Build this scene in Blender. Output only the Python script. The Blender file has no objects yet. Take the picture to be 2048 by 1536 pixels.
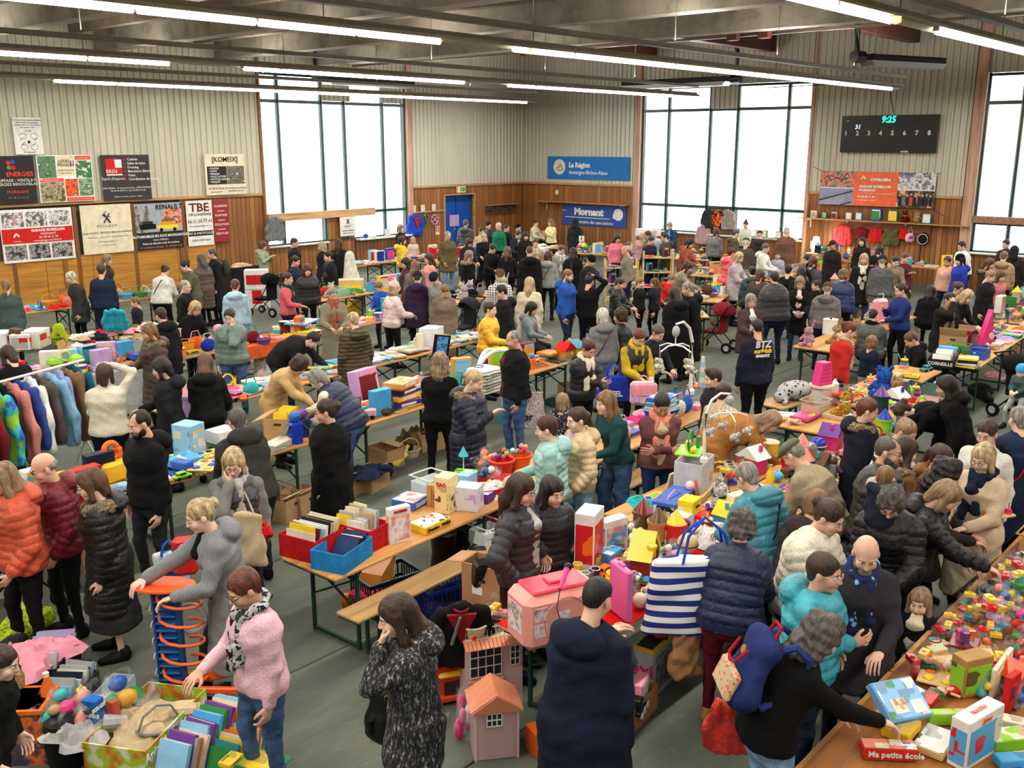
import bpy,math,random,time
import numpy as np
from mathutils import Vector,Matrix,Euler
R=math.radians
sc=bpy.context.scene
col=sc.collection
T0=time.time()
# ---------------------------------------------------------------- camera
FPX=1945.0;PIT=R(13.95);HDG=R(41.55);CH=4.2
cam_d=bpy.data.cameras.new('camera');cam=bpy.data.objects.new('camera',cam_d);col.objects.link(cam)
cam_d.sensor_width=36.0;cam_d.lens=FPX/2048*36.0;cam_d.clip_end=300
cam.location=(0,0,CH);cam.rotation_euler=(R(90)-PIT,0,HDG-R(90))
sc.camera=cam
# ---------------------------------------------------------------- world, exposure
w=bpy.data.worlds.new('world');sc.world=w;w.use_nodes=True
w.node_tree.nodes['Background'].inputs[0].default_value=(0.93,0.96,1.0,1)
w.node_tree.nodes['Background'].inputs[1].default_value=6.0
sc.view_settings.view_transform='Standard';sc.view_settings.look='None'
sc.view_settings.gamma=1.0;sc.view_settings.use_curve_mapping=False
sc.view_settings.exposure=-0.1
cy=sc.cycles
cy.max_bounces=5;cy.diffuse_bounces=3;cy.glossy_bounces=2;cy.transmission_bounces=4;cy.transparent_max_bounces=10
cy.sample_clamp_indirect=4.0;cy.use_adaptive_sampling=True;cy.adaptive_threshold=0.02
cy.use_denoising=True;cy.caustics_reflective=False;cy.caustics_refractive=False
LAMP_Z=5.56
TUBE_ROWS=[(4.6,27.6),(10.2,27.3),(16.6,27.4),(23.1,27.4),(-1.5,27)]
def area(name,loc,sx,sy,power,colr,rot=(0,0,0)):
 l=bpy.data.lights.new(name,'AREA');l.shape='RECTANGLE';l.size=sx;l.size_y=sy;l.energy=power;l.color=colr
 o=bpy.data.objects.new(name,l);o.location=loc;o.rotation_euler=rot;col.objects.link(o);return o
for ry,rx in TUBE_ROWS:
 for a,b in((-6,4.5),(5,11.5),(12.2,19.2),(19.9,rx)):
  area('tube_light',((a+b)/2,ry,LAMP_Z-.035),b-a,0.12,50*(b-a),(1.0,0.94,0.84))
  area('added_ceiling_fill',((a+b)/2,ry,LAMP_Z+.45),b-a,0.12,26*(b-a),(1.0,0.92,0.8),(R(180),0,0))  # added fill above the cable tray, no fixture there; brightens the ceiling
for nm,loc,sx,sy,rot in(('window_portal',(20.9,26.3,3.6),6.0,5.2,(R(-90),0,0)),('window_portal',(30.3,17.3,3.6),6.6,5.0,(R(90),0,R(90))),('window_portal',(30.3,6.0,3.6),6.0,5.0,(R(90),0,R(90)))):
 o=area(nm,loc,sx,sy,1,(1,1,1),rot);o.data.cycles.is_portal=True
 # ---------------------------------------------------------------- pixel -> place
FW=np.array([math.cos(HDG),math.sin(HDG),0]);RT=np.array([math.sin(HDG),-math.cos(HDG),0]);UP=np.array([0,0,1.0])
CF=FW*math.cos(PIT)-UP*math.sin(PIT);CU=FW*math.sin(PIT)+UP*math.cos(PIT)
def ray(px,py):return CF+RT*(px-1024)/FPX-CU*(py-768)/FPX
def at(px,py,z=0.0):
 r=ray(px,py);t=(z-CH)/r[2];return r[0]*t,r[1]*t
 # ---------------------------------------------------------------- materials
MC={}
def lin(c):return tuple((x/12.92 if x<=0.04045 else((x+0.055)/1.055)**2.4)for x in c)
CN=dict(black=(.055,.055,.06),charcoal=(.17,.17,.18),dark_grey=(.25,.25,.26),grey=(.47,.47,.47),light_grey=(.68,.68,.68),white=(.9,.9,.89),cream=(.88,.84,.74),beige=(.76,.68,.55),tan=(.7,.57,.4),camel=(.66,.48,.28),brown=(.36,.25,.18),dark_brown=(.22,.15,.12),taupe=(.5,.44,.39),navy=(.1,.13,.22),dark_blue=(.12,.2,.36),blue=(.14,.35,.72),royal_blue=(.12,.22,.68),light_blue=(.55,.76,.9),sky_blue=(.3,.65,.88),teal=(.22,.55,.62),turquoise=(.2,.7,.72),mint=(.58,.76,.72),green=(.2,.55,.27),dark_green=(.1,.25,.22),lime=(.55,.8,.2),olive=(.36,.36,.22),grey_green=(.42,.5,.47),red=(.78,.13,.14),dark_red=(.45,.09,.13),burgundy=(.34,.08,.13),maroon=(.38,.19,.2),pink=(.93,.6,.68),light_pink=(.93,.78,.79),hot_pink=(.9,.22,.52),salmon=(.9,.52,.45),orange=(.93,.42,.12),orange_red=(.9,.28,.15),yellow=(.95,.8,.2),mustard=(.78,.66,.16),gold=(.85,.62,.2),purple=(.42,.24,.56),lilac=(.76,.63,.84),cardboard=(.72,.58,.42),wood=(.74,.56,.35),pale_wood=(.85,.72,.5),denim=(.25,.35,.5),dark_denim=(.15,.2,.3),light_denim=(.48,.6,.74),terracotta=(.62,.3,.22),dusty_pink=(.72,.5,.48),clear=(.85,.9,.92),silver=(.7,.71,.72))
def C3(c):return CN[c]if isinstance(c,str)else c
def newmat(name):
 m=bpy.data.materials.new(name);m.use_nodes=True;nt=m.node_tree
 return m,nt,nt.nodes['Principled BSDF']
def N(nt,t,**kw):
 n=nt.nodes.new(t)
 for k,v in kw.items():
  if k.startswith('i_'):n.inputs[k[2:].replace('_',' ')].default_value=v
  else:setattr(n,k,v)
 return n
def coords(nt,scale=(1,1,1),gen=False):
 tc=N(nt,'ShaderNodeTexCoord');mp=N(nt,'ShaderNodeMapping');mp.inputs['Scale'].default_value=scale
 nt.links.new(tc.outputs['Generated' if gen else 'Object'],mp.inputs[0]);return mp.outputs[0]
def ramp(nt,fac,stops,const=False):
 r=N(nt,'ShaderNodeValToRGB');e=r.color_ramp.elements
 while len(e)<len(stops):e.new(0.5)
 for i,(p,c)in enumerate(stops):e[i].position=p;e[i].color=(*lin(C3(c)),1)
 if const:r.color_ramp.interpolation='CONSTANT'
 nt.links.new(fac,r.inputs[0]);return r.outputs[0]
def bump(nt,h,b,dist=.01,s=1.0):
 n=N(nt,'ShaderNodeBump');n.inputs['Distance'].default_value=dist;n.inputs['Strength'].default_value=s
 nt.links.new(h,n.inputs['Height']);nt.links.new(n.outputs[0],b.inputs['Normal'])
def dk(c,f):c=C3(c);return tuple(max(0,min(1,x*f))for x in c)
def mat(c,kind='plain',c2=None,c3=None,sc_=1.0):
 key=(c if isinstance(c,str)else tuple(round(x,3)for x in c),kind,c2,c3,sc_)
 if key in MC:return MC[key]
 m,nt,b=newmat('%s_%s'%(c if isinstance(c,str)else 'tone',kind));lk=nt.links.new
 rgb=C3(c);b.inputs['Base Color'].default_value=(*lin(rgb),1);b.inputs['Roughness'].default_value=.55;b.inputs['Specular IOR Level'].default_value=.18 if kind in('cloth','wool','denim','fur','tweed','plain')else.4
 def noise(scale,det=3.0,mp=(1,1,1),rough=.6):
  n=N(nt,'ShaderNodeTexNoise');n.inputs['Scale'].default_value=scale;n.inputs['Detail'].default_value=det;n.inputs['Roughness'].default_value=rough
  lk(coords(nt,mp),n.inputs['Vector']);return n.outputs['Fac']
 def setc(o):lk(o,b.inputs['Base Color'])
 if kind=='plain':setc(ramp(nt,noise(6),[(.3,dk(c,.93)),(.7,dk(c,1.05))]))
 elif kind=='plastic':b.inputs['Roughness'].default_value=.28
 elif kind=='cloth':
  f=noise(7,4);setc(ramp(nt,f,[(.25,dk(c,.82)),(.75,dk(c,1.1))]));b.inputs['Roughness'].default_value=.9
  bump(nt,noise(13,4),b,.03,.5)
 elif kind=='wool':
  setc(ramp(nt,noise(120,2),[(.3,dk(c,.86)),(.7,dk(c,1.1))]));b.inputs['Roughness'].default_value=.95;bump(nt,noise(60,4),b,.01,.6)
 elif kind=='quilt':
  b.inputs['Roughness'].default_value=.42;setc(ramp(nt,noise(9),[(.3,dk(c,.85)),(.7,dk(c,1.12))]));bump(nt,noise(22,4),b,.025,.7)
 elif kind=='denim':
  setc(ramp(nt,noise(9,5),[(.3,dk(c,.75)),(.72,dk(c,1.25))]));b.inputs['Roughness'].default_value=.9;bump(nt,noise(16,4),b,.03,.6)
 elif kind=='fur':
  setc(ramp(nt,noise(45,4),[(.3,dk(c,.45)),(.7,dk(c,1.25))]));b.inputs['Roughness'].default_value=1;bump(nt,noise(70,3),b,.03,1)
 elif kind=='hair':
  f=noise(38,3,(1,1,.16));setc(ramp(nt,f,[(.3,dk(c,.6)),(.7,dk(c,1.18))]));b.inputs['Roughness'].default_value=.5;bump(nt,f,b,.02,.9)
 elif kind=='skin':
  setc(ramp(nt,noise(14,3),[(.3,dk(c,.93)),(.7,dk(c,1.04))]));b.inputs['Roughness'].default_value=.5
  b.inputs['Subsurface Weight'].default_value=0.0
 elif kind=='metal':b.inputs['Metallic'].default_value=.8;b.inputs['Roughness'].default_value=.35
 elif kind=='glass':
  b.inputs['Roughness'].default_value=.12;t=N(nt,'ShaderNodeBsdfTransparent');mx=N(nt,'ShaderNodeMixShader');mx.inputs[0].default_value=c2 or.3
  lk(t.outputs[0],mx.inputs[1]);lk(b.outputs[0],mx.inputs[2]);lk(mx.outputs[0],nt.nodes['Material Output'].inputs[0])
 elif kind=='film':
  b.inputs['Roughness'].default_value=.08;t=N(nt,'ShaderNodeBsdfTransparent');mx=N(nt,'ShaderNodeMixShader')
  lk(ramp(nt,noise(14,4),[(.5,(.06,)*3),(.66,(.6,)*3)]),mx.inputs[0]);bump(nt,noise(20,5),b,.05,1)
  lk(t.outputs[0],mx.inputs[1]);lk(b.outputs[0],mx.inputs[2]);lk(mx.outputs[0],nt.nodes['Material Output'].inputs[0])
 elif kind=='wood':
  f=noise(5*sc_,5,(.18,2.4,2.4));setc(ramp(nt,f,[(.25,dk(c,.68)),(.5,c),(.75,dk(c,1.14))]));b.inputs['Roughness'].default_value=.5
 elif kind=='woodz':
  f=noise(5,5,(2.4,2.4,.18))
  ri=N(nt,'ShaderNodeObjectInfo');mx=N(nt,'ShaderNodeMix',data_type='RGBA',blend_type='MULTIPLY');mx.inputs[0].default_value=1
  lk(ramp(nt,f,[(.25,dk(c,.72)),(.5,c),(.75,dk(c,1.12))]),mx.inputs[6]);lk(ramp(nt,ri.outputs['Random'],[(0,(.86,.86,.86)),(1,(1,1,1))]),mx.inputs[7]);setc(mx.outputs[2])
  b.inputs['Roughness'].default_value=.5
 elif kind=='concrete':
  f=noise(1.2,7,(1,1,1),.7);setc(ramp(nt,f,[(.25,dk(c,.6)),(.5,c),(.8,dk(c,1.18))]));b.inputs['Roughness'].default_value=.95;bump(nt,noise(14,5),b,.02,.5)
 elif kind=='print':
  v=N(nt,'ShaderNodeTexVoronoi',distance='CHEBYCHEV');v.inputs['Scale'].default_value=11*sc_;v.inputs['Randomness'].default_value=.8
  lk(coords(nt),v.inputs['Vector']);s=N(nt,'ShaderNodeSeparateColor');lk(v.outputs['Color'],s.inputs[0])
  setc(ramp(nt,s.outputs[0],[(0,c),(.5,dk(c,.8)),(.62,c2 or 'white'),(.78,c3 or 'red'),(.9,'cream')],True));b.inputs['Roughness'].default_value=.35
 elif kind=='picture':
  v=noise(9*sc_,3);setc(ramp(nt,v,[(.3,dk(c,.6)),(.44,c),(.53,c2 or 'light_grey'),(.6,c3 or 'dark_grey'),(.72,'cream')],False));b.inputs['Roughness'].default_value=.4
 elif kind in('stripex','stripez','stripey'):
  wv=N(nt,'ShaderNodeTexWave',bands_direction=kind[-1].upper());wv.inputs['Scale'].default_value=5*sc_;wv.inputs['Distortion'].default_value=.4
  lk(coords(nt),wv.inputs['Vector']);setc(ramp(nt,wv.outputs['Fac'],[(0,c),(.5,c2)],True));b.inputs['Roughness'].default_value=.8
 elif kind=='plaid':
  a=N(nt,'ShaderNodeTexWave',bands_direction='X');d=N(nt,'ShaderNodeTexWave',bands_direction='Z')
  for q in(a,d):q.inputs['Scale'].default_value=5*sc_;lk(coords(nt),q.inputs['Vector'])
  ad=N(nt,'ShaderNodeMath',operation='ADD');lk(a.outputs['Fac'],ad.inputs[0]);lk(d.outputs['Fac'],ad.inputs[1])
  setc(ramp(nt,ad.outputs[0],[(0,c2),(.5,dk(c,.9)),(.9,c)],True));b.inputs['Roughness'].default_value=.9
 elif kind in('spots','camo','tweed'):
  if kind=='tweed':
   f=noise(34*sc_,4,(1,1,.35),.8);st=[(.42,c),(.52,dk(c,1.5)),(.6,c2),(.7,'white')]
  elif kind=='camo':f=noise(9*sc_,3);st=[(.3,c),(.46,c2),(.56,c3 or c)]
  else:
   v=N(nt,'ShaderNodeTexVoronoi');v.inputs['Scale'].default_value=16*sc_;lk(coords(nt),v.inputs['Vector']);f=v.outputs['Distance'];st=[(0,c2),(.3,c)]
  setc(ramp(nt,f,st,kind!='tweed'));b.inputs['Roughness'].default_value=.9
 elif kind=='emit':
  b.inputs['Emission Color'].default_value=(*lin(rgb),1);b.inputs['Emission Strength'].default_value=sc_
 MC[key]=m;return m
 # ---------------------------------------------------------------- mesh helpers
class MB:
 """collects boxes, cylinders, tubes, lathes ... of one part"""
 def __init__(s):s.v=[];s.f=[];s.n=0
 def add(s,v,f,M=None):
  v=np.asarray(v,float)
  if M is not None:v=v@np.array(M.to_3x3()).T+np.array(M.translation)
  s.v.append(v);s.f+=[tuple(i+s.n for i in q)for q in f];s.n+=len(v);return s
 def box(s,c,d,b=None,M=None,rz=0):
  x,y,z=d[0]/2,d[1]/2,d[2]/2
  b=min(x,y,z)*.18 if b is None else b
  if b<=0:
   v=[(i*x,j*y,k*z)for i in(-1,1)for j in(-1,1)for k in(-1,1)]
   f=[(0,1,3,2),(4,6,7,5),(0,4,5,1),(2,3,7,6),(0,2,6,4),(1,5,7,3)]
  else:
   v=[];idx={}
   for i in(-1,1):
    for j in(-1,1):
     for k in(-1,1):
      for a in range(3):
       p=[i*(x-b),j*(y-b),k*(z-b)];p[a]=(i,j,k)[a]*(x,y,z)[a]
       idx[i,j,k,a]=len(v);v.append(p)
   f=[]
   for a in range(3):
    o=[q for q in range(3)if q!=a]
    for sg in(-1,1):
     q=[]
     for u,w_ in((-1,-1),(1,-1),(1,1),(-1,1)):
      t=[0,0,0];t[a]=sg;t[o[0]]=u;t[o[1]]=w_;q.append(idx[t[0],t[1],t[2],a])
     f.append(tuple(q)if(sg>0)==(a!=1)else tuple(q[::-1]))
   for a in range(3):
    o=[q for q in range(3)if q!=a]
    for u in(-1,1):
     for w_ in(-1,1):
      q=[]
      for sg,ax in((-1,o[0]),(1,o[0]),(1,o[1]),(-1,o[1])):
       t=[0,0,0];t[a]=sg;t[o[0]]=u;t[o[1]]=w_;q.append(idx[t[0],t[1],t[2],ax])
      f.append(tuple(q)if(u*w_>0)==(a!=1)else tuple(q[::-1]))
   for i in(-1,1):
    for j in(-1,1):
     for k in(-1,1):
      q=tuple(idx[i,j,k,a]for a in range(3));f.append(q if i*j*k>0 else q[::-1])
  v=np.array(v,float)
  if rz:cz,sz=math.cos(rz),math.sin(rz);v=v@np.array([[cz,sz,0],[-sz,cz,0],[0,0,1]])
  return s.add(v+np.array(c),f,M)
 def lathe(s,c,prof,n=16,M=None,sx=1,sy=1):
  v=[];f=[]
  for r,z in prof:
   for i in range(n):a=2*math.pi*i/n;v.append((c[0]+r*sx*math.cos(a),c[1]+r*sy*math.sin(a),c[2]+z))
  for k in range(len(prof)-1):
   for i in range(n):j=(i+1)%n;f.append((k*n+i,k*n+j,(k+1)*n+j,(k+1)*n+i))
  f.append(tuple(range(n))[::-1]);f.append(tuple((len(prof)-1)*n+i for i in range(n)))
  return s.add(v,f,M)
 def cyl(s,c,r,h,n=16,r2=None,M=None,sx=1,sy=1):return s.lathe(c,[(r,0),(r if r2 is None else r2,h)],n,M,sx,sy)
 def ball(s,c,r,n=14,m=8,M=None):
  r=(r,r,r)if not isinstance(r,(tuple,list))else r
  v=[];f=[]
  for k in range(m+1):
   t=math.pi*k/m
   for i in range(n):a=2*math.pi*i/n;v.append((c[0]+r[0]*math.sin(t)*math.cos(a),c[1]+r[1]*math.sin(t)*math.sin(a),c[2]-r[2]*math.cos(t)))
  for k in range(m):
   for i in range(n):j=(i+1)%n;f.append((k*n+i,k*n+j,(k+1)*n+j,(k+1)*n+i))
  return s.add(v,f,M)
 def tube(s,pts,r,n=8,closed=False,M=None):
  pts=[Vector(p)for p in pts];L=len(pts);v=[];f=[]
  rr=r if isinstance(r,(list,tuple))else[r]*L
  for k in range(L):
   a=pts[(k-1)%L]if(closed or k)else pts[0];b2=pts[(k+1)%L]if(closed or k<L-1)else pts[-1]
   t=(b2-a).normalized();u=t.cross(Vector((0,0,1)))
   if u.length<.05:u=t.cross(Vector((1,0,0)))
   u.normalize();w_=t.cross(u)
   for i in range(n):q=2*math.pi*i/n;v.append(pts[k]+(u*math.cos(q)+w_*math.sin(q))*rr[k])
  for k in range(L if closed else L-1):
   k2=(k+1)%L
   for i in range(n):j=(i+1)%n;f.append((k*n+i,k*n+j,k2*n+j,k2*n+i))
  if not closed:f.append(tuple(range(n))[::-1]);f.append(tuple((L-1)*n+i for i in range(n)))
  return s.add([tuple(p)for p in v],f,M)
 def ring(s,c,R_,r,n=20,m=8,M=None,ry=None,tilt=None):
  pts=[(c[0]+R_*math.cos(2*math.pi*i/n),c[1]+(ry or R_)*math.sin(2*math.pi*i/n),c[2])for i in range(n)]
  if tilt is not None:e=Euler(tilt).to_matrix();pts=[Vector(c)+e@(Vector(p)-Vector(c))for p in pts]
  return s.tube(pts,r,m,True,M)
 def prism(s,poly,y0,y1,M=None):
  n=len(poly);v=[(x,y0,z)for x,z in poly]+[(x,y1,z)for x,z in poly]
  f=[tuple(range(n)),tuple(range(2*n-1,n-1,-1))]+[(i,n+i,n+(i+1)%n,(i+1)%n)for i in range(n)]
  return s.add(v,f,M)
 def bar(s,a,b,r):
  a=Vector(a);b=Vector(b);d=b-a;M=Matrix.Translation((a+b)/2)@d.to_track_quat('Z','Y').to_matrix().to_4x4()
  return s.box((0,0,0),(2*r,2*r,d.length),0,M)
 def mesh(s,name,sharp=35):
  me=bpy.data.meshes.new(name);v=np.concatenate(s.v)if s.v else np.zeros((0,3));me.from_pydata(v.tolist(),[],s.f);me.update()
  me.polygons.foreach_set('use_smooth',[True]*len(me.polygons));me.set_sharp_from_angle(angle=R(sharp));return me
 def build(s,name,m,parent=None,loc=None,rz=0,sharp=35):
  me=s.mesh(name,sharp);return link(name,me,m,parent,loc,rz)
def link(name,me,m=None,parent=None,loc=None,rz=0):
 o=bpy.data.objects.new(name,me);col.objects.link(o)
 if m is not None:me.materials.clear();me.materials.append(m)
 if parent is not None:o.parent=parent
 if loc is not None:o.location=loc
 if rz:o.rotation_euler=(0,0,rz)
 return o
def linkm(name,me,m,parent=None,M=None):
 o=bpy.data.objects.new(name,me);col.objects.link(o)
 if not me.materials:me.materials.append(None)
 o.material_slots[0].link='OBJECT';o.material_slots[0].material=m
 if parent is not None:o.parent=parent
 if M is not None:o.matrix_local=M
 return o
def tag(o,label=None,cat=None,group=None,kind=None):
 if label:o['label']=label
 if cat:o['category']=cat
 if group:o['group']=group
 if kind:o['kind']=kind
 return o
def thing(name,label,cat,loc=(0,0,0),rz=0,group=None):
 o=bpy.data.objects.new(name,None);o.empty_display_size=.1;o.location=loc;o.rotation_euler=(0,0,rz);col.objects.link(o)
 return tag(o,label,cat,group)
def copy_tree(o,parent=None,n=0):
 c=o.copy();col.objects.link(c)
 if parent is not None:c.parent=parent;c.matrix_parent_inverse=o.matrix_parent_inverse.copy()
 if n<3:
  for ch in list(o.children):copy_tree(ch,c,n+1)
 return c
def struct(o):o['kind']='structure';return o
def text(s,size,m,parent,loc,rot=(0,0,0),align='CENTER',ext=0.002,name='lettering',shear=0,bold=0,sx=1):
 cu=bpy.data.curves.new('lettering','FONT');cu.body=s;cu.size=size;cu.align_x=align;cu.align_y='CENTER';cu.extrude=ext;cu.shear=shear;cu.offset=bold
 cu.resolution_u=2;tmp=bpy.data.objects.new('tmp',cu);me=tmp.to_mesh().copy();tmp.to_mesh_clear();bpy.data.objects.remove(tmp);me.materials.clear();me.materials.append(m)
 o=bpy.data.objects.new(name,me);col.objects.link(o);o.parent=parent;o.location=loc;o.rotation_euler=rot;o.scale=(sx,1,1);return o
 # ================================================================ the hall
WY,WX,HW,TOP=26.2,30.2,2.65,8.4
FLOORC=(.33,.36,.32)
def floor_mat():
 m,nt,b=newmat('floor_mat');lk=nt.links.new
 n1=N(nt,'ShaderNodeTexNoise');n1.inputs['Scale'].default_value=1.1;n1.inputs['Detail'].default_value=7;n1.inputs['Roughness'].default_value=.7;lk(coords(nt,(.5,1.5,1)),n1.inputs['Vector'])
 c1=ramp(nt,n1.outputs['Fac'],[(.28,(.24,.27,.24)),(.5,(.33,.36,.32)),(.75,(.43,.45,.38))])
 n2=N(nt,'ShaderNodeTexNoise');n2.inputs['Scale'].default_value=.55;n2.inputs['Detail'].default_value=3;n2.inputs['Distortion'].default_value=.6;lk(coords(nt,(.45,2.2,1)),n2.inputs['Vector'])
 ln=N(nt,'ShaderNodeMath',operation='PINGPONG');ln.inputs[1].default_value=.045;lk(n2.outputs['Fac'],ln.inputs[0])
 mx=N(nt,'ShaderNodeMix',data_type='RGBA');lk(ramp(nt,ln.outputs[0],[(0,(.5,.5,.5)),(.0005,(0,0,0))]),mx.inputs[0])
 lk(c1,mx.inputs[6]);mx.inputs[7].default_value=(*lin((.47,.49,.43)),1);lk(mx.outputs[2],b.inputs['Base Color'])
 b.inputs['Roughness'].default_value=.72
 n3=N(nt,'ShaderNodeTexNoise');n3.inputs['Scale'].default_value=5;n3.inputs['Detail'].default_value=6;lk(coords(nt,(.4,1.5,1)),n3.inputs['Vector']);bump(nt,n3.outputs['Fac'],b,.03,.6)
 return m
FM=floor_mat()
fl=struct(MB().box((11,8.1,-.07),(38.6,36.6,.1),0).build('floor',mat((.12,.14,.12),'plain')))
for i in range(19):
 MB().box((11,-9.35+i*1.93+.96,-.01),(38.4,1.915,.02),.006).build('floor_mat_strip',FM,fl)
METAL=newmat('painted_cladding')
def metal_mat():
 m,nt,b=METAL;n=N(nt,'ShaderNodeTexNoise');n.inputs['Scale'].default_value=.8;n.inputs['Detail'].default_value=6
 nt.links.new(coords(nt,(1,1,.3)),n.inputs['Vector']);nt.links.new(ramp(nt,n.outputs['Fac'],[(.3,(.72,.71,.64)),(.7,(.8,.79,.72))]),b.inputs['Base Color'])
 b.inputs['Roughness'].default_value=.42;b.inputs['Metallic'].default_value=.15;return m
MM=metal_mat()
def corrug(name,u0,u1,z0,z1,face,parent,pitch=.19,dep=.035):
 """trapezoid cladding in the wall plane; face 'L' runs along x at y=WY, 'B' along y at x=WX"""
 us=[];k=0
 u=u0
 while u<u1:
  for du,d in((0,0),(.45,0),(.58,dep),(.87,dep)):
   q=u+du*pitch
   if q<u1:us.append((q,d))
  u+=pitch
 us.append((u1,0));v=[];f=[]
 for q,d in us:
  for z in(z0,z1):v.append((q,WY-.04-d,z)if face=='L' else(WX-.04-d,q,z))
 for i in range(len(us)-1):f.append((2*i,2*i+1,2*i+3,2*i+2)if face=='L' else(2*i,2*i+2,2*i+3,2*i+1))
 return MB().add(v,f).build(name,MM,parent)
def wallseg(m,u0,u1,z0,z1,face):
 if face=='L':m.box(((u0+u1)/2,WY+.12,(z0+z1)/2),(u1-u0,.24,z1-z0),0)
 else:m.box((WX+.12,(u0+u1)/2,(z0+z1)/2),(.24,u1-u0,z1-z0),0)
WB=mat((.3,.29,.27),'concrete')
ml=MB()
for a in((-8,17.88,0,TOP),(17.88,23.9,0,1.02),(17.88,23.9,6.3,TOP),(20.28,21.47,0,1.84),(23.9,25.72,0,TOP),(27.3,30.44,0,TOP),(25.72,27.3,2.3,TOP)):wallseg(ml,*a,'L')
wl=struct(ml.build('wall_left',WB))
mb=MB()
for a in((20.5,26.2,0,TOP),(14.02,20.5,0,1.1),(14.02,20.5,6.1,TOP),(16.62,17.75,1.1,1.98),(8.9,14.02,0,TOP),(2.2,8.9,0,1.1),(2.2,8.9,6.1,TOP),(-10,2.2,0,TOP)):wallseg(mb,*a,'B')
wb=struct(mb.build('wall_back',WB))
struct(MB().box((11,-10.1,TOP/2),(38.4,.2,TOP),0).build('wall_right',mat((.5,.5,.46),'concrete')))
struct(MB().box((-8.1,8.1,TOP/2),(.2,36.6,TOP),0).build('wall_front',mat((.5,.5,.46),'concrete')))
corrug('corrugated_cladding',-8,17.84,HW,TOP,'L',wl);corrug('corrugated_cladding',24.08,30.16,HW,TOP,'L',wl)
corrug('corrugated_cladding',20.72,26.16,HW,TOP,'B',wb);corrug('corrugated_cladding',9.25,13.98,HW,TOP,'B',wb);corrug('corrugated_cladding',-10,2.2,HW,TOP,'B',wb)
corrug('cladding_over_window',17.9,23.9,6.3,TOP,'L',wl);corrug('cladding_over_window',14.0,20.5,6.1,TOP,'B',wb);corrug('cladding_over_window',2.2,8.9,6.1,TOP,'B',wb)
corrug('infill_cladding',20.3,21.45,5.5,6.2,'L',wl);corrug('infill_cladding',22.8,23.7,5.5,6.2,'L',wl);corrug('infill_cladding',16.7,17.7,5.3,6.05,'B',wb)
PK=mat((.60,.39,.21),'woodz');PK2=mat((.66,.45,.25),'woodz')
def planks(u0,u1,z0,z1,face,w_=.155):
 n=max(1,round((u1-u0)/w_));p=(u1-u0)/n
 me=MB().box((0,0,(z0+z1)/2),(p-.012,.02,z1-z0),.004).mesh('plank')
 for i in range(n):
  u=u0+(i+.5)*p
  o=linkm('plank',me,PK if(i*7+int(u0))%5 else PK2,wl if face=='L' else wb)
  if face=='L':o.location=(u,WY-.012,0)
  else:o.location=(WX-.012,u,0);o.rotation_euler=(0,0,R(90))
planks(15.0,17.86,0,HW-.04,'L');planks(17.9,20.28,0,1.0,'L');planks(20.3,21.45,0,1.82,'L');planks(21.5,23.86,0,.98,'L')
planks(24.1,25.7,0,HW-.04,'L');planks(27.35,30.15,0,HW-.04,'L');planks(25.7,27.35,2.36,HW-.04,'L')
planks(20.75,26.15,0,HW-.04,'B');planks(17.75,20.5,0,1.08,'B');planks(16.64,17.73,0,1.96,'B');planks(14.04,16.6,0,1.08,'B');planks(9.25,14.0,0,HW-.04,'B');planks(2.3,8.9,0,1.08,'B')
TRW=mat((.72,.55,.36),'wood')
def trim(name,a,b,m=TRW,bev=.008):
 a=Vector(a);b=Vector(b);return struct(MB().box(tuple((a+b)/2),tuple(abs(x)for x in(b-a)),bev).build(name,m))
trim('trim_1',(-8,WY-.09,HW-.05),(17.86,WY-.0,HW+.03));trim('trim_2',(24.0,WY-.09,HW-.05),(30.15,WY,HW+.03))
trim('trim_3',(WX-.09,20.7,HW-.05),(WX,26.1,HW+.03));trim('trim_4',(WX-.09,9.25,HW-.05),(WX,14.0,HW+.03))
PKC=mat((.86,.68,.58),'woodz')
trim('trim_5',(23.9,WY-.14,0),(24.1,WY+.02,TOP),PKC);trim('trim_6',(WX-.14,20.5,0),(WX+.02,20.72,TOP),PKC)
trim('trim_7',(WX-.14,8.9,0),(WX+.02,9.2,TOP),PKC);trim('trim_8',(17.82,WY-.12,0),(17.92,WY+.02,TOP),PK);trim('trim_9',(WX-.12,13.96,0),(WX+.02,14.06,TOP),PKC)
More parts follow.
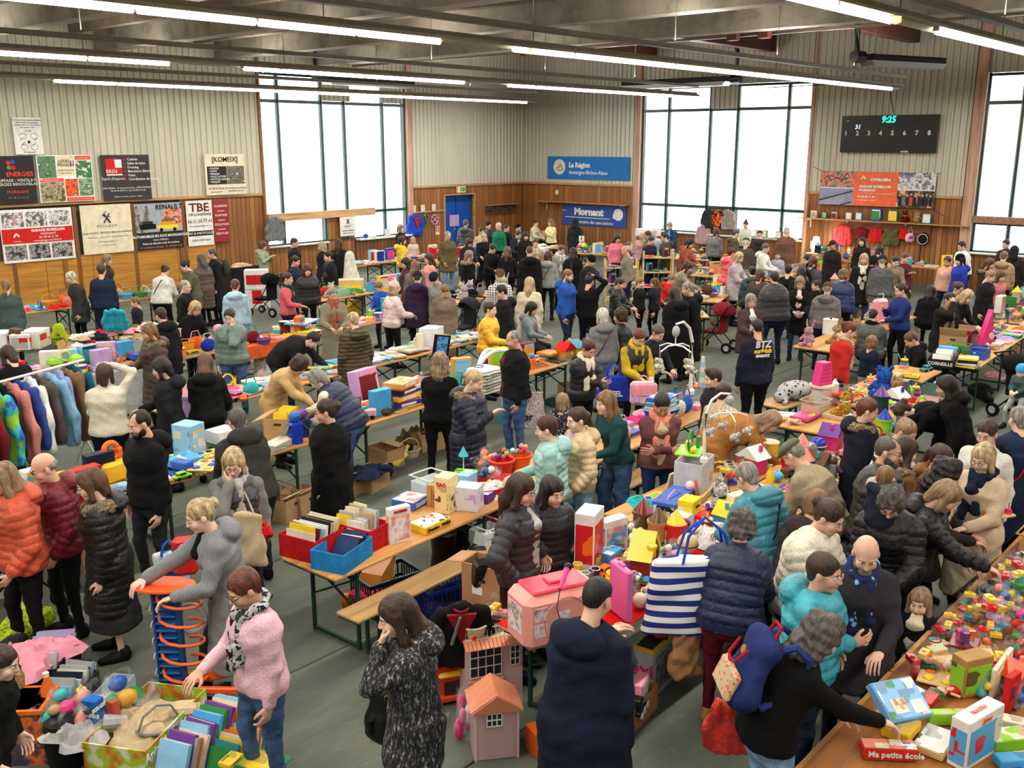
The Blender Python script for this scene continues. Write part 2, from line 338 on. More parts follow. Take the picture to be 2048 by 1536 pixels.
# plywood boarding along the foot of the left wall: single sheets
PLY=mat((.70,.49,.19),'wood');pl=MB().box((0,0,0),(.01,.01,.01),0)
for i in range(19):
 x0=-7.9+i*1.26
 if x0+1.25<16.1:MB().box((x0+.625,WY-.1,.64),(1.25,.018,1.24),.003).build('plywood_sheet',PLY,wl)
for x in(2,4.8,7.6,10.2,11.88,13.5,15.05):MB().box((x,WY-.105,1.3),(.11,.03,2.5),.005).build('batten',mat((.5,.32,.15),'woodz'),wl)
for x in(11.5,14.9):MB().box((x,WY-.125,.85),(.12,.03,.8),.004).build('batten',mat((.52,.34,.17),'woodz'),wl)
GF=mat((.13,.27,.25),'plastic');GLS=mat((.95,.98,1.0),'glass',.07)
def window(n,face,u0,u1,z0,z1,muls,rails,skip=()):
 r=MB();
 def P(u,z,du,dz,d=.09):
  if face=='L':r.box((u,WY+.02,z),(du,d,dz),.004)
  else:r.box((WX+.02,u,z),(d,du,dz),.004)
 P((u0+u1)/2,z0+.03,u1-u0,.06);P((u0+u1)/2,z1-.04,u1-u0,.08);P(u0+.03,(z0+z1)/2,.06,z1-z0);P(u1-.03,(z0+z1)/2,.06,z1-z0)
 o=struct(r.build('window_%d'%n,GF))
 for u in muls:
  r=MB();P(u,(z0+z1)/2,.1,z1-z0,.11);r.build('mullion',GF,o)
  r=MB();P(u+.025,(z0+z1)/2,.02,z1-z0,.125);r.build('mullion_bead',mat((.6,.66,.64),'metal'),o)
 for z in rails:r=MB();P((u0+u1)/2,z,u1-u0,.1,.11);r.build('rail',GF,o)
 us=[u0]+sorted(muls)+[u1];zs=[z0]+sorted(rails)+[z1]
 for i in range(len(us)-1):
  for k in range(len(zs)-1):
   cu,cz=(us[i]+us[i+1])/2,(zs[k]+zs[k+1])/2
   if any(a<cu<b and c<cz<d for a,b,c,d in skip):continue
   r=MB();P(cu,cz,us[i+1]-us[i]-.1,zs[k+1]-zs[k]-.1,.008);r.build('pane',GLS,o)
 return o
w1=window(1,'L',17.92,23.88,1.0,6.28,[18.6,20.27,21.2,22.86],[1.9,5.44],[(20.3,21.4,1,1.84),(20.3,21.2,5.5,6.2)])
w2=window(2,'B',14.06,20.48,1.1,6.08,[14.87,16.68,17.72,19.38],[2.02,5.28],[(16.68,17.72,1,2),(16.68,17.72,5.3,6)])
w3=window(3,'B',2.2,8.88,1.1,6.08,[3.9,5.9,7.93],[1.95,5.28])
trim('trim_10',(17.95,WY-.16,1.78),(22.3,WY-.04,2.02),mat((.80,.63,.44),'wood'));trim('trim_11',(WX-.16,3.0,1.95),(WX-.04,8.86,2.15),mat((.62,.45,.35),'wood'))
trim('trim_12',(17.92,WY-.16,.96),(20.28,WY+.02,1.01),mat('white'));trim('trim_13',(21.47,WY-.3,.96),(23.88,WY+.02,1.01),mat('white'))
trim('trim_14',(WX-.2,14.06,1.06),(WX+.02,20.48,1.11),mat('white'));trim('trim_15',(WX-.2,3,1.06),(WX+.02,8.88,1.11),mat('white'))
# pale building seen through the right hand window
ext=thing('neighbouring_building','pale yellow building with lavender band outside the right window','building',(52,-2,0))
MB().box((0,0,5),(.5,34,4.5),0).build('wall',mat((.97,.93,.75),'plain'),ext);MB().box((0,0,.8),(.6,34,3.6),0).build('shutter_band',mat((.78,.79,.93),'plain'),ext);MB().box((0,0,-1.8),(.6,34,1.6),0).build('base',mat('light_blue'),ext)
# door
d=struct(MB().box((26.5,WY+.22,1.14),(1.6,.05,2.28),.005).build('door_1',mat((.12,.3,.62),'plain')))
MB().box((26.12,WY+.17,1.14),(.75,.05,2.22),.006).build('door_leaf',mat((.1,.33,.68),'plain'),d);MB().box((26.92,WY+.17,1.14),(.76,.05,2.22),.006).build('door_leaf',mat((.1,.31,.66),'plain'),d)
MB().box((26.42,WY+.13,1.02),(.05,.04,.14),.005).build('door_handle',mat('silver','metal'),d)
MB().box((26.42,WY+.135,1.33),(.5,.006,.42),0).build('paper_notice',mat('lilac'),d)
fr=MB();fr.box((25.7,WY-.05,1.15),(.06,.12,2.3),.005);fr.box((27.32,WY-.05,1.15),(.06,.12,2.3),.005);fr.box((26.5,WY-.05,2.31),(1.68,.12,.06),.005);fr.build('door_frame',TRW,d)
# ---- roof: precast concrete ribs across the hall, dark deck over the far bays
CONC=mat((.6,.57,.52),'concrete');CONC2=mat((.46,.41,.35),'concrete')
ce=struct(MB().box((11,8.1,TOP+.15),(38.6,36.6,.3),0).build('ceiling',mat((.42,.38,.33),'concrete')))
xb=20.3
for i in range(8):
 x=xb-i*3.55
 MB().prism([(x-.3,6.55),(x+.12,6.55),(x+.28,7.15),(x+.28,7.35),(x-.25,7.35)],-10,26.1).build('concrete_beam',CONC,ce)
 MB().prism([(x-.25,7.2),(x-1.5,7.95),(x-3.3,7.45),(x-3.3,7.7),(x-1.5,8.2),(x-.25,7.5)],-10,26.1).build('concrete_fold',CONC2,ce)
 MB().prism([(x-.95,6.95),(x-.72,6.95),(x-.68,7.5),(x-1.0,7.5)],-10,26.1).build('concrete_rib',CONC2,ce)
TB=mat((.33,.17,.12),'wood')
for x in(22.5,25,27.5):MB().box((x,8,7.7),(.2,36,.5),.01).build('timber_purlin',TB,ce)
for y in(1,6,11,15.5,20):MB().box((25.2,y,7.25),(9.6,.3,.5),.01).build('timber_joist',TB,ce)
for y in(11.2,12.0,17.0,18.4):MB().box((21.3,y,6.95),(.2,.25,.9),.01).build('timber_post',mat((.42,.2,.13),'wood'),ce)
MB().box((21.5,8,6.62),(.06,36,.06),0).build('steel_rod',mat('taupe','metal'),ce)
# ---- fluorescent rows
GAP=[[12.5],[10.76],[10.3,17.4],[9.6],[]]
GR=mat((.5,.48,.44),'plain');TUBE=mat((1,.97,.88),'emit',None,None,17.0);CAPM=mat((.8,.78,.7),'plastic')
for k,(ry,rx)in enumerate(TUBE_ROWS):
 lab=['fluorescent light row nearest the camera, top right corner','long fluorescent light row crossing the top of the picture','fluorescent light row between the longest row and the wall row','fluorescent light row closest to the left wall','fluorescent light row over the near side of the hall'][k]
 t=thing('light_row',lab,'ceiling light',(0,ry,LAMP_Z),0,'fluorescent light rows')
 MB().box((10.7,0,.1),(rx+6.2-.3,.1,.09),.008).build('channel',GR,t)
 MB().prism([(-.17,.02),(-.05,.06),(.05,.06),(.17,.02),(.06,.085),(-.06,.085)],-6.2,rx,Matrix.Rotation(R(-90),4,'Z')).build('reflector',mat((.75,.74,.68),'plastic'),t)
 MB().box(((rx-6)/2,.02,.34),(rx+6,.16,.08),.008).build('cable_tray',mat((.5,.47,.42),'plain'),t)
 x=-6.0+(((GAP[k][0]if GAP[k]else 0)-.75+6)%1.5)
 while x<rx-1.6:
  if not any(abs(x+.75-a)<.74 for a in GAP[k]):MB().tube([(x+.04,0,.0),(x+1.48,0,.0)],.042,8).build('tube',TUBE,t)
  if int(x*2)%2==0:MB().box((x,0,.03),(.05,.07,.06),.004).build('lamp_holder',CAPM,t)
  x+=1.5
 for x in range(-4,int(rx),4):MB().cyl((x,0,.14),.008,2.0,6).build('hanger_rod',GR,t)
 for x in(11.9,19.6):MB().lathe((x,0,.02),[(.01,-.05),(.06,-.03),(.06,.05)],10).build('lamp',mat((1,.75,.5),'emit',None,None,1.5),t)
 # ---- hung equipment near the ceiling
def hung(name,label,x,y,z,dx,dy,dz,m,rz=0):
 t=thing(name,label,'heater',(x,y,z),rz)
 MB().box((0,0,0),(dx,dy,dz),.03).build('casing',m,t);MB().prism([(-dx/2,-dz/2),(dx/2,-dz/2),(dx/2-.1,-dz/2-.12),(-dx/2+.1,-dz/2-.12)],-dy/2,dy/2).build('reflector',mat('silver','metal'),t)
 MB().tube([(-dx/2-.1,0,0),(-dx/2-.4,0,.0)],.14,12).build('fan',mat('black','plastic'),t);MB().tube([(-dx/2-.3,0,.1),(-dx/2-.3,.05,.7),(-dx/2-.1,0,1.6)],.07,8).build('flue',mat('dark_grey','metal'),t)
 for sx in(-.4,.4):MB().cyl((sx*dx,0,dz/2),.008,1.6,6).build('hanger_rod',GR,t)
 return t
hung('gas_heater','long black radiant heater hanging above the scoreboard',24.8,9.3,6.15,2.6,.4,.14,mat('black','plain'),R(-20))
hung('gas_heater','dark radiant heater hanging in front of the middle window top',28.6,18.2,6.15,4.0,.45,.16,mat('charcoal','plain'),R(90))
hung('gas_heater','dark radiant heater hanging in front of the left window top',21.5,25.2,6.15,3.6,.45,.16,mat('charcoal','plain'))
wr=tag(MB().tube([(9.2,7.2,6.6),(9.6,7.0,6.1),(10.2,6.75,5.85),(10.6,6.6,5.95),(10.75,6.6,6.5)],.012,6).build('hanging_cable',mat('black','plastic')),'loose black cable hanging from the concrete beam','cable')
tag(MB().tube([(10.6,6.6,6.6),(10.62,6.6,6.2),(10.75,6.55,5.95)],.018,6).build('hanging_cable',mat('white','plastic')),'short white cable end dangling from the concrete beam','cable')
tag(MB().tube([(28,14.5,5.8),(29.9,13,5.95),(29.9,11.6,5.9),(29.95,11.4,5.05)],.015,6).build('scoreboard_cable',mat('black','plastic')),'black cable running down to the scoreboard','cable')
# ================================================================ boards, banners and wall things
BR=(R(90),0,0);BRB=(R(90),0,R(90)*-1)
class Board:
 """flat printed board on the left wall ('L') or back wall ('B'); u grows to the right in the picture"""
 def __init__(s,name,label,cat,face,u0,u1,z0,z1,c,th=.02,off=.13,m=None):
  s.face,s.u0,s.u1,s.z0,s.z1=face,min(u0,u1),max(u0,u1),z0,z1;s.w,s.h=s.u1-s.u0,z1-z0;s.off=off+th
  loc=(s.u0,WY-off,z0)if face=='L' else(WX-off,s.u1,z0)
  s.t=thing(name,label,cat,loc,0 if face=='L' else R(-90))
  MB().box((s.w/2,-th/2,s.h/2),(s.w,th,s.h),.003).build('panel',m or mat(c),s.t);s.th=th;s.k=0
 def rect(s,x0,z0,x1,z1,c,name='print_field',kind='plain',c2=None,c3=None,sc_=1.0):
  s.k+=1;MB().box(((x0+x1)/2*s.w,-s.th-.001*s.k,(z0+z1)/2*s.h),((x1-x0)*s.w,.004,(z1-z0)*s.h),0).build(name,mat(c,kind,c2,c3,sc_),s.t);return s
 def txt(s,b,x,z,size,c='white',align='CENTER',sx=1,bold=0,shear=0,emit=0):
  text(b,size*s.h,mat(c,'emit',None,None,emit)if emit else mat(c),s.t,(x*s.w,-s.th-.008-.001*s.k,z*s.h),BR,align,.001,sx=sx,bold=bold,shear=shear);return s
 def line(s,pts,r,c,closed=False):
  MB().tube([(x*s.w,-s.th-.01,z*s.h)for x,z in pts],r,6,closed).build('emblem',mat(c),s.t);return s
 def disc(s,x,z,r,c,name='emblem'):
  s.k+=1;MB().lathe((0,0,0),[(r,0),(r,.006)],28,Matrix.Translation((x*s.w,-s.th-.002*s.k,z*s.h))@Matrix.Rotation(R(90),4,'X')).build(name,mat(c),s.t);return s
def chevrons(b,x,z,s,c):
 for dz in(0,-.45*s):
  b.line([(x-s*b.h/b.w,z-s*.5+dz),(x,z+s*.5+dz),(x+s*b.h/b.w,z-s*.5+dz)],.012*b.h,c)
S=Board('notice_board_sign','white sheet headed by small lettering high on the left wall','sign','L',10.55,11.26,3.9,4.81,'white')
for i,tx in enumerate(['Le Centre de Formation Bouliste','de Mornant vous présente','ses partenaires et vous invite à','leur rendre visite']):S.txt(tx,.5,.93-i*.065,.058,'charcoal')
S.txt('C.F.B',.5,.64,.075,'black').txt('MORNANT',.5,.06,.07,'black').disc(.5,.34,.035,'black')
for x,z in((.3,.5),(.7,.5),(.33,.2),(.68,.2)):S.line([(x+.13*math.cos(a),z+.075*math.sin(a))for a in[i*.7 for i in range(9)]],.004,'dark_grey',True)
for x,z in((.25,.42),(.75,.42),(.3,.3),(.7,.3)):S.line([(x-.06,z-.04),(x+.06,z+.04)],.005,'dark_grey')
S=Board('advertising_board','black board with orange ENERGIES lettering at the left edge','sign','L',9.4,10.96,2.68,3.87,'charcoal')
S.txt('ENERGIES',.76,.62,.13,'orange_red',bold=.002).txt('CHAUFFAGE - VENTILATION',.70,.49,.085).txt('ENERGIES RENOUVELABLES',.73,.41,.085).txt('MORNANT',.70,.25,.09,'orange_red').txt('04 78 44 03 52',.7,.13,.07,'grey')
for x,z,c in((.6,.86,'red'),(.67,.88,'blue'),(.6,.76,'green'),(.67,.76,'red')):S.disc(x,z,.055,c)
S=Board('advertising_board','white board with garden and flame photographs beside the black energy board','sign','L',11.03,12.48,2.68,3.88,'white')
S.rect(.02,.52,.33,.98,'grey','photo','picture','green').rect(.36,.56,.66,.98,'cream').rect(.69,.9,.98,.98,'orange_red').rect(.69,.5,.98,.88,'green','photo','picture','dark_green','white').rect(.02,.44,.45,.51,'orange_red')
S.rect(.02,.02,.45,.43,'olive','photo','picture','beige','dark_green').rect(.47,.12,.7,.49,'orange','photo','picture','orange_red','dark_green').rect(.72,.12,.98,.49,'light_grey','photo','picture','green','olive').rect(.47,.02,.98,.09,'orange_red')
S.txt('LOUIS',.48,.87,.09,'dark_grey').txt('MOULIN',.5,.79,.09,'dark_grey').txt('Réalisation fleurie',.23,.475,.045).txt('Travaux réalisés',.83,.94,.045).txt('Travaux de démolition',.51,.68,.04,'dark_grey').txt('Enrochement',.51,.62,.04,'dark_grey').txt('Retrouvez nous sur louismoulin.com',.72,.055,.035)
S.rect(.6,.76,.62,.88,'blue').rect(.62,.76,.64,.88,'white').rect(.64,.76,.66,.88,'red')
S=Board('advertising_board','dark grey board with red square and white list of joinery services','sign','L',12.72,14.12,2.66,3.87,(.24,.22,.24))
S.rect(.1,.58,.28,.92,'red').rect(.28,.72,.42,.9,'white').rect(.1,.55,.42,.58,'white').rect(.28,.58,.42,.71,'red').txt('BRIN',.2,.64,.12).txt('Esprit d\'espaces',.22,.48,.085,shear=.2)
for i,tx in enumerate(['Cuisines','Salles de bains','Dressing','Menuiserie Bâtiment','Velux','Coordination de travaux']):S.txt(tx,.53,.9-i*.088,.075,align='LEFT',bold=.001).rect(.46,.88-i*.088,.49,.915-i*.088,'red')
S.txt('EURL PERRIN - 30 avenue de la Gare - 69440 MORNANT',.5,.27,.05).txt('Tél. 04 78 44 07 33 - Fax. 04 78 44 15 06',.5,.21,.05).txt('Meubles sur mesure - parquets - escaliers',.5,.08,.04)
S=Board('advertising_board','white board reading KOMEIX with dark list and gate photograph','sign','L',15.84,17.2,2.68,3.87,'cream')
S.txt('[KOMEIX]',.5,.86,.17,'black',bold=.003).rect(.05,.26,.53,.7,'charcoal').rect(.54,.26,.97,.7,'olive','photo','picture','grey','charcoal')
for i,tx in enumerate(['• FENETRE','• PORTE','• PERGOLA','• VOLET & STORE','• PORTE DE GARAGE','• PARQUET']):S.txt(tx,.09,.65-i*.066,.06,align='LEFT',bold=.001)
S.txt('04 78 02 74 32',.25,.16,.07,'black').txt('www.komeix.fr',.25,.08,.055,'black').txt('516 RUE D\'ECORCHEBOEUF',.73,.16,.05,'dark_grey').txt('69700 BEAUVALLON',.73,.09,.05,'dark_grey')
S=Board('advertising_board','red and white garage board with six car photographs on the left wall','sign','L',9.95,11.79,1.2,2.54,'white')
for x in(.03,.35,.67):S.rect(x,.67,x+.29,.95,'grey','photo','picture','white','dark_red',.7).rect(x,.05,x+.29,.33,'dark_grey','photo','picture','light_grey','charcoal',.7)
S.rect(.01,.36,.99,.64,'red').txt('GARAGE MORELLON',.64,.59,.068,bold=.003).txt('MORNANT',.64,.52,.06).txt('04 78 48 21 99',.64,.455,.06).txt('www.garage-morellon.fr',.62,.395,.055).txt('CITROËN',.2,.4,.035);chevrons(S,.2,.53,.05,'white')
S=Board('advertising_board','large white board with rampant lion emblem between garage boards','sign','L',12.02,13.44,1.25,2.56,'cream')
S.line([(.44,.64),(.5,.72),(.56,.82)],.014,'charcoal').line([(.43,.8),(.5,.74),(.57,.63)],.02,'charcoal').line([(.5,.74),(.46,.83),(.5,.86)],.012,'charcoal').line([(.53,.77),(.57,.74)],.01,'charcoal').line([(.47,.66),(.44,.63)],.012,'charcoal')
S.txt('P E U G E O T',.5,.56,.07,'dark_grey').txt('Garage PLACHY - PEUGEOT SERVICES MORNANT',.5,.43,.05,'charcoal').txt('Maintenance - Carrosserie - Vente véhicules neufs',.5,.34,.043,'grey').txt('www.garage-plachy.com',.5,.25,.045,'grey').txt('04 78 44 03 70',.5,.17,.045,'grey')
S=Board('advertising_board','board with yellow car in front of a garage showroom','sign','L',13.55,14.98,1.24,2.53,(.62,.66,.7))
S.rect(.0,.36,.3,.95,'light_grey','photo','picture','grey','dark_grey',.4).rect(.55,.5,1,.88,'light_grey','photo','picture','orange','charcoal',.5).rect(0,0,1,.38,'charcoal').txt('RENAULT',.73,.91,.15,'black',bold=.003)
S.rect(.45,.43,.9,.52,'yellow','emblem').rect(.55,.52,.82,.59,'gold','emblem').disc(.53,.42,.05,'black').disc(.82,.42,.05,'black').rect(.08,.45,.42,.56,'black','emblem').rect(.14,.56,.36,.62,'charcoal','emblem')
S.txt('AUTOMOBILES EN PAYS MORNANTAIS',.5,.29,.075,bold=.003).txt('Sylvain RIBEIRO',.5,.21,.055).txt('Vente de véhicules neufs & occasions',.5,.135,.058,bold=.001).txt('Z.I. Les Platières - Mornant   Tél : 04 78 57 18 18',.5,.05,.05,'salmon')
S=Board('advertising_board','white board with red and black TBE lettering and phone number','sign','L',15.13,15.98,1.24,2.55,'white')
S.txt('TBE',.5,.84,.26,'dark_red',bold=.006,sx=1.15).txt('rénovations',.5,.7,.12,'black',shear=.3).txt('06.31.20.77.43',.5,.54,.105,'dark_grey').txt('tbe.renovation@gmail.com',.5,.44,.05,'grey').rect(.03,.22,.97,.33,'black').txt('PRO & PARTICULIER',.5,.275,.075,bold=.001).txt('69440 MORNANT',.5,.12,.06,'dark_grey')
S=Board('advertising_board','narrow dark red board listing CLOISONS and PLAFOND','sign','L',16.0,16.54,1.3,2.53,(.58,.2,.2))
for i,tx in enumerate(['CLOISONS','PLAFOND','ISOLATION','PEINTURE']):
 S.txt(tx,.5,.86-i*.22,.075,bold=.001)
 if i<3:S.rect(.28,.735-i*.22,.72,.75-i*.22,'white')
S=Board('advertising_board','small white lion board hung on the wood between the window halves','sign','L',20.74,21.4,1.14,1.81,'white')
S.line([(.42,.6),(.52,.76),(.56,.84)],.012,'black').line([(.43,.82),(.5,.74),(.58,.62)],.014,'black').txt('PEUGEOT',.5,.48,.1,'charcoal').txt('SERVICE MORNANT',.5,.26,.085,'black').txt('GARAGE PLACHY',.5,.14,.085,'black')
S=Board('emergency_exit_light','small green and white emergency exit light above the blue door','sign','L',26.35,26.78,2.37,2.6,'cream',.08,.05)
S.rect(.35,.2,.9,.8,'green').rect(.5,.35,.6,.65,'white')
S=Board('fire_extinguisher_sign','small red and white fire extinguisher notice left of the blue door','sign','L',25.25,25.45,.88,1.2,'white',.01,.04);S.rect(.15,.35,.85,.92,'red').rect(.4,.45,.6,.8,'white')
S=Board('region_banner','blue banner reading La Région Auvergne-Rhône-Alpes','banner','B',24.81,20.92,2.83,3.68,(.15,.45,.75),.015,.1)
S.disc(.155,.53,.29,'cream').line([(.11,.43),(.125,.5),(.15,.52),(.165,.68),(.2,.42)],.012,'charcoal').line([(.13,.4),(.2,.4)],.012,'charcoal').line([(.14,.52),(.16,.5),(.175,.56)],.01,'charcoal').txt('La Région',.275,.62,.3,align='LEFT',bold=.012).txt('Auvergne-Rhône-Alpes',.275,.3,.23,align='LEFT',bold=.003)
S=Board('town_banner','blue banner reading Mornant Partenaire des associations under the shelf','banner','B',24.05,21.04,1.1,1.87,(.2,.33,.62),.015,.06)
S.txt('Mornant',.42,.66,.46,align='CENTER',bold=.02,sx=1.12).rect(.04,.37,.75,.4,'white').txt('Partenaire des associations',.5,.17,.22,bold=.002).disc(.88,.62,.22,'white').rect(.8,.42,.86,.6,'white').rect(.83,.55,.94,.74,'teal','emblem','picture','lime','navy').txt('Ville de',.03,.7,.1,align='CENTER')
S=Board('scoreboard','black electronic scoreboard showing 9:25 in green above lane numbers','scoreboard','B',12.96,10.08,3.9,4.99,(.07,.07,.075),.12,.14,mat((.07,.07,.075),'plastic'))
S.txt('9:25',.5,.88,.24,(.1,1,.72),bold=.006,shear=.12,emit=3.0,sx=.95).rect(.05,.85,.075,.865,'white')
for i in range(8):S.txt(str(i+1),.055+i*.124,.52,.17,'white',bold=.006)
S.txt('31',.18,.69,.17,(.6,.75,1),bold=.004,shear=.1,emit=2.0).txt('SCORES',.69,.03,.055,'white',bold=.004)
S=Board('garage_banner','orange centred garage banner with four photographs stretched on the back wall','banner','B',13.55,10.0,2.3,3.33,'white',.012,.16)
S.rect(0,.52,.31,1,'grey','photo','picture','salmon','charcoal',.35).rect(0,0,.31,.49,(.55,.56,.68),'photo').line([(.0,.12),(.3,.42)],.02,'charcoal').line([(.2,.0),(.3,.1)],.02,'charcoal').line([(.12,.0),(.12,.48)],.006,'light_grey').line([(.24,.0),(.24,.48)],.006,'light_grey')
S.rect(.31,0,.69,1,(.9,.42,.28)).rect(.69,.52,1,1,(.5,.5,.58),'photo','picture','white','charcoal',.4).rect(.69,0,1,.49,'charcoal','photo','picture','olive','salmon',.6)
for i in range(9):S.rect(.705+i*.032,.06,.728+i*.032,.3,['navy','grey','navy','orange_red','charcoal','charcoal','navy','charcoal','navy'][i],'photo_figure').disc(.716+i*.032,.35+(i%2)*.03,.035,(.8,.62,.5),'photo_head')
S.txt('CITROËN',.54,.77,.1,bold=.006,sx=1.4).txt('GARAGE MORELLON',.36,.57,.1,align='LEFT',bold=.005).txt('MORNANT',.36,.46,.1,align='LEFT',bold=.005).rect(.355,.365,.65,.373,'white').txt('04.78.48.21.99',.35,.27,.09,align='LEFT',bold=.002).txt('www.garage-morellon.fr',.35,.17,.06,align='LEFT');chevrons(S,.39,.84,.07,'white')
for(a,b_)in(((.02,.98),(-.08,1.12)),((.98,.98),(1.04,1.0)),((.98,.0),(1.1,-.2))):S.line([a,b_],.008,'charcoal')
# shelves
def shelf(label,u0,u1,z,brk,cover=None):
 t=thing('wall_shelf',label,'shelf',(WX-.02,max(u0,u1),z),R(-90));L_=abs(u1-u0)
 MB().box((L_/2,-.16,0),(L_,.3,.03),.004).build('board',TRW,t)
 for u in brk:MB().prism([(0,-.3),(.03,-.3),(.03,0),(0,0)],-.03,0,Matrix.Translation((u,0,0))).box((u+.015,-.13,-.05),(.03,.26,.03),.003).build('bracket',mat('white','plastic'),t)
 if cover:MB().box((L_*.5,-.04,-.16),(L_*.58,.03,.26),.004).build('peg_rail',mat((.5,.28,.16),'wood'),t)
shelf('long wooden wall shelf over the Mornant banner',25.2,20.9,1.95,(.3,4.0));shelf('wooden wall shelf of books and soft toys below the garage banner',14.15,8.95,1.84,(.3,1.6,3.4,5.0),1)
t=thing('boules_rack','dark wall rack with round holes left of the corner','rack',(27.95,WY-.05,1.48));MB().box((.9,-.02,.17),(1.8,.04,.34),.004).build('back',mat('brown','wood'),t);MB().box((.9,-.08,.35),(1.8,.14,.03),.004).build('shelf',TRW,t)
for i in range(6):MB().cyl((.2+i*.28,-.06,.12+(i%2)*.1),.05,.03,10).build('hole_ring',mat('black'),t)
t=thing('peg_rail','slim wooden peg rail left of the blue door','rack',(24.05,WY-.05,1.75));MB().box((.83,-.02,0),(1.66,.04,.05),.004).build('rail',TRW,t)
for i,x in enumerate((.1,.55,1.1)):MB().box((x,-.03,.14),(.2,.012,.24),0).build('paper_sheet',mat('cream'),t)
tag(MB().ball((0,0,0),(.06,.09,.11)).build('alarm_bell',mat('cream','plastic'),None,(WX-.08,24.35,2.3)),'small white alarm unit on the wood below the region banner','alarm')
tag(MB().box((0,0,0),(.05,.34,.26),.01).build('socket_box',mat('cream','plastic'),None,(WX-.05,13.62,.98)),'cream electrical box on the wall by the glowing lamp','socket')
# ================================================================ figures: smooth bodies from distance fields
def unit(v):v=np.asarray(v,float);return v/(np.linalg.norm(v)+1e-9)
def rotx(a):c,s=math.cos(a),math.sin(a);return np.array([[1,0,0],[0,c,-s],[0,s,c]])
def rotz(a):c,s=math.cos(a),math.sin(a);return np.array([[c,-s,0],[s,c,0],[0,0,1]])
def roty(a):c,s=math.cos(a),math.sin(a);return np.array([[c,0,s],[0,1,0],[-s,0,c]])
class Fld:
 def __init__(s):s.p=[]
 def cap(s,a,b,ra,rb=None,k=.03):s.p.append(('c',np.asarray(a,float),np.asarray(b,float),ra,ra if rb is None else rb,k));return s
 def ell(s,c,r,M=None,k=.03,sub=False):s.p.append(('e',np.asarray(c,float),np.asarray(r,float),M,sub,k));return s
 def seg(s,a,b,right,ra,rb,k=.04):
  s.p.append(('s',np.asarray(a,float),np.asarray(b,float),unit(right),(ra,rb),k));return s
 def cut(s,c,n):s.p.append(('x',np.asarray(c,float),unit(n),None,None,0));return s
 def mesh(s,name,h,noise=None):
  lo=np.full(3,9.);hi=np.full(3,-9.);bb=[]
  for p in s.p:
   if p[0]=='c':l,u=np.minimum(p[1]-p[3],p[2]-p[4]),np.maximum(p[1]+p[3],p[2]+p[4])
   elif p[0]=='e':m=max(p[2])if p[3]is not None else p[2];l,u=p[1]-m,p[1]+m
   elif p[0]=='s':m=max(p[4][0]+p[4][1]);l,u=np.minimum(p[1],p[2])-m,np.maximum(p[1],p[2])+m
   else:l=u=None
   bb.append((l,u))
   if l is not None and not(p[0]=='e' and p[4]):lo=np.minimum(lo,l);hi=np.maximum(hi,u)
  lo-=2*h;hi+=2*h;n=np.ceil((hi-lo)/h).astype(int)+1
  f=np.full(n,.5,np.float32);g=[lo[i]+h*np.arange(n[i])for i in range(3)]
  for p,(l,u)in zip(s.p,bb):
   if l is None:
    X,Y,Z=g[0][:,None,None],g[1][None,:,None],g[2][None,None,:];c,nn=p[1],p[2]
    f=np.maximum(f,(X-c[0])*nn[0]+(Y-c[1])*nn[1]+(Z-c[2])*nn[2]);continue
   k=p[5];pad=2*k+2*h;i0=np.clip(((l-pad-lo)/h).astype(int),0,n-1);i1=np.clip(((u+pad-lo)/h).astype(int)+2,1,n)
   if(i1<=i0).any():continue
   sl=tuple(slice(a,b)for a,b in zip(i0,i1));X,Y,Z=g[0][sl[0]][:,None,None],g[1][sl[1]][None,:,None],g[2][sl[2]][None,None,:]
   if p[0]=='c':
    a,b=p[1],p[2];d=b-a;L=max(d@d,1e-9);x,y,z=X-a[0],Y-a[1],Z-a[2]
    t=np.clip((x*d[0]+y*d[1]+z*d[2])/L,0,1);q=np.sqrt((x-t*d[0])**2+(y-t*d[1])**2+(z-t*d[2])**2)-(p[3]+t*(p[4]-p[3]))
   elif p[0]=='e':
    x,y,z=X-p[1][0],Y-p[1][1],Z-p[1][2];r=p[2]
    if p[3]is not None:M=p[3];x,y,z=(M[0,0]*x+M[1,0]*y+M[2,0]*z),(M[0,1]*x+M[1,1]*y+M[2,1]*z),(M[0,2]*x+M[1,2]*y+M[2,2]*z)
    q0=np.sqrt((x/r[0])**2+(y/r[1])**2+(z/r[2])**2);q1=np.sqrt((x/r[0]**2)**2+(y/r[1]**2)**2+(z/r[2]**2)**2)+1e-6;q=q0*(q0-1)/q1
   else:
    a,b,rt,(ra,rb)=p[1],p[2],p[3],p[4];d=b-a;L=np.linalg.norm(d)+1e-6;ax=d/L;rt=unit(rt-ax*(rt@ax));fr=np.cross(ax,rt)
    x,y,z=X-a[0],Y-a[1],Z-a[2];w_=x*ax[0]+y*ax[1]+z*ax[2];u_=x*rt[0]+y*rt[1]+z*rt[2];v_=x*fr[0]+y*fr[1]+z*fr[2]
    t=np.clip(w_/L,0,1);e=w_-t*L;rx=ra[0]+t*(rb[0]-ra[0]);ry=ra[1]+t*(rb[1]-ra[1]);mn=np.minimum(rx,ry)
    q=(np.sqrt((u_/rx)**2+(v_/ry)**2+(e/mn)**2)-1)*mn
   c=f[sl]
   if p[0]=='e' and p[4]:q=-q;hh=np.clip(.5+.5*(q-c)/k,0,1);f[sl]=c+(q-c)*hh+k*hh*(1-hh)
   else:hh=np.clip(.5+.5*(c-q)/k,0,1);f[sl]=c+(q-c)*hh-k*hh*(1-hh)
  f[0]=f[-1]=.1;f[:,0]=f[:,-1]=.1;f[:,:,0]=f[:,:,-1]=.1
  v,q=snets(f,lo,h)
  if noise is not None:v=noise(v,q)
  return npmesh(name,v,q)
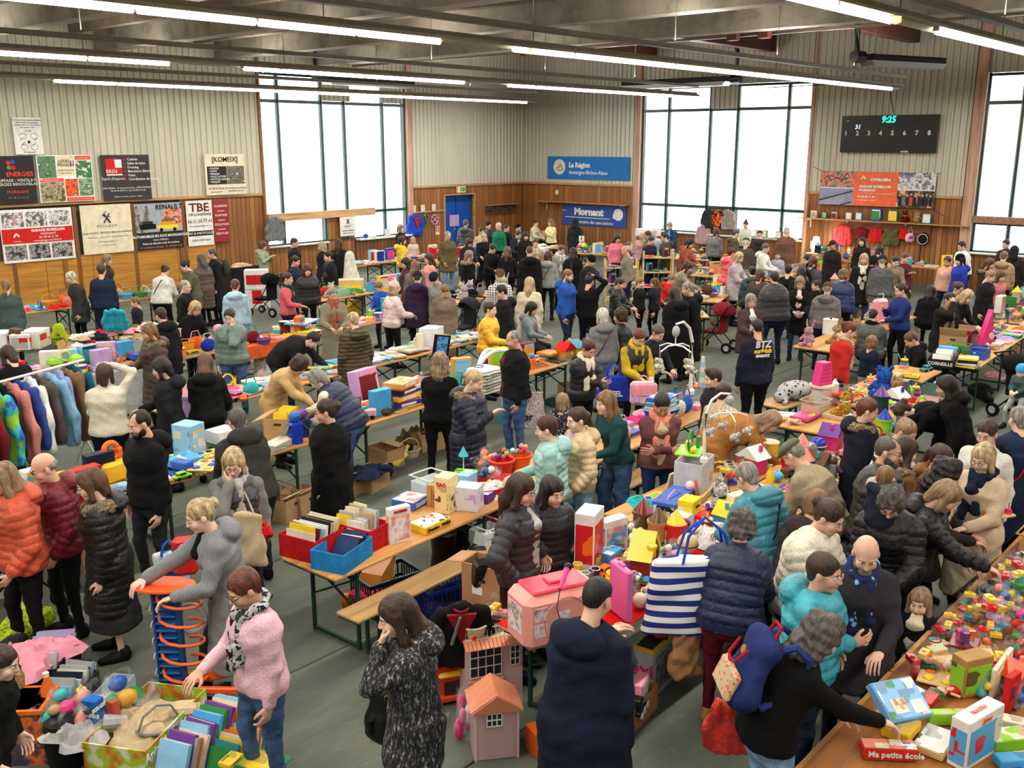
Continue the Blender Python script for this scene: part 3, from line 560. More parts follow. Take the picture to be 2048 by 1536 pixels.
def snets(f,lo,h):
 n=f.shape;nc=(n[0]-1,n[1]-1,n[2]-1);ins=f<0;acc=[];ids=[];edges=[]
 for a in range(3):
  s0=[slice(None)]*3;s1=[slice(None)]*3;s0[a]=slice(0,-1);s1[a]=slice(1,None)
  i,j,k=np.nonzero(ins[tuple(s0)]!=ins[tuple(s1)]);I=np.stack([i,j,k],1);J=I.copy();J[:,a]+=1
  f0=f[i,j,k];f1=f[J[:,0],J[:,1],J[:,2]];P=I.astype(float);P[:,a]+=f0/(f0-f1);o=[q for q in range(3)if q!=a];cells=[]
  for du,dv in((0,0),(-1,0),(-1,-1),(0,-1)):
   C=I.copy();C[:,o[0]]+=du;C[:,o[1]]+=dv;c=(C[:,0]*nc[1]+C[:,1])*nc[2]+C[:,2];cells.append(c);ids.append(c);acc.append(P)
  edges.append((np.stack(cells,1),f0<0,a))
 ids=np.concatenate(ids);acc=np.concatenate(acc);un,inv=np.unique(ids,return_inverse=True);cnt=np.bincount(inv)
 v=np.stack([np.bincount(inv,acc[:,q])/cnt for q in range(3)],1);q=[]
 for C,s_,a in edges:
  Q=np.searchsorted(un,C);flip=s_ if a!=1 else~s_;Q[~flip]=Q[~flip][:,::-1];q.append(Q)
 return lo+v*h,np.concatenate(q)
def vnorm(v,q):
 fn=np.cross(v[q[:,2]]-v[q[:,0]],v[q[:,3]]-v[q[:,1]]);n=np.zeros_like(v)
 for i in range(4):
  for a in range(3):n[:,a]+=np.bincount(q[:,i],fn[:,a],len(v))
 return n/(np.linalg.norm(n,axis=1,keepdims=True)+1e-9)
def npmesh(name,v,q):
 me=bpy.data.meshes.new(name);me.vertices.add(len(v));me.vertices.foreach_set('co',v.astype(np.float32).ravel());me.loops.add(q.size);me.loops.foreach_set('vertex_index',q.astype(np.int32).ravel())
 me.polygons.add(len(q));me.polygons.foreach_set('loop_start',(np.arange(len(q))*4).astype(np.int32));me.polygons.foreach_set('use_smooth',np.ones(len(q),bool));me.update(calc_edges=True);return me
def lump(v,amp,fq,seed=0):
 a=np.zeros(len(v));rs=np.random.RandomState(seed)
 for _ in range(11):
  d=rs.normal(size=3);d/=np.linalg.norm(d);a+=np.sin((v@d)*fq*rs.uniform(.6,1.7)+rs.uniform(0,6.28))
 return a*amp/3.6
 # ---- head, hair, hand and shoe templates, two levels of detail
TPL={}
def tpl(kind,lod):
 key=(kind,lod)
 if key in TPL:return TPL[key]
 F=Fld();h={'head':(.0062,.014),'hand':(.0062,.013),'shoe':(.011,.02)}.get(kind,(.0095,.019))[lod];nz=None
 if kind=='head':
  F.ell((0,-.012,.035),(.074,.092,.086),k=.02).ell((0,.016,-.045),(.056,.068,.074),k=.03).ell((0,.056,-.094),(.027,.024,.02),k=.025)
  F.cap((-.03,.072,.022),(.03,.072,.022),.013,k=.014).ell((-.037,.055,-.035),(.026,.026,.03),k=.02).ell((.037,.055,-.035),(.026,.026,.03),k=.02)
  F.ell((-.031,.094,.003),(.018,.016,.011),k=.01,sub=True).ell((.031,.094,.003),(.018,.016,.011),k=.01,sub=True)
  F.cap((0,.083,.01),(0,.102,-.03),.008,.0115,k=.01).ell((0,.093,-.035),(.018,.013,.009),k=.008)
  F.ell((0,.081,-.057),(.024,.012,.0065),k=.006).ell((0,.078,-.068),(.02,.012,.007),k=.006)
  for s_ in(-1,1):F.ell((s_*.076,-.012,-.01),(.011,.02,.031),k=.008)
  F.cap((0,-.022,-.07),(0,-.04,-.17),.05,.054,k=.03)
 elif kind=='hand':
  F.ell((0,.0,-.045),(.038,.016,.052),k=.012).cap((0,0,.03),(0,0,-.01),.026,.027,k=.012)
  for i,(x,L)in enumerate(((.03,.068),(.010,.078),(-.011,.072),(-.031,.056))):
   a=np.array((x,0,-.082));b=a+(x*.12,.014,-L*.48);c=b+(0,.03,-L*.36);d=c+(0,.022,-L*.1);r=.0098-.0008*i
   F.cap(a,b,r,r*.95,k=.004).cap(b,c,r*.95,r*.86,k=.003).cap(c,d,r*.86,r*.75,k=.003)
  F.cap((.028,.004,-.03),(.056,.02,-.062),.0135,.0115,k=.01).cap((.056,.02,-.062),(.06,.036,-.09),.0112,.009,k=.003)
 elif kind=='shoe':
  F.cap((0,-.05,.05),(0,.05,.042),.045,.042,k=.03).cap((0,.05,.04),(0,.145,.03),.045,.036,k=.03).cap((0,-.045,.05),(0,-.04,.11),.042,.043,k=.03).cut((0,0,.0),(0,0,-1)).cut((0,0,.125),(0,0,1))
 else:
  amp,fq=.003,70
  cran=lambda g=0:F.ell((0,-.02,.042),(.083+g,.1+g,.09+g),k=.02)
  face=lambda z=-.045,y=.125:F.ell((0,y,z),(.074,.082,.122),k=.012,sub=True)
  if kind=='short':cran().cap((0,-.06,.0),(0,-.058,-.05),.055,.045);face();F.cut((0,0,-.075),(0,0,-1))
  elif kind=='cropped':cran(-.006).cap((0,-.06,.0),(0,-.055,-.04),.052,.045);face(-.04,.118);F.cut((0,0,-.05),(0,0,-1))
  elif kind=='bald':
   F.ell((0,-.03,.01),(.081,.085,.05),k=.02);F.ell((0,.03,.06),(.07,.1,.07),k=.02,sub=True);face(-.02,.1);F.ell((0,0,.1),(.06,.09,.06),sub=True)
  elif kind=='quiff':cran(.002).ell((0,.05,.11),(.05,.04,.022),k=.03);face(-.04);F.cap((0,-.06,0),(0,-.058,-.04),.05,.045);F.cut((0,0,-.06),(0,0,-1));amp=.004
  elif kind=='curly':cran(.014).ell((-.06,-.02,-.02),(.04,.07,.06)).ell((.06,-.02,-.02),(.04,.07,.06)).ell((0,-.07,-.03),(.07,.05,.07));face(-.05,.14);amp,fq=.011,95
  elif kind=='bigcurl':cran(.016).ell((-.075,-.02,-.06),(.045,.06,.12)).ell((.075,-.02,-.06),(.045,.06,.12)).ell((0,-.08,-.08),(.09,.055,.15));face(-.05,.14);amp,fq=.012,75
  elif kind=='bob':
   cran(.006)
   for s_ in(-1,1):F.cap((s_*.066,0,.02),(s_*.078,.012,-.1),.03,.024)
   F.cap((0,-.07,.0),(0,-.085,-.09),.065,.05);face(-.05,.14)
  elif kind in('long','vlong'):
   e=-.25 if kind=='long' else-.4;cran(.006)
   for s_ in(-1,1):F.cap((s_*.066,0,.02),(s_*.08,.0,-.12),.03,.03).cap((s_*.08,.0,-.12),(s_*.07,-.03,e),.032,.02)
   F.cap((0,-.07,.0),(0,-.1,-.12),.066,.066).cap((0,-.1,-.12),(0,-.11,e),.068,.035);face(-.05,.14)
  elif kind in('pony','bun','topbun'):
   cran();F.cap((0,-.06,0),(0,-.055,-.04),.055,.048);face(-.045,.122);F.cut((0,0,-.07),(0,0,-1))
   if kind=='pony':F.ell((0,-.122,.02),(.026,.026,.026)).cap((0,-.13,.01),(0,-.155,-.12),.028,.03).cap((0,-.155,-.12),(0,-.145,-.22),.03,.012)
   elif kind=='bun':F.ell((0,-.128,.045),(.042,.036,.04),k=.01)
   else:F.ell((0,-.07,.135),(.042,.042,.036),k=.01)
  elif kind=='beanie':F.ell((0,-.018,.055),(.09,.106,.092),k=.02);F.cut((0,.0,.018),(0,-.2,-1));F.cap((0,.0,.03),(0,-.02,.03),.088,.09,k=.01);F.cut((0,0,.008),(0,-.25,-1));amp=.0015
  elif kind=='pompom':F.ell((0,-.018,.05),(.092,.108,.1),k=.02);F.cut((0,.0,.01),(0,-.25,-1));F.ell((0,-.03,.165),(.04,.04,.038),k=.004);amp,fq=.004,60
  elif kind=='cap':F.ell((0,-.018,.05),(.086,.102,.085),k=.02);F.cut((0,.0,.03),(0,0,-1));F.ell((0,.105,.04),(.06,.07,.012),rotx(R(-12)),k=.01);amp=0
  elif kind=='flatcap':F.ell((0,-.005,.075),(.098,.118,.052),rotx(R(-10)),k=.02);F.cut((0,0,.035),(0,0,-1));F.ell((0,.1,.05),(.07,.045,.012),rotx(R(-14)),k=.012);amp=.001
  elif kind=='hoodup':
   F.ell((0,-.03,.03),(.105,.125,.125),k=.03).cap((0,-.06,-.06),(0,-.07,-.14),.09,.1);F.ell((0,.11,-.01),(.075,.1,.105),k=.015,sub=True);amp,fq=.004,30
  if amp:nz=lambda v,q:v+vnorm(v,q)*lump(v*(1,1,.35 if kind in('long','vlong','bob','pony','short','cropped')else 1),amp,fq,5)[:,None]
 me=F.mesh(kind,h,nz);TPL[key]=me;return me
HAIRY=('short','cropped','bald','quiff','curly','bigcurl','bob','long','vlong','pony','bun','topbun')
def face_bits(M,skin,hair,lod,beard=None):
 """eyes, brows, lips, joined later into the body mesh: list of (verts, faces, slot)"""
 out=[]
 def b(mb,slot):v=np.concatenate(mb.v);out.append((v,mb.f,slot))
 n,m_=(10,6)if lod==0 else(6,4)
 e=MB();i_=MB();br=MB();lp=MB()
 for s_ in(-1,1):
  e.ball((s_*.031,.0745,.003),(.0135,.0115,.0088),n,m_);i_.ball((s_*.031,.0832,.003),(.006,.0034,.0062),n,m_)
  br.tube([(s_*.016,.0875,.021),(s_*.032,.0865,.026),(s_*.048,.075,.02)],[.003,.0036,.002],5)
 lp.ball((0,.0885,-.0575),(.021,.0055,.0042),n,4).ball((0,.0865,-.0665),(.018,.0055,.0052),n,4)
 b(e,1);b(i_,2);b(br,3);b(lp,4)
 if beard:
  bd=MB();bd.ball((0,.052,-.098),(.048,.046,.032),12,6)
  for s_ in(-1,1):bd.ball((s_*.052,.02,-.07),(.02,.042,.036),8,6)
  bd.ball((0,.0895,-.048),(.026,.008,.005),8,4);b(bd,3)
 return[(v@M[:3,:3].T+M[:3,3],f,s_)for v,f,s_ in out]
SKIN=[(.87,.69,.6),(.84,.65,.55),(.9,.75,.67),(.74,.54,.43)]
HC=dict(bl=(.13,.11,.1),db=(.24,.17,.13),br=(.36,.25,.18),lb=(.5,.37,.25),bn=(.72,.63,.48),gr=(.55,.53,.5),wh=(.8,.78,.73),rd=(.38,.2,.14),mr=(.3,.13,.13),dg=(.34,.32,.31),sb=(.56,.46,.36))
ARMS=dict(d=(.06,.05,-.55),p=(.03,.15,-.47),f=(-.07,.36,-.30),r=(-.02,.50,-.20),c=(-.15,.2,.06),k=(.1,.1,-.40),x=(-.27,.22,-.24),u=(-.08,.14,.17),b=(-.1,-.16,-.42),w=(.02,.22,-.48),v=(.04,-.2,-.48),h=(-.1,.30,-.10),l=(.04,.25,-.42),e=(-.11,.16,.12),t=(.02,.1,-.50))
def mat4(Rm,t):M=np.eye(4);M[:3,:3]=Rm;M[:3,3]=t;return M
def xf(v,M):return v@M[:3,:3].T+M[:3,3]
def verts_of(me):
 v=np.empty(len(me.vertices)*3,np.float32);me.vertices.foreach_get('co',v);q=np.empty(len(me.loops),np.int32);me.loops.foreach_get('vertex_index',q);return v.reshape(-1,3).astype(float),q.reshape(-1,4)
NP=[0];PEOPLE=[]
def person(px,py,Ht,fa,arms,lean,hp,top,tc,leg,lc,hs,hc,label,hy=0,legs='s',ex='',cap=None,tm=None,sleeve=None,shoe='black',sk=None,bw=1.0,name='person',seat=.48,kid=None,z0=0.0,group=None,t2=None,inner='cream',opn=0):
 """one figure whose crown stands at picture point (px, py); fa: facing, 0 towards the camera, 90 to the right of the picture"""
 bw=bw*1.16;NP[0]+=1;s_=Ht/1.7;kid=Ht<1.45 if kid is None else kid;hsz=(.95 if not kid else.80+.1*(Ht-.9))*1.08
 L=R(lean);hpr=R(hp);sit=legs=='q';kne=legs=='n'
 hipz={'q':seat+.09,'n':.42*s_}.get(legs,.53*Ht)
 hip=np.array([0,-math.sin(L)*.16*s_ if not sit else 0,hipz+(0 if sit or kne else-(1-math.cos(L))*.03)])
 up=np.array([0,0,1.0]);rx=lambda a,v:rotx(-a)@np.asarray(v,float)
 wst=hip+rx(L*.55,(0,0,.105*Ht));chs=wst+rx(L,(0,0,.12*Ht));shl=chs+rx(L*1.05,(0,0,.06*Ht));nkb=chs+rx(L*1.1,(0,0,.082*Ht))
 hc_=nkb+rx((L*1.1+hpr)/2,(0,.012*s_,.098*Ht*(1 if not kid else.95)))
 HM=rotz(-R(hy))@rotx(-hpr)*hsz;crown=hc_+HM@np.array((0,-.01,.125))
 # place
 r=ray(px,py);crz=crown[2]+z0;t=(crz-CH)/r[2];P=np.array([r[0]*t,r[1]*t]);tocam=-P/np.linalg.norm(P);rgt=np.array([-tocam[1],tocam[0]])
 rgt=rgt if rgt@RT[:2]>0 else-rgt;fwd=tocam*math.cos(R(fa))+rgt*math.sin(R(fa));ang=math.atan2(fwd[1],fwd[0])-math.pi/2
 off=rotz(ang)@np.array([crown[0],crown[1],0]);root=(P[0]-off[0],P[1]-off[1],z0)
 D=math.hypot(P[0],P[1]);lod=0 if D<10.5 else 1;h=min(.024,max(.0105,D*.0013))
 T=thing(name,label,'person',root,ang,group);PEOPLE.append((T,root,ang))
 sw=(.165 if not kid else.15)*s_*(.93+.07*bw);fat=bw*s_
 cap_={};F=Fld();B=Fld()
 # arms
 hands=[];A=[]
 for sd,ch in((1,arms[0]),(-1,arms[-1])):
  o=np.array(ARMS[ch])*s_;sh=shl+rx(L,(sd*sw,0,-.035*s_));tgt=sh+np.array([sd*o[0],0,0])+(rx(L*(.35 if ch in 'frlhxdpwvtb' else 1),(0,o[1],o[2])))
  if ch in 'ce':tgt=hc_+HM@np.array((sd*.035,.125,-.12 if ch=='c' else-.02))
  if ch=='u':tgt=hc_+HM@np.array((sd*.08,.03,.1))
  la,lf=.29*s_,.255*s_;d=tgt-sh;dl=np.linalg.norm(d)
  if dl>(la+lf)*.985:tgt=sh+d*((la+lf)*.985/dl);d=tgt-sh;dl=np.linalg.norm(d)
  c_=(la*la-lf*lf+dl*dl)/(2*dl);hh=math.sqrt(max(la*la-c_*c_,1e-6));pole={'k':np.array([sd*1.,-.5,.2]),'c':np.array([sd*.5,.1,-1]),'e':np.array([sd*.6,.1,-1]),'u':np.array([sd*1.,.2,.1]),'b':np.array([sd*1,-.4,0])}.get(ch,np.array([sd*.55,-.75,-.35]))
  dn=d/dl;pole=unit(pole-dn*(pole@dn));el=sh+dn*c_+pole*hh;A.append((sd,sh,el,tgt,ch))
  # hand frame: -z along forearm
  zf=-unit(tgt-el);inw=np.array([-sd,.2,0.])if ch in 'dpwvtkb' else np.array([0,.2,-1.])if ch in 'frlh' else unit(hc_-tgt)if ch in 'ceu' else np.array([0.,-1,0])
  yf=unit(inw-zf*(inw@zf));xf_=np.cross(yf,zf);hands.append((mat4(np.stack([xf_*(1 if sd>0 else 1),yf,zf],1)*(hsz*1.0),tgt),sd,xf_))
  # legs
 lg=[]
 for sd in(1,-1):
  hj=hip+(sd*.085*fat,0,-.03*s_)
  if sit:kn=hj+(sd*.05,.40*s_,-.01);kn[2]=min(hipz,.50*s_+.02);an=kn+(0,-.03,-(kn[2]-.08))
  elif kne:kn=hj+(sd*.03,.30*s_,.04);an=kn+(0,-.33*s_,-kn[2]+.1)
  elif legs=='w':f_=sd;kn=hj+(0,.10*s_+.09*f_*s_,-.235*Ht);an=np.array([hj[0],hip[1]+.26*f_*s_,.08+(.05 if f_<0 else 0)])
  else:f_=sd*.04;kn=np.array([hj[0]*1.08,hip[1]*.5+.035+f_,.285*Ht]);an=np.array([hj[0]*1.15,hip[1]*.1-.01+f_*.8,.08])
  if z0<0:pass
  lg.append((sd,hj,kn,an))
  # body (continuous skin surface under the clothes)
 bk=.03
 B.seg(hip-(0,0,.04),wst,(1,0,0),(.135*fat,.085*fat),(.115*fat,.075*fat)).seg(wst,chs,(1,0,0),(.115*fat,.075*fat),(.13*fat,.085*fat)).seg(chs,shl,(1,0,0),(.13*fat,.08*fat),(.09*s_,.05*s_))
 B.cap(nkb-(0,0,.02),hc_+HM@np.array((0,-.03,-.08)),.05*s_**.5,.048*s_**.5,k=.02)
 for sd,sh,el,tg,ch in A:B.cap(sh,el,.04*s_,.033*s_,k=.02).cap(el,tg,.033*s_,.022*s_,k=.015)
 for sd,hj,kn,an in lg:B.cap(hj,kn,.06*fat,.042*s_,k=.02).cap(kn,an,.042*s_,.03*s_,k=.02)
 sl=TPL.get('q');hb=max(h*1.5,.024)
 bm=B.mesh('body',hb);bv,bq=verts_of(bm);bpy.data.meshes.remove(bm)
 V=[bv];Q=[tuple(x)for x in bq.tolist()];S=[0]*len(Q);nn=len(bv)
 hv,hq=TPL.setdefault(('hv',lod),verts_of(tpl('head',lod)));V.append(xf(hv,mat4(HM,hc_)));Q+=[tuple(x)for x in(hq+nn).tolist()];S+=[0]*len(hq);nn+=len(hv)
 gv,gq=TPL.setdefault(('gv',lod),verts_of(tpl('hand',lod)))
 for Mh,sd,_ in hands:
  v_=gv*(1,1,1)if sd>0 else gv*(-1,1,1);
  flipq=gq if np.linalg.det(Mh[:3,:3])*sd>0 else gq[:,::-1]
  V.append(xf(v_,Mh));Q+=[tuple(x)for x in(flipq+nn).tolist()];S+=[0]*len(gq);nn+=len(gv)
 sk=SKIN[NP[0]%3]if sk is None else SKIN[sk]
 for v_,f_,slot in face_bits(mat4(HM,hc_),sk,hc,lod,'B' in ex):V.append(v_);Q+=[tuple(i+nn for i in q)for q in f_];S+=[slot]*len(f_);nn+=len(v_)
 me=bpy.data.meshes.new('body');me.from_pydata(np.concatenate(V).tolist(),[],Q);me.update();me.polygons.foreach_set('use_smooth',[True]*len(Q));me.polygons.foreach_set('material_index',S)
 hcol=HC[hc]
 for m_ in(mat(sk,'skin'),mat((.85,.83,.8),'plastic'),mat((.12,.09,.07),'plastic'),mat(dk(hcol,.8),'plain'),mat((.72,.38,.36),'skin')):me.materials.append(m_)
 o=bpy.data.objects.new('body',me);col.objects.link(o);o.parent=T
 # top garment
 puf=top in('puffer','lpuffer','vest');thick={'puffer':.036,'lpuffer':.036,'vest':.034,'coat':.024,'lcoat':.026,'jacket':.024,'hoodie':.02,'sweater':.014,'shirt':.01}[top]
 low={'puffer':-.02,'lpuffer':-.27,'vest':-.0,'coat':-.18,'lcoat':-.36,'jacket':-.0,'hoodie':-.015,'sweater':.0,'shirt':.0}[top]*Ht/1.0*.95
 th=thick*s_;hr=(.165*fat+th,.115*fat+th);wr_=(.138*fat+th,.098*fat+th);cr=(.165*s_*(.5+.5*bw)+th,.112*fat+th);sr=(.10*s_,.062*s_)
 if low<-.05:
  hem=hip+np.array([0,(.03 if not sit else.2),low if not sit else-.06]);fl_=1.1;F.seg(hem,hip,(1,0,0),(hr[0]*fl_,hr[1]*fl_*1.06),hr)
  if not sit:F.cut(hem,(0,0,-1))
 else:
  hem=hip+(0,0,low+.01);F.seg(hip-(0,0,.02),hip,(1,0,0),hr,hr)
 F.seg(hip,wst,(1,0,0),hr,wr_).seg(wst,chs,(1,0,0),wr_,cr).seg(chs,shl,(1,0,0),cr,sr,k=.05).cap(shl,nkb,.07*s_,.06*s_,k=.04)
 for sd in(1,-1):F.cap(nkb-rx(L,(0,0,.012)),shl+rx(L,(sd*sw*.85,0,-.035*s_)),.05*s_,.052*s_+th*.4,k=.05)
 if low>=-.05:F.cut(hip+rx(L*.3,(0,0,-.045+low)),rx(L*.3,(0,0,-1)))
 AR=Fld()if(sleeve or top=='vest')else F
 pa=.012 if puf and top!='vest' else 0
 for sd,sh,el,tg,ch in A:
  en=tg+unit(el-tg)*.012;AR.cap(sh,el,.056*s_+th*.5+pa,.046*s_+th*.5+pa,k=.04 if AR is F else.01).cap(el,en,.046*s_+th*.5+pa,.034*s_+th*.45+pa*.6,k=.02)
 if 'h' in ex or top=='hoodie':
  F.ell(nkb+rx(L,(0,-cr[1]*.72-.02,-.02)),(.16*s_,.1*s_,.085*s_),rotx(-L+.7),k=.02).ell(nkb+rx(L,(0,-.03,.055)),(.062,.06,.05),rotx(-L),k=.015,sub=True)
  for sd in(1,-1):F.cap(nkb+rx(L,(sd*.085,-.05,.0)),nkb+rx(L,(sd*.04,.08,-.05)),.035,.022,k=.02)
 elif 'c' in ex or puf or top in('coat','lcoat','jacket'):F.cap(nkb,nkb+rx(L,(0,.0,.035*s_)),.07*s_,.068*s_,k=.02)
 F.ell(hc_+HM@np.array((0,-.01,-.1)),(.057*s_**.5,.062*s_**.5,.05),rotx(-hpr),k=.012,sub=True)
 tcol=C3(tc);mk=tm or({'puffer':'quilt','lpuffer':'quilt','vest':'quilt','sweater':'wool','hoodie':'cloth'}.get(top,'cloth'));seed=NP[0]
 pitch=.062*s_*(1.1 if D<12 else 1.5)
 def shape(v,q,puf=puf):
  n=vnorm(v,q);dd=lump(v,.0045*s_,22,seed)+lump(v*(1,1,.5),.003*s_,55,seed+1)
  fold=np.abs(np.sin(v[:,2]*26+2.2*np.sin(v[:,0]*9+seed)+v[:,1]*7))**3*.0045
  best=np.full(len(v),9.);s0=np.zeros(len(v))
  ch_=[(hem if low<-.05 else hip,hip,.17),(hip,wst,.15),(wst,chs,.15),(chs,nkb,.14)];acc=0
  for a,b,r_ in ch_:
   d=b-a;LL=np.linalg.norm(d)
   if LL<1e-4:continue
   t_=np.clip((v-a)@d/LL**2,0,1);ds=np.linalg.norm(v-a-t_[:,None]*d,axis=1)-r_;m_=ds<best;best[m_]=ds[m_];s0[m_]=(acc+t_*LL)[m_];acc+=LL
  for sd,sh,el,tg,ch in A:
   acc=0
   for a,b,r_ in((sh,el,.06),(el,tg,.05)):
    d=b-a;LL=np.linalg.norm(d);t_=np.clip((v-a)@d/LL**2,0,1);ds=np.linalg.norm(v-a-t_[:,None]*d,axis=1)-r_*s_;m_=ds<best;best[m_]=ds[m_];s0[m_]=(acc+t_*LL)[m_];acc+=LL
  if puf:
   if 'z' in ex:s0=s0+np.abs(v[:,0])*.5
   dd=dd*.6+(np.abs(np.sin(math.pi*s0/pitch))**.5-.75)*.014*s_
  else:dd=dd+fold
  return v+n*dd[:,None]
 tm_=mat(tc,mk,*(t2 or()));o=linkm({'vest':'vest','sweater':'sweater','hoodie':'hoodie','shirt':'shirt'}.get(top,'coat' if low<-.1 else 'jacket'),F.mesh('garment',h,shape),tm_,T)
 if AR is not F:linkm('sleeves',AR.mesh('sleeves',h,lambda v,q:shape(v,q,False)),mat(sleeve or 'charcoal','quilt' if sleeve and 'q' in ex else 'cloth'),T)
 # trousers or skirt
 G=Fld();lw={'j':(.088,.062,.05),'n':(.083,.055,.041),'w':(.092,.085,.088),'s':(.085,.055,.041),'k':(.085,.055,.041)}[leg]
 G.seg(hip+(0,0,-.03),hip+(0,0,.045),(1,0,0),(.16*fat,.112*fat),(.148*fat,.105*fat),k=.03)
 for sd,hj,kn,an in lg:G.cap(hj,kn,lw[0]*fat,lw[1]*s_,k=.03).cap(kn,an+(0,0,.0),lw[1]*s_,lw[2]*s_,k=.02)
 if leg=='s':G=Fld().seg(hip-(0,0,.35*Ht),hip,(1,0,0),(.2*fat,.17*fat),(.15*fat,.11*fat)).cut(hip-(0,0,.35*Ht),(0,0,-1))
 def tsh(v,q):n=vnorm(v,q);return v+n*(lump(v,.004,30,seed)+np.abs(np.sin(v[:,2]*30+v[:,0]*12+seed))**4*.005)[:,None]
 linkm('skirt' if leg=='s' else 'trousers',G.mesh('trousers',max(h,.017),tsh),mat(lc,'denim' if 'denim' in str(lc)else 'cloth'),T)
 for sd,hj,kn,an in lg:
  M=Matrix.Translation(Vector((an[0],an[1]+.02,an[2]-.08)))@Matrix.Rotation(-R(8)*sd,4,'Z')@Matrix.Scale(max(.7,s_*1.0),4)
  linkm('shoe',tpl('shoe',lod),mat(shoe,'plain'),T,M)
  # hair / headwear
 HMm=Matrix([list(HM[i])+[hc_[i]]for i in range(3)]+[[0,0,0,1]])
 if hs in HAIRY:linkm('hair',tpl(hs,lod),mat(hcol,'hair'),T,HMm)
 else:
  ucol,hn=(cap or 'black'),{'beanie':'beanie','pompom':'bobble_hat','cap':'cap','flatcap':'flat_cap','hoodup':'raised_hood'}[hs]
  linkm('hair',tpl('cropped' if hs in('cap','flatcap')else 'bob' if 'L' in ex else 'cropped',lod),mat(hcol,'hair'),T,HMm);linkm(hn,tpl(hs,lod),mat(ucol,'cloth' if hs!='beanie' else 'wool'),T,HMm)
  # extras
 W=lambda p:tuple(hc_+HM@np.array(p))
 if 'g' in ex:
  g=MB()
  for sd in(-1,1):g.tube([W((sd*.031+.022*math.cos(a),.097,.0+.017*math.sin(a)))for a in[i*math.pi/5 for i in range(10)]],.0018,5,True).tube([W((sd*.053,.095,.004)),W((sd*.078,.0,.005))],.0018,5)
  g.tube([W((-.009,.098,.004)),W((.009,.098,.004))],.0018,5);g.build('glasses',mat('white' if 'G' in ex else 'black','plastic'),T)
 if 'S' in ex:
  sc2=Fld();pts=[nkb+rx(L,(.082*math.cos(a),.09*math.sin(a)-.005,.03-.03*math.sin(a)))for a in[i*math.pi/5 for i in range(10)]]
  for i in range(10):sc2.cap(pts[i],pts[(i+1)%10],.034,k=.015)
  sc2.cap(nkb+rx(L,(.04,.10,-.02)),nkb+rx(L,(.06,.145,-.36)),.035,.045,k=.02).cap(nkb+rx(L,(-.04,.10,-.02)),nkb+rx(L,(-.05,.15,-.28)),.035,.045,k=.02)
  a_,b_,c_=(cap if hs in HAIRY and cap else 'grey'),None,None
  linkm('scarf',sc2.mesh('scarf',max(.014,h),lambda v,q:v+vnorm(v,q)*lump(v,.009,60,seed)[:,None]),a_ if not isinstance(a_,(str,tuple))else mat(a_,'wool'),T)
 if opn:
  fy=cr[1]+.012;fr_=Fld().seg(hip+rx(L*.3,(0,hr[1]-.012,-.01)),wst+rx(L*.6,(0,wr_[1]-.008,0)),(1,0,0),(.05,.02),(.06,.02),k=.02).seg(wst+rx(L*.6,(0,wr_[1]-.008,0)),chs+rx(L,(0,fy-.02,.04)),(1,0,0),(.06,.02),(.07,.022),k=.02).cap(chs+rx(L,(0,fy-.02,.04)),nkb+rx(L,(0,.05,0)),.04,.045)
  linkm('shirt_front',fr_.mesh('front',.014),inner if not isinstance(inner,(str,tuple))else mat(inner,'cloth'),T)
 if 'F' in ex:
  fu=Fld();pts=[nkb+rx(L,(.15*math.cos(a)*s_,-.06+.12*math.sin(a),-.02-.055*math.sin(a)*-1))for a in[math.pi+i*math.pi/9 for i in range(10)]]
  pts=[nkb+rx(L,(.1,.07,-.03))]+[nkb+rx(L,(-.155*math.cos(a),-.035-.125*math.sin(a),.0-.02*math.sin(a)))for a in[i*math.pi/9 for i in range(10)][::-1]]+[nkb+rx(L,(-.1,.07,-.03))]
  for i in range(len(pts)-1):fu.cap(pts[i],pts[i+1],.046,k=.015)
  linkm('fur_trim',fu.mesh('fur',max(.012,h*.8),lambda v,q:v+vnorm(v,q)*(lump(v,.007,190,seed)+lump(v,.006,90,3))[:,None]),mat((.6,.52,.42),'fur'),T)
 if 'b' in ex:
  bp=thing('backpack','backpack worn by the '+label,'backpack',tuple(np.array(root)+rotz(ang)@(shl+rx(L,(0,-.25,-.16)))),ang)
  MB().ball((0,0,0),(.15,.09,.21),16,10).build('sack',mat(cap or 'black','cloth'),bp);MB().ball((0,-.07,-.06),(.11,.04,.09)).build('pocket',mat(dk(cap or 'black',.8),'cloth'),bp)
  for sd in(-1,1):MB().tube([(sd*.09,.06,.17),(sd*.11,.2,.24),(sd*.12,.3,.12),(sd*.12,.16,-.12)],.016,6).build('strap',mat(cap or 'black','cloth'),bp)
 if 'x' in ex:
  MB().tube([tuple(shl+rx(L,(.09,.0,.045))),tuple(chs+rx(L,(.05,cr[1]+.01,.03))),tuple(hip+(-.15,.13*s_+.03,.06)),],.009,6).tube([tuple(shl+rx(L,(.09,.0,.045))),tuple(chs+rx(L,(.05,-cr[1]-.012,.03))),tuple(wst+rx(L,(-.06,-wr_[1]-.02,.02))),tuple(hip+(-.17,-.1,.05))],.009,6).build('bag_strap',mat(cap or 'black','plain'),T)
 return T,root,ang,dict(hands=[xf(np.array([[0,.02,-.09]]),m_[0])[0]for m_ in hands],hip=hip,shl=shl,chs=chs,nkb=nkb,hc=hc_,HM=HM)
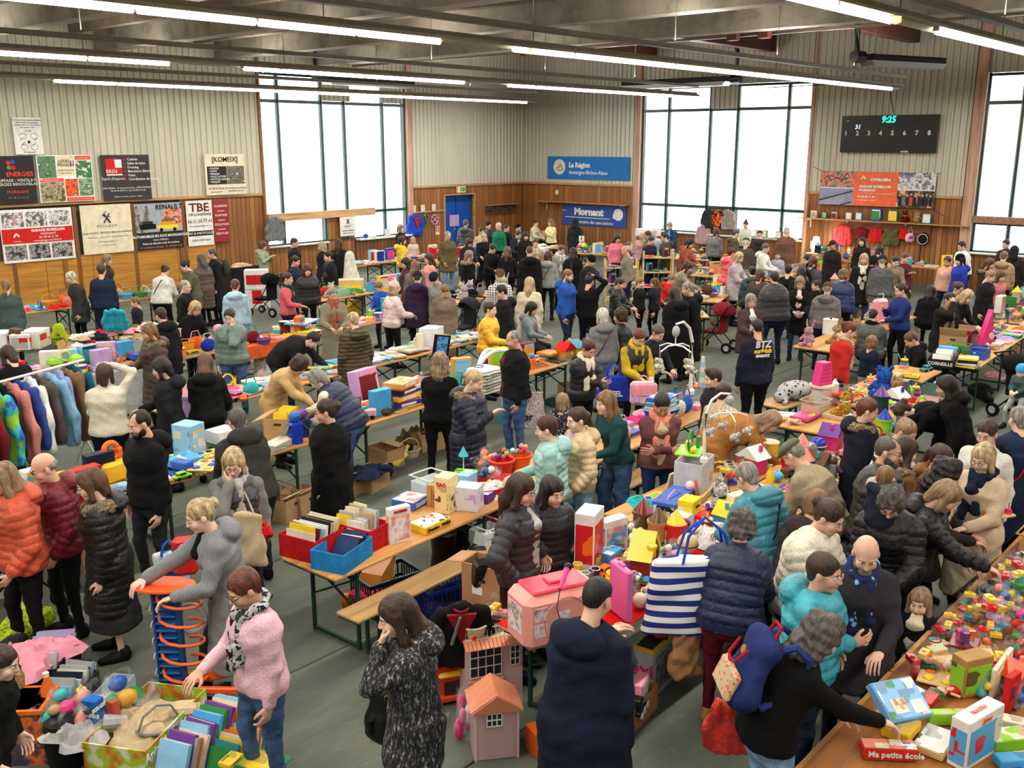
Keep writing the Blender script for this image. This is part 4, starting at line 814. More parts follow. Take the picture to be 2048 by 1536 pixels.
 # ================================================================ tables and benches
LEGC=mat((.12,.24,.2),'plain');TOPM=mat((.78,.57,.33),'wood');TOPM2=mat((.70,.56,.38),'wood')
TABS=[]
def table_proto(L_,D_,Z_,name,label):
 t=thing(name,label,'bench' if Z_<.6 else 'table',(0,0,0))
 MB().box((L_/2,D_/2,Z_-.014),(L_,D_,.028),.006).build('seat' if Z_<.6 else 'tabletop',TOPM2 if Z_<.6 else TOPM,t)
 for x in(.03,L_-.03):MB().box((x,D_/2,Z_-.036),(.045,D_-.05,.016),.003).build('end_batten',LEGC,t)
 for x,s in((.28,1),(L_-.28,-1)):
  f=MB();y0,y1=.06,D_-.06
  for y in(y0,y1):f.box((x,y,(Z_-.03)/2),(.03,.03,Z_-.03),.003)
  f.box((x,D_/2,.03),(.03,y1-y0,.03),.003);f.box((x,D_/2,Z_-.12),(.03,y1-y0,.03),.003);f.build('leg_frame',LEGC,t)
  g=MB();g.bar((x,y0,Z_-.1),(x+s*.35,D_/2-.1,Z_-.05),.008);g.bar((x,y1,Z_-.1),(x+s*.35,D_/2+.1,Z_-.05),.008)
  if Z_>.6:g.bar((x,y0,Z_-.12),(x,y1,.35),.008);g.bar((x,y1,Z_-.12),(x,y0,.35),.008)
  g.build('brace',LEGC,t)
 return t
PRO={};TT={}
def tabs(x0,y0,n,where,ang=0,L_=2.2,D_=.7,Z_=.77,gap=.02,name=None):
 name=name or('bench' if Z_<.6 else 'trestle_table');key=(L_,D_,Z_);a=R(ang)
 for i in range(n):
  pos='' if n==1 else(['left','right']if n==2 else['left','middle','right']if n==3 else['leftmost','second','third','fourth','fifth','sixth'])[i]+' '
  lab=pos+('long wooden bench ' if Z_<.6 else 'trestle table ')+where
  if key not in PRO:t=PRO[key]=table_proto(L_,D_,Z_,name,lab)
  else:t=copy_tree(PRO[key]);t['label']=lab
  xx,yy=x0+math.cos(a)*i*(L_+gap),y0+math.sin(a)*i*(L_+gap)
  t.location=(xx,yy,0);t.rotation_euler=(0,0,a);TABS.append((xx,yy,a,L_,D_,Z_));TT.setdefault(where,[]).append(len(TABS)-1);t['group']='benches' if Z_<.6 else 'trestle tables'
def cover(label,x0,y0,L_,D_,m,drop=.5,front=True,Z_=.77,name='tablecloth',back=False):
 b=MB().box((x0+L_/2,y0+D_/2,Z_+.006),(L_+.02,D_+.02,.008),.002)
 if front:
  n=26;v=[];f=[]
  for i in range(n+1):
   x=x0-.01+(L_+.02)*i/n;o=.012*math.sin(i*1.9)
   for z in(Z_+.006,Z_-drop):v.append((x,y0-.016+(o if z<Z_-.1 else 0),z))
  for i in range(n):f.append((2*i,2*i+1,2*i+3,2*i+2))
  b.add(v,f)
  b.add([(x0-.012,y0-.016,Z_+.006),(x0-.012,y0+D_,Z_+.006),(x0-.02,y0+D_,Z_-drop),(x0-.02,y0-.016,Z_-drop)],[(0,1,2,3)])
 return tag(b.build(name,m),label,'tablecloth')
tabs(4.48,5.88,3,'in the row of the red and blue book boxes',2.5)
tabs(2.3,8.95,2,'of the puzzle row behind the bearded man',1)
tabs(7.3,9.1,3,'of the toy tank and game stack row',4)
tabs(6.15,11.3,3,'of the long row of white books',4)
tabs(4.4,14.25,4,'of the row with orange cloth and records',1.5);tabs(15.0,14.95,1,'with black and white soft toys',4)
tabs(4.6,16.98,1,'with the green cushion and boxed games',1);tabs(7.2,16.45,1,'under the big heap of clothes',1)
tabs(7.2,20.7,2,'against the plywood at the far left',1);tabs(16.9,21.7,2,'of white books below the left window',2);tabs(19.6,20.4,1,'with boxed games and the red gift bag',0)
tabs(12.6,17.4,2,'behind the pink fleece person',2)
tabs(15.62,6.62,2,'with teddy bears and white tin in the right aisle',2);tabs(15.95,4.38,2,'with comic box at the right',3)
tabs(4.8,3.66,2,'of the red cloth stall',1);tabs(9.26,3.85,2,'of the toy stall nearest row',1.5);tabs(10.95,4.62,2,'of the toy stall second row',1.5)
tabs(3.85,1.3,3,'of the big game stall, outer row',0);tabs(3.85,.58,3,'of the big game stall, inner row',0)
tabs(17.2,9.9,1,'of grey clothes behind the white mobile',40);tabs(19.0,10.7,2,'of mixed toys and white fabrics',20)
tabs(22.6,12.9,2,'of the toy stall near the sage coat',10);tabs(25.6,17.0,1,'of small pink toys below the coats',-60);tabs(24.6,19.2,2,'of the far bric-a-brac stall under the banner',-75,L_=2.2)
tabs(24.8,22.6,1,'with white cloth near the corner',-75);tabs(20.6,17.3,1,'of the baby clothes behind the black coats',0)
tabs(23.0,11.0,2,'of the stall by the white hoodie',5);tabs(28.3,12.9,1,'under the hanging costumes',-90);tabs(28.3,10.7,1,'beside the hanging costumes',-90)
tabs(21.5,8.75,2,'of the red framed stall at the right',4);tabs(20.6,4.9,2,'of piled toys at the right edge',4);tabs(26.5,6.9,1,'under the right window',-60)
tabs(4.49,5.62,1,'in front of the red book boxes',2.5,L_=2.4,D_=.27,Z_=.48);tabs(8.5,5.78,1,'behind the girl in cargo jeans',5,D_=.27,Z_=.48,L_=2.2);tabs(12.6,6.0,1,'carrying the grey seal cushion',-8,L_=1.3,D_=.5,Z_=.5,name='low_table')
RED=mat((.82,.07,.08),'cloth')
cover('red paper cloth on the near toy table',4.8,3.66,3.1,.72,RED,.03,False);cover('grey cloth hanging in front of the toy row at the left',4.4,14.25,3.15,.7,mat((.66,.68,.68),'cloth'),.7)
cover('orange cloth on the round ended table',8.9,14.3,1.7,.7,mat((.85,.38,.18),'cloth'),.22);cover('patterned grey cloth draped in front of the clothes heap',7.35,16.44,2.2,.7,mat((.72,.7,.68),'print','charcoal','dark_red',.9),.72)
cover('white cloth over the corner clothes table',24.6,20.8,.9,2.2,mat('white','cloth'),.6);cover('varnished board under the game boxes',3.86,.6,6.5,1.35,mat((.62,.4,.2),'wood'),.02,False)
# ================================================================ generic goods
TP={}
def tp(kind,phrase,cat,size,parts):TP[kind]=(phrase,cat,size,[(n,m.mesh(n)if isinstance(m,MB)else m,r,k)for n,m,r,k in parts])
def bag_mesh(h=.16,r=.12,seed=1):
 f=Fld().ell((0,0,h*.45),(r,r*.8,h*.5),k=.03).cap((0,0,h*.8),(0,0,h*1.1),r*.25,r*.4,k=.04).cut((0,0,0),(0,0,-1));return f.mesh('bag',.014,lambda v,q:v+vnorm(v,q)*lump(v,.012,60,seed)[:,None])
def cloth_mesh(r=.2,h=.07,seed=0):
 rs=np.random.RandomState(seed);n,m=26,8;v=[(0,0,h)];f=[]
 for k in range(1,m+1):
  for i in range(n):
   a=2*math.pi*i/n;rr=r*k/m*(1+.22*math.sin(3*a+seed)+.14*math.sin(5*a+2*seed));z=h*(1-(k/m)**2)+.018*math.sin(7*a+k+seed)*(k/m)+.012*math.sin(k*2.1+3*a)
   v.append((rr*math.cos(a),rr*.8*math.sin(a),max(z,.004)if k<m else.0))
 for i in range(n):f.append((0,1+i,1+(i+1)%n))
 for k in range(m-1):
  for i in range(n):a,b=1+k*n,1+(k+1)*n;j=(i+1)%n;f.append((a+i,b+i,b+j,a+j))
 return MB().add(v,f)
def plush_mesh(kind):
 f=Fld().ell((0,0,.1),(.075,.065,.1),k=.02).ell((0,.015,.235),(.07,.065,.065),k=.015)
 for s in(-1,1):
  f.cap((s*.05,.03,.03),(s*.075,.13,.03),.032,.034,k=.015).cap((s*.06,.01,.16),(s*.11,.06,.09),.026,.024,k=.015)
  if kind=='bear':f.ell((s*.055,0,.3),(.026,.014,.026),k=.006)
  elif kind=='rabbit':f.cap((s*.035,-.01,.28),(s*.06,-.03,.4),.018,.014,k=.008)
 f.ell((0,.075,.225),(.03,.025,.024),k=.01);return f.mesh('body',.013,lambda v,q:v+vnorm(v,q)*lump(v,.003,90,2)[:,None])
def templates():
 B=MB
 for nm,w_,d_,h_ in(('gamebox',.36,.26,.06),('smallbox',.2,.14,.05),('bigbox',.46,.32,.09),('slimbox',.3,.3,.045)):
  tp(nm,{'gamebox':'board game box','smallbox':'small game box','bigbox':'large toy box','slimbox':'square puzzle box'}[nm],'game box',(w_,d_),[('box_base',B().box((0,0,h_*.4),(w_-.006,d_-.006,h_*.8),.003),1,'plain'),('lid',B().box((0,0,h_*.62),(w_,d_,h_*.76),.004),0,'plain'),('cover_print',B().box((0,0,h_+.001),(w_*.94,d_*.92,.003),0),0,'print'),('title_strip',B().box((-w_*.12,d_*.3,h_+.004),(w_*.5,d_*.16,.003),0).box((0,-d_/2,h_*.6),(w_*.6,.003,h_*.4),0),2,'plain')])
 tp('upbox','upright toy carton','toy box',(.26,.12),[('carton',B().box((0,0,.15),(.26,.11,.3),.004),0,'plain'),('picture_panel',B().box((0,-.057,.14),(.22,.004,.22),0),1,'print'),('title_strip',B().box((0,-.06,.27),(.2,.004,.035),0),2,'plain')])
 tp('book','picture book','book',(.22,.28),[('cover',B().box((0,0,.003),(.21,.27,.004),0).box((0,0,.019),(.21,.27,.004),0).box((-.104,0,.011),(.004,.27,.018),0),0,'plain'),('pages',B().box((.002,0,.011),(.2,.26,.013),0),'white','plain'),('cover_print',B().box((.01,0,.022),(.16,.2,.002),0),1,'print')])
 def bks(n):
  m,p=B(),B();z=0;rnd=random.Random(n)
  for i in range(n):a=rnd.uniform(-.2,.2);m.box((rnd.uniform(-.01,.01),0,z+.013),(.2,.26,.024),.002,rz=a);p.box((.006,0,z+.013),(.19,.262,.016),0,rz=a);z+=.026
  return[('cover',m,0,'plain'),('pages',p,'cream','plain')]
 tp('album','thick album','book',(.22,.28),bks(1));tp('car','toy car','toy car',(.2,.1),[('body',B().box((0,0,.035),(.2,.09,.035),.012).box((-.01,0,.065),(.11,.078,.035),.012),0,'plastic'),('windows',B().box((-.01,0,.066),(.113,.06,.02),.003).box((-.01,0,.066),(.07,.082,.02),.003),'charcoal','plastic')]+[('wheel',B().tube([(x,y-.008,.02),(x,y+.008,.02)],.02,10),'black','plain')for x in(-.06,.06)for y in(-.043,.043)])
 tp('truck','toy truck','toy truck',(.3,.12),[('cab',B().box((.11,0,.08),(.07,.11,.1),.01),0,'plastic'),('load_bed',B().box((-.03,0,.085),(.2,.12,.08),.008),1,'plastic'),('window',B().box((.135,0,.1),(.025,.09,.04),.003),'light_blue','plastic')]+[('wheel',B().tube([(x,y-.01,.028),(x,y+.01,.028)],.028,10),'black','plain')for x in(-.08,.1)for y in(-.055,.055)])
 tp('train','pull-along train','toy train',(.26,.09),[('engine',B().box((0,0,.045),(.22,.08,.03),.006).tube([(0,0,.085),(.1,0,.085)],.032,12).box((-.07,0,.1),(.07,.08,.08),.006),0,'plastic'),('chimney',B().cyl((.07,0,.11),.012,.05,10,.018),1,'plastic')]+[('wheel',B().tube([(x,y-.006,.022),(x,y+.006,.022)],.022,10),2,'plastic')for x in(-.07,0,.07)for y in(-.042,.042)])
 tp('doll','doll','doll',(.14,.3),[('body',B().ball((0,.02,.04),(.028,.05,.025)).tube([(-.02,-.03,.03),(-.025,-.14,.022)],[.016,.01],8).tube([(.02,-.03,.03),(.03,-.14,.022)],[.016,.01],8).tube([(-.03,.05,.04),(-.07,.0,.025)],.01,6).tube([(.03,.05,.04),(.08,.02,.025)],.01,6).ball((0,.11,.045),(.036,.04,.038)),(.9,.7,.6),'skin'),('dress',B().lathe((0,0,0),[(.07,-.09),(.045,0),(.03,.06)],12,Matrix.Translation((0,.0,.04))@Matrix.Rotation(R(-90),4,'X'),1,.5),0,'cloth'),('hair',B().ball((0,.125,.038),(.043,.042,.038)).ball((0,.15,.02),(.05,.04,.02)),1,'hair')])
 tp('bear','teddy bear','soft toy',(.22,.22),[('body',plush_mesh('bear'),0,'fur'),('eyes',B().ball((-.025,.078,.25),.008,6,4).ball((.025,.078,.25),.008,6,4).ball((0,.1,.232),(.01,.008,.007),6,4),'black','plastic'),('ribbon',B().ring((0,.01,.18),.055,.01,14,6),1,'cloth')])
 tp('rabbit','plush rabbit','soft toy',(.22,.22),[('body',plush_mesh('rabbit'),0,'fur'),('eyes',B().ball((-.025,.078,.25),.008,6,4).ball((.025,.078,.25),.008,6,4),'black','plastic')])
 tp('house','plastic play house','toy house',(.24,.2),[('wall',B().box((0,0,.08),(.22,.17,.16),.004),0,'plastic'),('roof',B().prism([(-.14,.15),(.14,.15),(0,.26)],-.105,.105),1,'plastic'),('door',B().box((-.03,-.087,.05),(.05,.006,.09),.002),2,'plastic'),('window',B().box((.05,-.087,.09),(.045,.006,.045),.002),'white','plastic'),('chimney',B().box((.07,.02,.24),(.03,.03,.06),.003),0,'plastic')])
 tp('tower','toy castle tower','toy castle',(.18,.18),[('tower',B().lathe((0,0,0),[(.085,0),(.08,.18),(.09,.185),(.09,.21),(.07,.21)],14),0,'plastic'),('roof',B().cyl((0,0,.21),.08,.11,14,.004),1,'plastic'),('window',B().box((0,-.083,.12),(.03,.01,.05),.003).box((0,-.083,.04),(.05,.01,.07),.003),2,'plastic')])
 tp('ball','ball','ball',(.17,.17),[('ball',B().ball((0,0,.085),.085,18,12),0,'plastic'),('stripe',B().ring((0,0,.085),.083,.006,20,6),1,'plastic')])
 tp('bricks','bag of building bricks','toy bag',(.26,.2),[('bag',bag_mesh(),'clear','film')]+[('toy_brick',B().box((x,y,z),(.09,.05,.034),.003,rz=a).cyl((x,y,z+.015),.014,.012,8),c,'plastic')for x,y,z,a,c in((-.05,.0,.03,.4,0),(.05,.03,.04,1.2,1),(.0,-.05,.06,2,2),(.03,.0,.115,.2,'yellow'),(-.04,.03,.09,1,'red'),(.05,-.03,.08,2.2,0))])
 tp('oddbag','clear bag of small toys','toy bag',(.26,.2),[('bag',bag_mesh(.12,.13,4),'clear','film')]+[('toy_piece',B().ball((x,y,z),(r,r*.7,r*.8),8,6),c,'plastic')for x,y,z,r,c in((-.05,.0,.04,.045,0),(.05,.02,.04,.042,1),(.0,-.04,.08,.04,2),(.01,.04,.1,.036,0),(-.05,-.03,.085,.03,1))])
 for i in range(3):tp('cloth%d'%i,['crumpled garment','folded over top','loose jumper'][i],'clothing',(.34,.3),[('cloth',cloth_mesh(.19+.02*i,.06+.015*i,i+1),0,'cloth'),('sleeve',B().tube([(.08,-.05,.05),(.17,-.1,.03),(.22,-.02,.015)],[.04,.032,.022],8),0,'cloth')])
 tp('folded','neatly folded garment','clothing',(.3,.26),[('cloth',B().box((0,0,.012),(.28,.24,.024),.01).box((.005,.005,.034),(.27,.23,.02),.009),0,'cloth'),('collar',B().ring((0,.08,.046),.045,.007,14,5),1,'cloth')])
 tp('cup','beaker','cup',(.09,.09),[('cup',B().lathe((0,0,0),[(.03,0),(.04,.1),(.034,.1),(.026,.01)],14),0,'plastic'),('rim',B().ring((0,0,.1),.038,.004,14,5),1,'plastic')])
 tp('bottle','bottle','bottle',(.09,.09),[('bottle',B().lathe((0,0,0),[(.036,0),(.038,.12),(.015,.17),(.014,.19)],14),0,'plastic'),('cap',B().cyl((0,0,.188),.017,.022,12),1,'plastic')])
 tp('rings','stacking ring toy','toy',(.15,.15),[('post',B().cyl((0,0,0),.012,.17,8).cyl((0,0,0),.075,.012,16),'pale_wood','plain')]+[('ring',B().ring((0,0,.03+i*.03),.05-i*.006,.017,16,8),c,'plastic')for i,c in enumerate((0,1,2,'yellow'))])
 tp('basket','wicker basket','basket',(.3,.24),[('basket',B().lathe((0,0,0),[(.11,0),(.15,.1),(.14,.1),(.1,.012)],18,None,1,.8),0,'wood'),('rim',B().ring((0,0,.1),.147,.01,20,6,None,.118),0,'wood'),('handle',B().tube([(-.147,0,.1),(-.1,0,.2),(0,0,.24),(.1,0,.2),(.147,0,.1)],.008,6),0,'wood')])
 tp('tub','plastic tub','tub',(.34,.26),[('tub',B().box((0,-.12,.07),(.32,.006,.14),.002).box((0,.12,.07),(.32,.006,.14),.002).box((-.16,0,.07),(.006,.24,.14),.002).box((.16,0,.07),(.006,.24,.14),.002).box((0,0,.004),(.32,.24,.008),.002),0,'plastic'),('rim',B().ring((0,0,.14),.16,.006,4,6,Matrix.Rotation(R(45),4,'Z')@Matrix.Scale(1.35,4),.16),0,'plastic'),('contents',cloth_mesh(.13,.09,9),1,'print')])
 tp('figure','toy figure','toy figure',(.1,.08),[('body',B().box((0,0,.06),(.045,.03,.05),.01).box((-.013,0,.02),(.018,.025,.04),.004).box((.013,0,.02),(.018,.025,.04),.004).tube([(-.025,0,.08),(-.04,-.01,.045)],.009,6).tube([(.025,0,.08),(.045,-.02,.07)],.009,6),0,'plastic'),('head',B().ball((0,0,.105),.02,10,8),1,'plastic'),('helmet',B().ball((0,.003,.113),(.022,.022,.016),10,6),2,'plastic')])
 tp('shoes','pair of children\'s shoes','shoes',(.2,.2),[('shoe',B().ball((x,0,.025),(.03,.075,.03),10,6).ball((x,-.035,.045),(.028,.035,.03),10,6),0,'cloth')for x in(-.04,.04)]+[('sole',B().ball((x,0,.01),(.033,.08,.012),10,4),1,'plain')for x in(-.04,.04)])
 tp('teapot','toy teapot','toy',(.16,.12),[('pot',B().ball((0,0,.05),(.055,.055,.05)).cyl((0,0,.09),.02,.02,10,.008),0,'plastic'),('spout',B().tube([(.045,0,.05),(.08,0,.075),(.09,0,.09)],[.014,.01,.008],8),0,'plastic'),('handle',B().tube([(-.045,0,.075),(-.085,0,.07),(-.08,0,.03),(-.045,0,.03)],.006,6),1,'plastic')])
 tp('pins','set of skittles','skittle',(.22,.1),[('skittle',B().lathe((x,y,0),[(.014,0),(.024,.04),(.012,.1),(.016,.13),(.006,.145)],10),c,'plastic')for x,y,c in((-.08,0,0),(-.03,.02,1),(.02,0,0),(.07,.02,2))])
 tp('puzzle','wooden puzzle board','puzzle',(.3,.22),[('board',B().box((0,0,.006),(.3,.22,.012),.003),'pale_wood','plain')]+[('puzzle_piece',B().box((x,y,.015),(.06,.055,.012),.008,rz=x*9),c,'plain')for x,y,c in((-.09,.05,0),(0,.05,1),(.09,.05,2),(-.09,-.05,'yellow'),(0,-.05,0),(.09,-.05,'blue'))])
 tp('plane','toy aeroplane','toy plane',(.26,.24),[('fuselage',B().tube([(-.12,0,.05),(-.06,0,.05),(.08,0,.045),(.12,0,.045)],[.012,.024,.026,.008],10),0,'plastic'),('wing',B().box((.02,0,.045),(.06,.24,.008),.003),1,'plastic'),('tail',B().box((-.105,0,.08),(.03,.008,.06),.003).box((-.105,0,.06),(.03,.08,.006),.002),1,'plastic')])
 tp('robot','upright plastic toy','toy',(.14,.12),[('body',B().box((0,0,.1),(.1,.08,.1),.015).cyl((0,0,0),.05,.06,12),0,'plastic'),('head',B().ball((0,0,.185),(.045,.04,.04)),1,'plastic'),('arms',B().tube([(-.05,0,.13),(-.09,-.02,.08)],.014,6).tube([(.05,0,.13),(.09,-.02,.08)],.014,6),2,'plastic')])
 tp('easel','play set','toy',(.26,.2),[('base',B().box((0,0,.012),(.26,.2,.024),.008),0,'plastic'),('arch',B().ring((0,0,.1),.08,.01,16,6,None,None,(R(90),0,0)),1,'plastic'),('knob',B().ball((-.08,-.04,.05),.026).ball((.08,.03,.05),.03),2,'plastic'),('post',B().box((.07,-.05,.07),(.03,.03,.1),.004),1,'plastic')])
 tp('drum','toy drum','toy drum',(.2,.2),[('shell',B().cyl((0,0,0),.09,.12,18),0,'print'),('skin',B().cyl((0,0,.12),.086,.006,18),'cream','plain'),('hoop',B().ring((0,0,.12),.091,.007,20,6).ring((0,0,.006),.091,.007,20,6),1,'plastic')])
 tp('bag','soft handbag','bag',(.26,.14),[('bag',B().ball((0,0,.09),(.13,.06,.1)),0,'cloth'),('strap',B().tube([(-.09,0,.15),(-.05,0,.27),(.05,0,.27),(.09,0,.15)],.008,6),1,'cloth')])
 tp('carton','open cardboard box','box',(.4,.3),[('box',B().box((0,-.15,.13),(.4,.006,.26),0).box((0,.15,.13),(.4,.006,.26),0).box((-.2,0,.13),(.006,.3,.26),0).box((.2,0,.13),(.006,.3,.26),0).box((0,0,.005),(.4,.3,.01),0),'cardboard','plain'),('handle_hole',B().box((0,-.155,.19),(.09,.004,.03),0),'dark_brown','plain'),('flap',B().box((0,-.2,.23),(.38,.09,.006),0,Matrix.Rotation(R(-20),4,'X')),'cardboard','plain'),('contents',cloth_mesh(.14,.2,6),1,'print')])
 tp('lamp','small table lamp','lamp',(.16,.16),[('base',B().lathe((0,0,0),[(.05,0),(.05,.015),(.012,.03),(.01,.16)],12),1,'plastic'),('shade',B().cyl((0,0,.15),.08,.11,16,.05),0,'cloth')])
 tp('frame','framed picture','picture',(.3,.05),[('frame',B().box((0,0,.12),(.28,.02,.22),.004,Matrix.Rotation(R(-12),4,'X')),0,'plain'),('picture',B().box((0,-.012,.12),(.22,.004,.17),0,Matrix.Rotation(R(-12),4,'X')),1,'picture')])
templates()
NIT=[0]
def item(kind,x,y,z,cols,label,rz=0,s=1.0,group=None,name=None,rot=None,sc3=None):
 phrase,cat,size,parts=TP[kind];NIT[0]+=1
 nm=name or{'gamebox':'board_game','smallbox':'small_game','bigbox':'boxed_toy','slimbox':'boxed_puzzle','upbox':'boxed_toy','book':'book','album':'book','car':'toy_car','truck':'toy_truck','train':'toy_train','bear':'teddy_bear','rabbit':'plush_rabbit','house':'play_house','tower':'castle_tower','bricks':'brick_bag','oddbag':'toy_bag','folded':'folded_garment','rings':'stacking_rings','tub':'storage_tub','figure':'toy_figure','pins':'skittles','puzzle':'puzzle_board','plane':'toy_plane','robot':'plastic_toy','easel':'play_set','drum':'toy_drum','bag':'handbag','carton':'cardboard_box','lamp':'table_lamp','frame':'framed_picture'}.get(kind,'garment' if kind.startswith('cloth')else kind)
 t=thing(nm,label,cat,(x,y,z),R(rz),group);t.scale=sc3 or(s,s,s)
 if rot:t.rotation_euler=rot
 cols=list(cols)+['white','red','yellow']
 for n,me,role,k in parts:
  c=cols[role]if isinstance(role,int)else role
  m=mat(c,'print',cols[1]if isinstance(cols[1],str)else 'white',cols[2]if isinstance(cols[2],str)else 'red')if k=='print' else mat(c,k)if k!='glass' else mat(c,'glass',.3)
  linkm(n,me,m,t)
 return t
def put(kind,px,py,cols,label,z=.77,rz=0,s=1.0,**k):x,y=at(px,py,z);return item(kind,x,y,z,cols,label,rz,s,**k)
PAL=['red','blue','yellow','green','orange','pink','white','light_blue','purple','turquoise','lime','hot_pink','cream','navy','lilac','grey','brown','teal','light_pink','royal_blue','dark_red','mint','beige','gold','black','sky_blue','salmon','dark_green','tan','mustard']
TOYS='car truck train doll bear rabbit house tower ball bricks oddbag rings figure teapot pins puzzle plane robot easel drum smallbox gamebox upbox cup tub'.split()
GAMES='gamebox gamebox smallbox slimbox upbox bigbox book puzzle'.split();BOOKS='book book book album album slimbox'.split();CLO='cloth0 cloth1 cloth2 cloth0 folded folded shoes bag'.split()
TOYMIX='car truck doll bear rabbit ball bricks oddbag figure rings easel robot tower house gamebox smallbox upbox book puzzle cup bottle shoes basket tub cloth0 drum train teapot plane frame'.split()
USED={}
def fill(x0,y0,L_,D_,where,kinds,seed,cell=.27,ang=0,z=.775,pal=None,dens=.92,up=0,group=None,cols2=None):
 """goods set out one by one on a stall; each colour and kind occurs once there, so the label singles it out"""
 rnd=random.Random(seed);a=R(ang);u=USED.setdefault(where,set());pal=pal or PAL
 nx,ny=max(1,int(L_/cell)),max(1,int(D_/cell+.3));cx_,cy_=L_/nx,D_/ny
 for i in range(nx):
  for j in range(ny):
   if rnd.random()>dens:continue
   for _ in range(60):
    k=rnd.choice(kinds);c=rnd.choice(pal)
    if(k,c)not in u:break
   else:continue
   if k in('bear','rabbit')and c not in('white','cream','brown','grey','beige','tan','light_pink','pink','light_grey','charcoal','black'):continue
   u.add((k,c));size=TP[k][2];sc=min(1.12,cx_*1.12/max(size[0],.05),cy_*1.25/max(size[1],.05)if size[1]<.27 else 1.0);sc=max(sc,.62)
   lx,ly=(i+.5)*cx_+rnd.uniform(-.02,.02),(j+.5)*cy_+rnd.uniform(-.02,.02)
   x,y=x0+lx*math.cos(a)-ly*math.sin(a),y0+lx*math.sin(a)+ly*math.cos(a)
   ph=TP[k][0];c2,c3=rnd.choice(cols2 or PAL),rnd.choice(PAL)
   item(k,x,y,z,(c,c2,c3),'%s %s %s'%(c.replace('_',' '),ph,where),rnd.choice([0,0,90,180,rnd.uniform(-40,40),rnd.uniform(0,360)]),sc,group or ph+'s '+where)
def ftab(k,where,kinds,seed,cell=.27,**kw):
 x,y,a,L_,D_,Z_=TABS[k];fill(x+.03*math.cos(a),y+.03,L_-.06,D_-.06,where,kinds,seed,cell,math.degrees(a),Z_+.002,**kw)
 # ================================================================ the people, front to back
P=person
# ---- foreground
NAV=(.09,.11,.19)
H_pinkL=P(78,908,1.67,-78,'pt',6,14,'puffer',(.42,.08,.14),'n','black','bald','gr','person in a burgundy down jacket, thin grey hair, three-stripe black trousers',ex='gh',bw=1.12,sk=0)
P(171,940,1.64,-95,'dd',6,14,'lpuffer','black','s','charcoal','bob','br','person in a long black padded coat with a fur-edged hood and boots',ex='hFg',bw=1.1)
H_nf=P(271,822,1.80,-62,'dd',0,14,'jacket',(.07,.07,.08),'n','charcoal','cropped','bl','bearded person in a black hooded jacket with a small chest emblem',ex='hB',bw=1.08,sk=0)
P(-6,928,1.73,-70,'fp',6,10,'puffer',(.78,.33,.22),'n','black','long','sb','person in a rust orange down jacket cut by the left picture edge',ex='h',bw=1.1)
H_gray=P(388,1001,1.68,-80,'rf',16,18,'lcoat',(.5,.51,.53),'n','charcoal','bun','bn','smiling person in a grey wool coat holding the orange and blue toy garage',ex='h',opn=1,tm='wool',legs='w',inner='black')
P(464,902,1.64,-10,'cd',6,22,'vest',(.27,.27,.31),'j','charcoal','bob','bn','person in a grey body warmer with a black and white scarf, hand at throat',ex='gS',sleeve='grey',cap='light_grey',legs='w',sk=2)
H_pink=P(471,1146,1.60,-68,'fd',4,24,'sweater',(.88,.71,.76),'j','denim','short','rd','person in a pale pink sweater, blue jeans and black and white scarf',ex='gS',cap=mat('charcoal','camo','light_grey','black'),bw=1.12)
H_tw=P(783,1193,1.66,-82,'dc',8,14,'coat',(.13,.13,.14),'n','black','long','db','person in a black and white tweed hooded coat with hand at mouth',ex='h',tm='tweed',t2=('grey',None,1.7),bw=1.06)
H_nav=P(1203,1152,1.80,150,'dh',8,22,'lcoat',(.09,.11,.2),'n','black','cropped','bl','person in a long navy hooded coat holding a phone at the red table',ex='h',bw=1.25)
H_tote=P(1490,1020,1.64,168,'ff',24,26,'puffer',(.11,.14,.27),'n',(.36,.08,.13),'curly','dg','person in a navy down jacket and burgundy trousers carrying a striped tote',ex='',bw=1.15,shoe='camel')
H_bp=P(1668,1236,1.64,112,'rf',26,32,'sweater',(.05,.05,.055),'j','light_denim','bigcurl','dg','person with curly grey hair, black sweater and navy backpack reaching for games',bw=1.15)
P(1737,1080,1.71,8,'df',8,26,'coat',(.2,.19,.21),'n','black','bald','gr','balding bearded person in a dark grey coat with a dotted blue scarf',ex='BS',cap=mat((.12,.15,.35),'spots','light_blue'),bw=1.15,sk=0)
P(1655,1108,1.67,72,'xk',6,6,'puffer',(.22,.62,.69),'n','navy','short','db','person with white glasses in a turquoise padded jacket, arms folded',ex='gGhx',bw=1.2)
P(1843,1178,1.00,-12,'dd',0,0,'jacket',(.07,.08,.11),'n','black','long','sb','small child in a dark coat with a cream collar looking up',ex='',opn=1,kid=True,sk=2,inner='cream')
P(1674,1006,1.76,66,'ff',16,24,'puffer',(.88,.85,.78),'n','black','bun','db','person in a cream padded jacket with dark hair in a bun',ex='',bw=1.1)
P(1641,979,1.59,150,'dd',14,20,'coat',(.2,.17,.16),'n','black','short','lb','person in a dark brown coat with a pale grey hood, seen from behind',ex='h',bw=1.15)
P(1781,986,1.74,-6,'ff',18,40,'puffer',(.08,.08,.1),'n','black','curly','dg','person with short grey hair and round glasses in a black padded jacket',ex='g',bw=1.12)
P(1914,970,1.65,84,'rf',20,34,'puffer',(.1,.1,.13),'n','black','bob','sb','person in a black chevron down jacket reaching over the toy table',ex='hz',bw=1.12)
P(1908,922,1.63,92,'ff',14,22,'coat',(.16,.13,.13),'n','black','bigcurl','bl','person with long dark curls behind the black down jacket',ex='')
P(1892,892,1.55,60,'dd',8,14,'coat',(.55,.42,.28),'n','black','pony','db','dark haired person in a camel coat between the bearded father and the curls',ex='h')
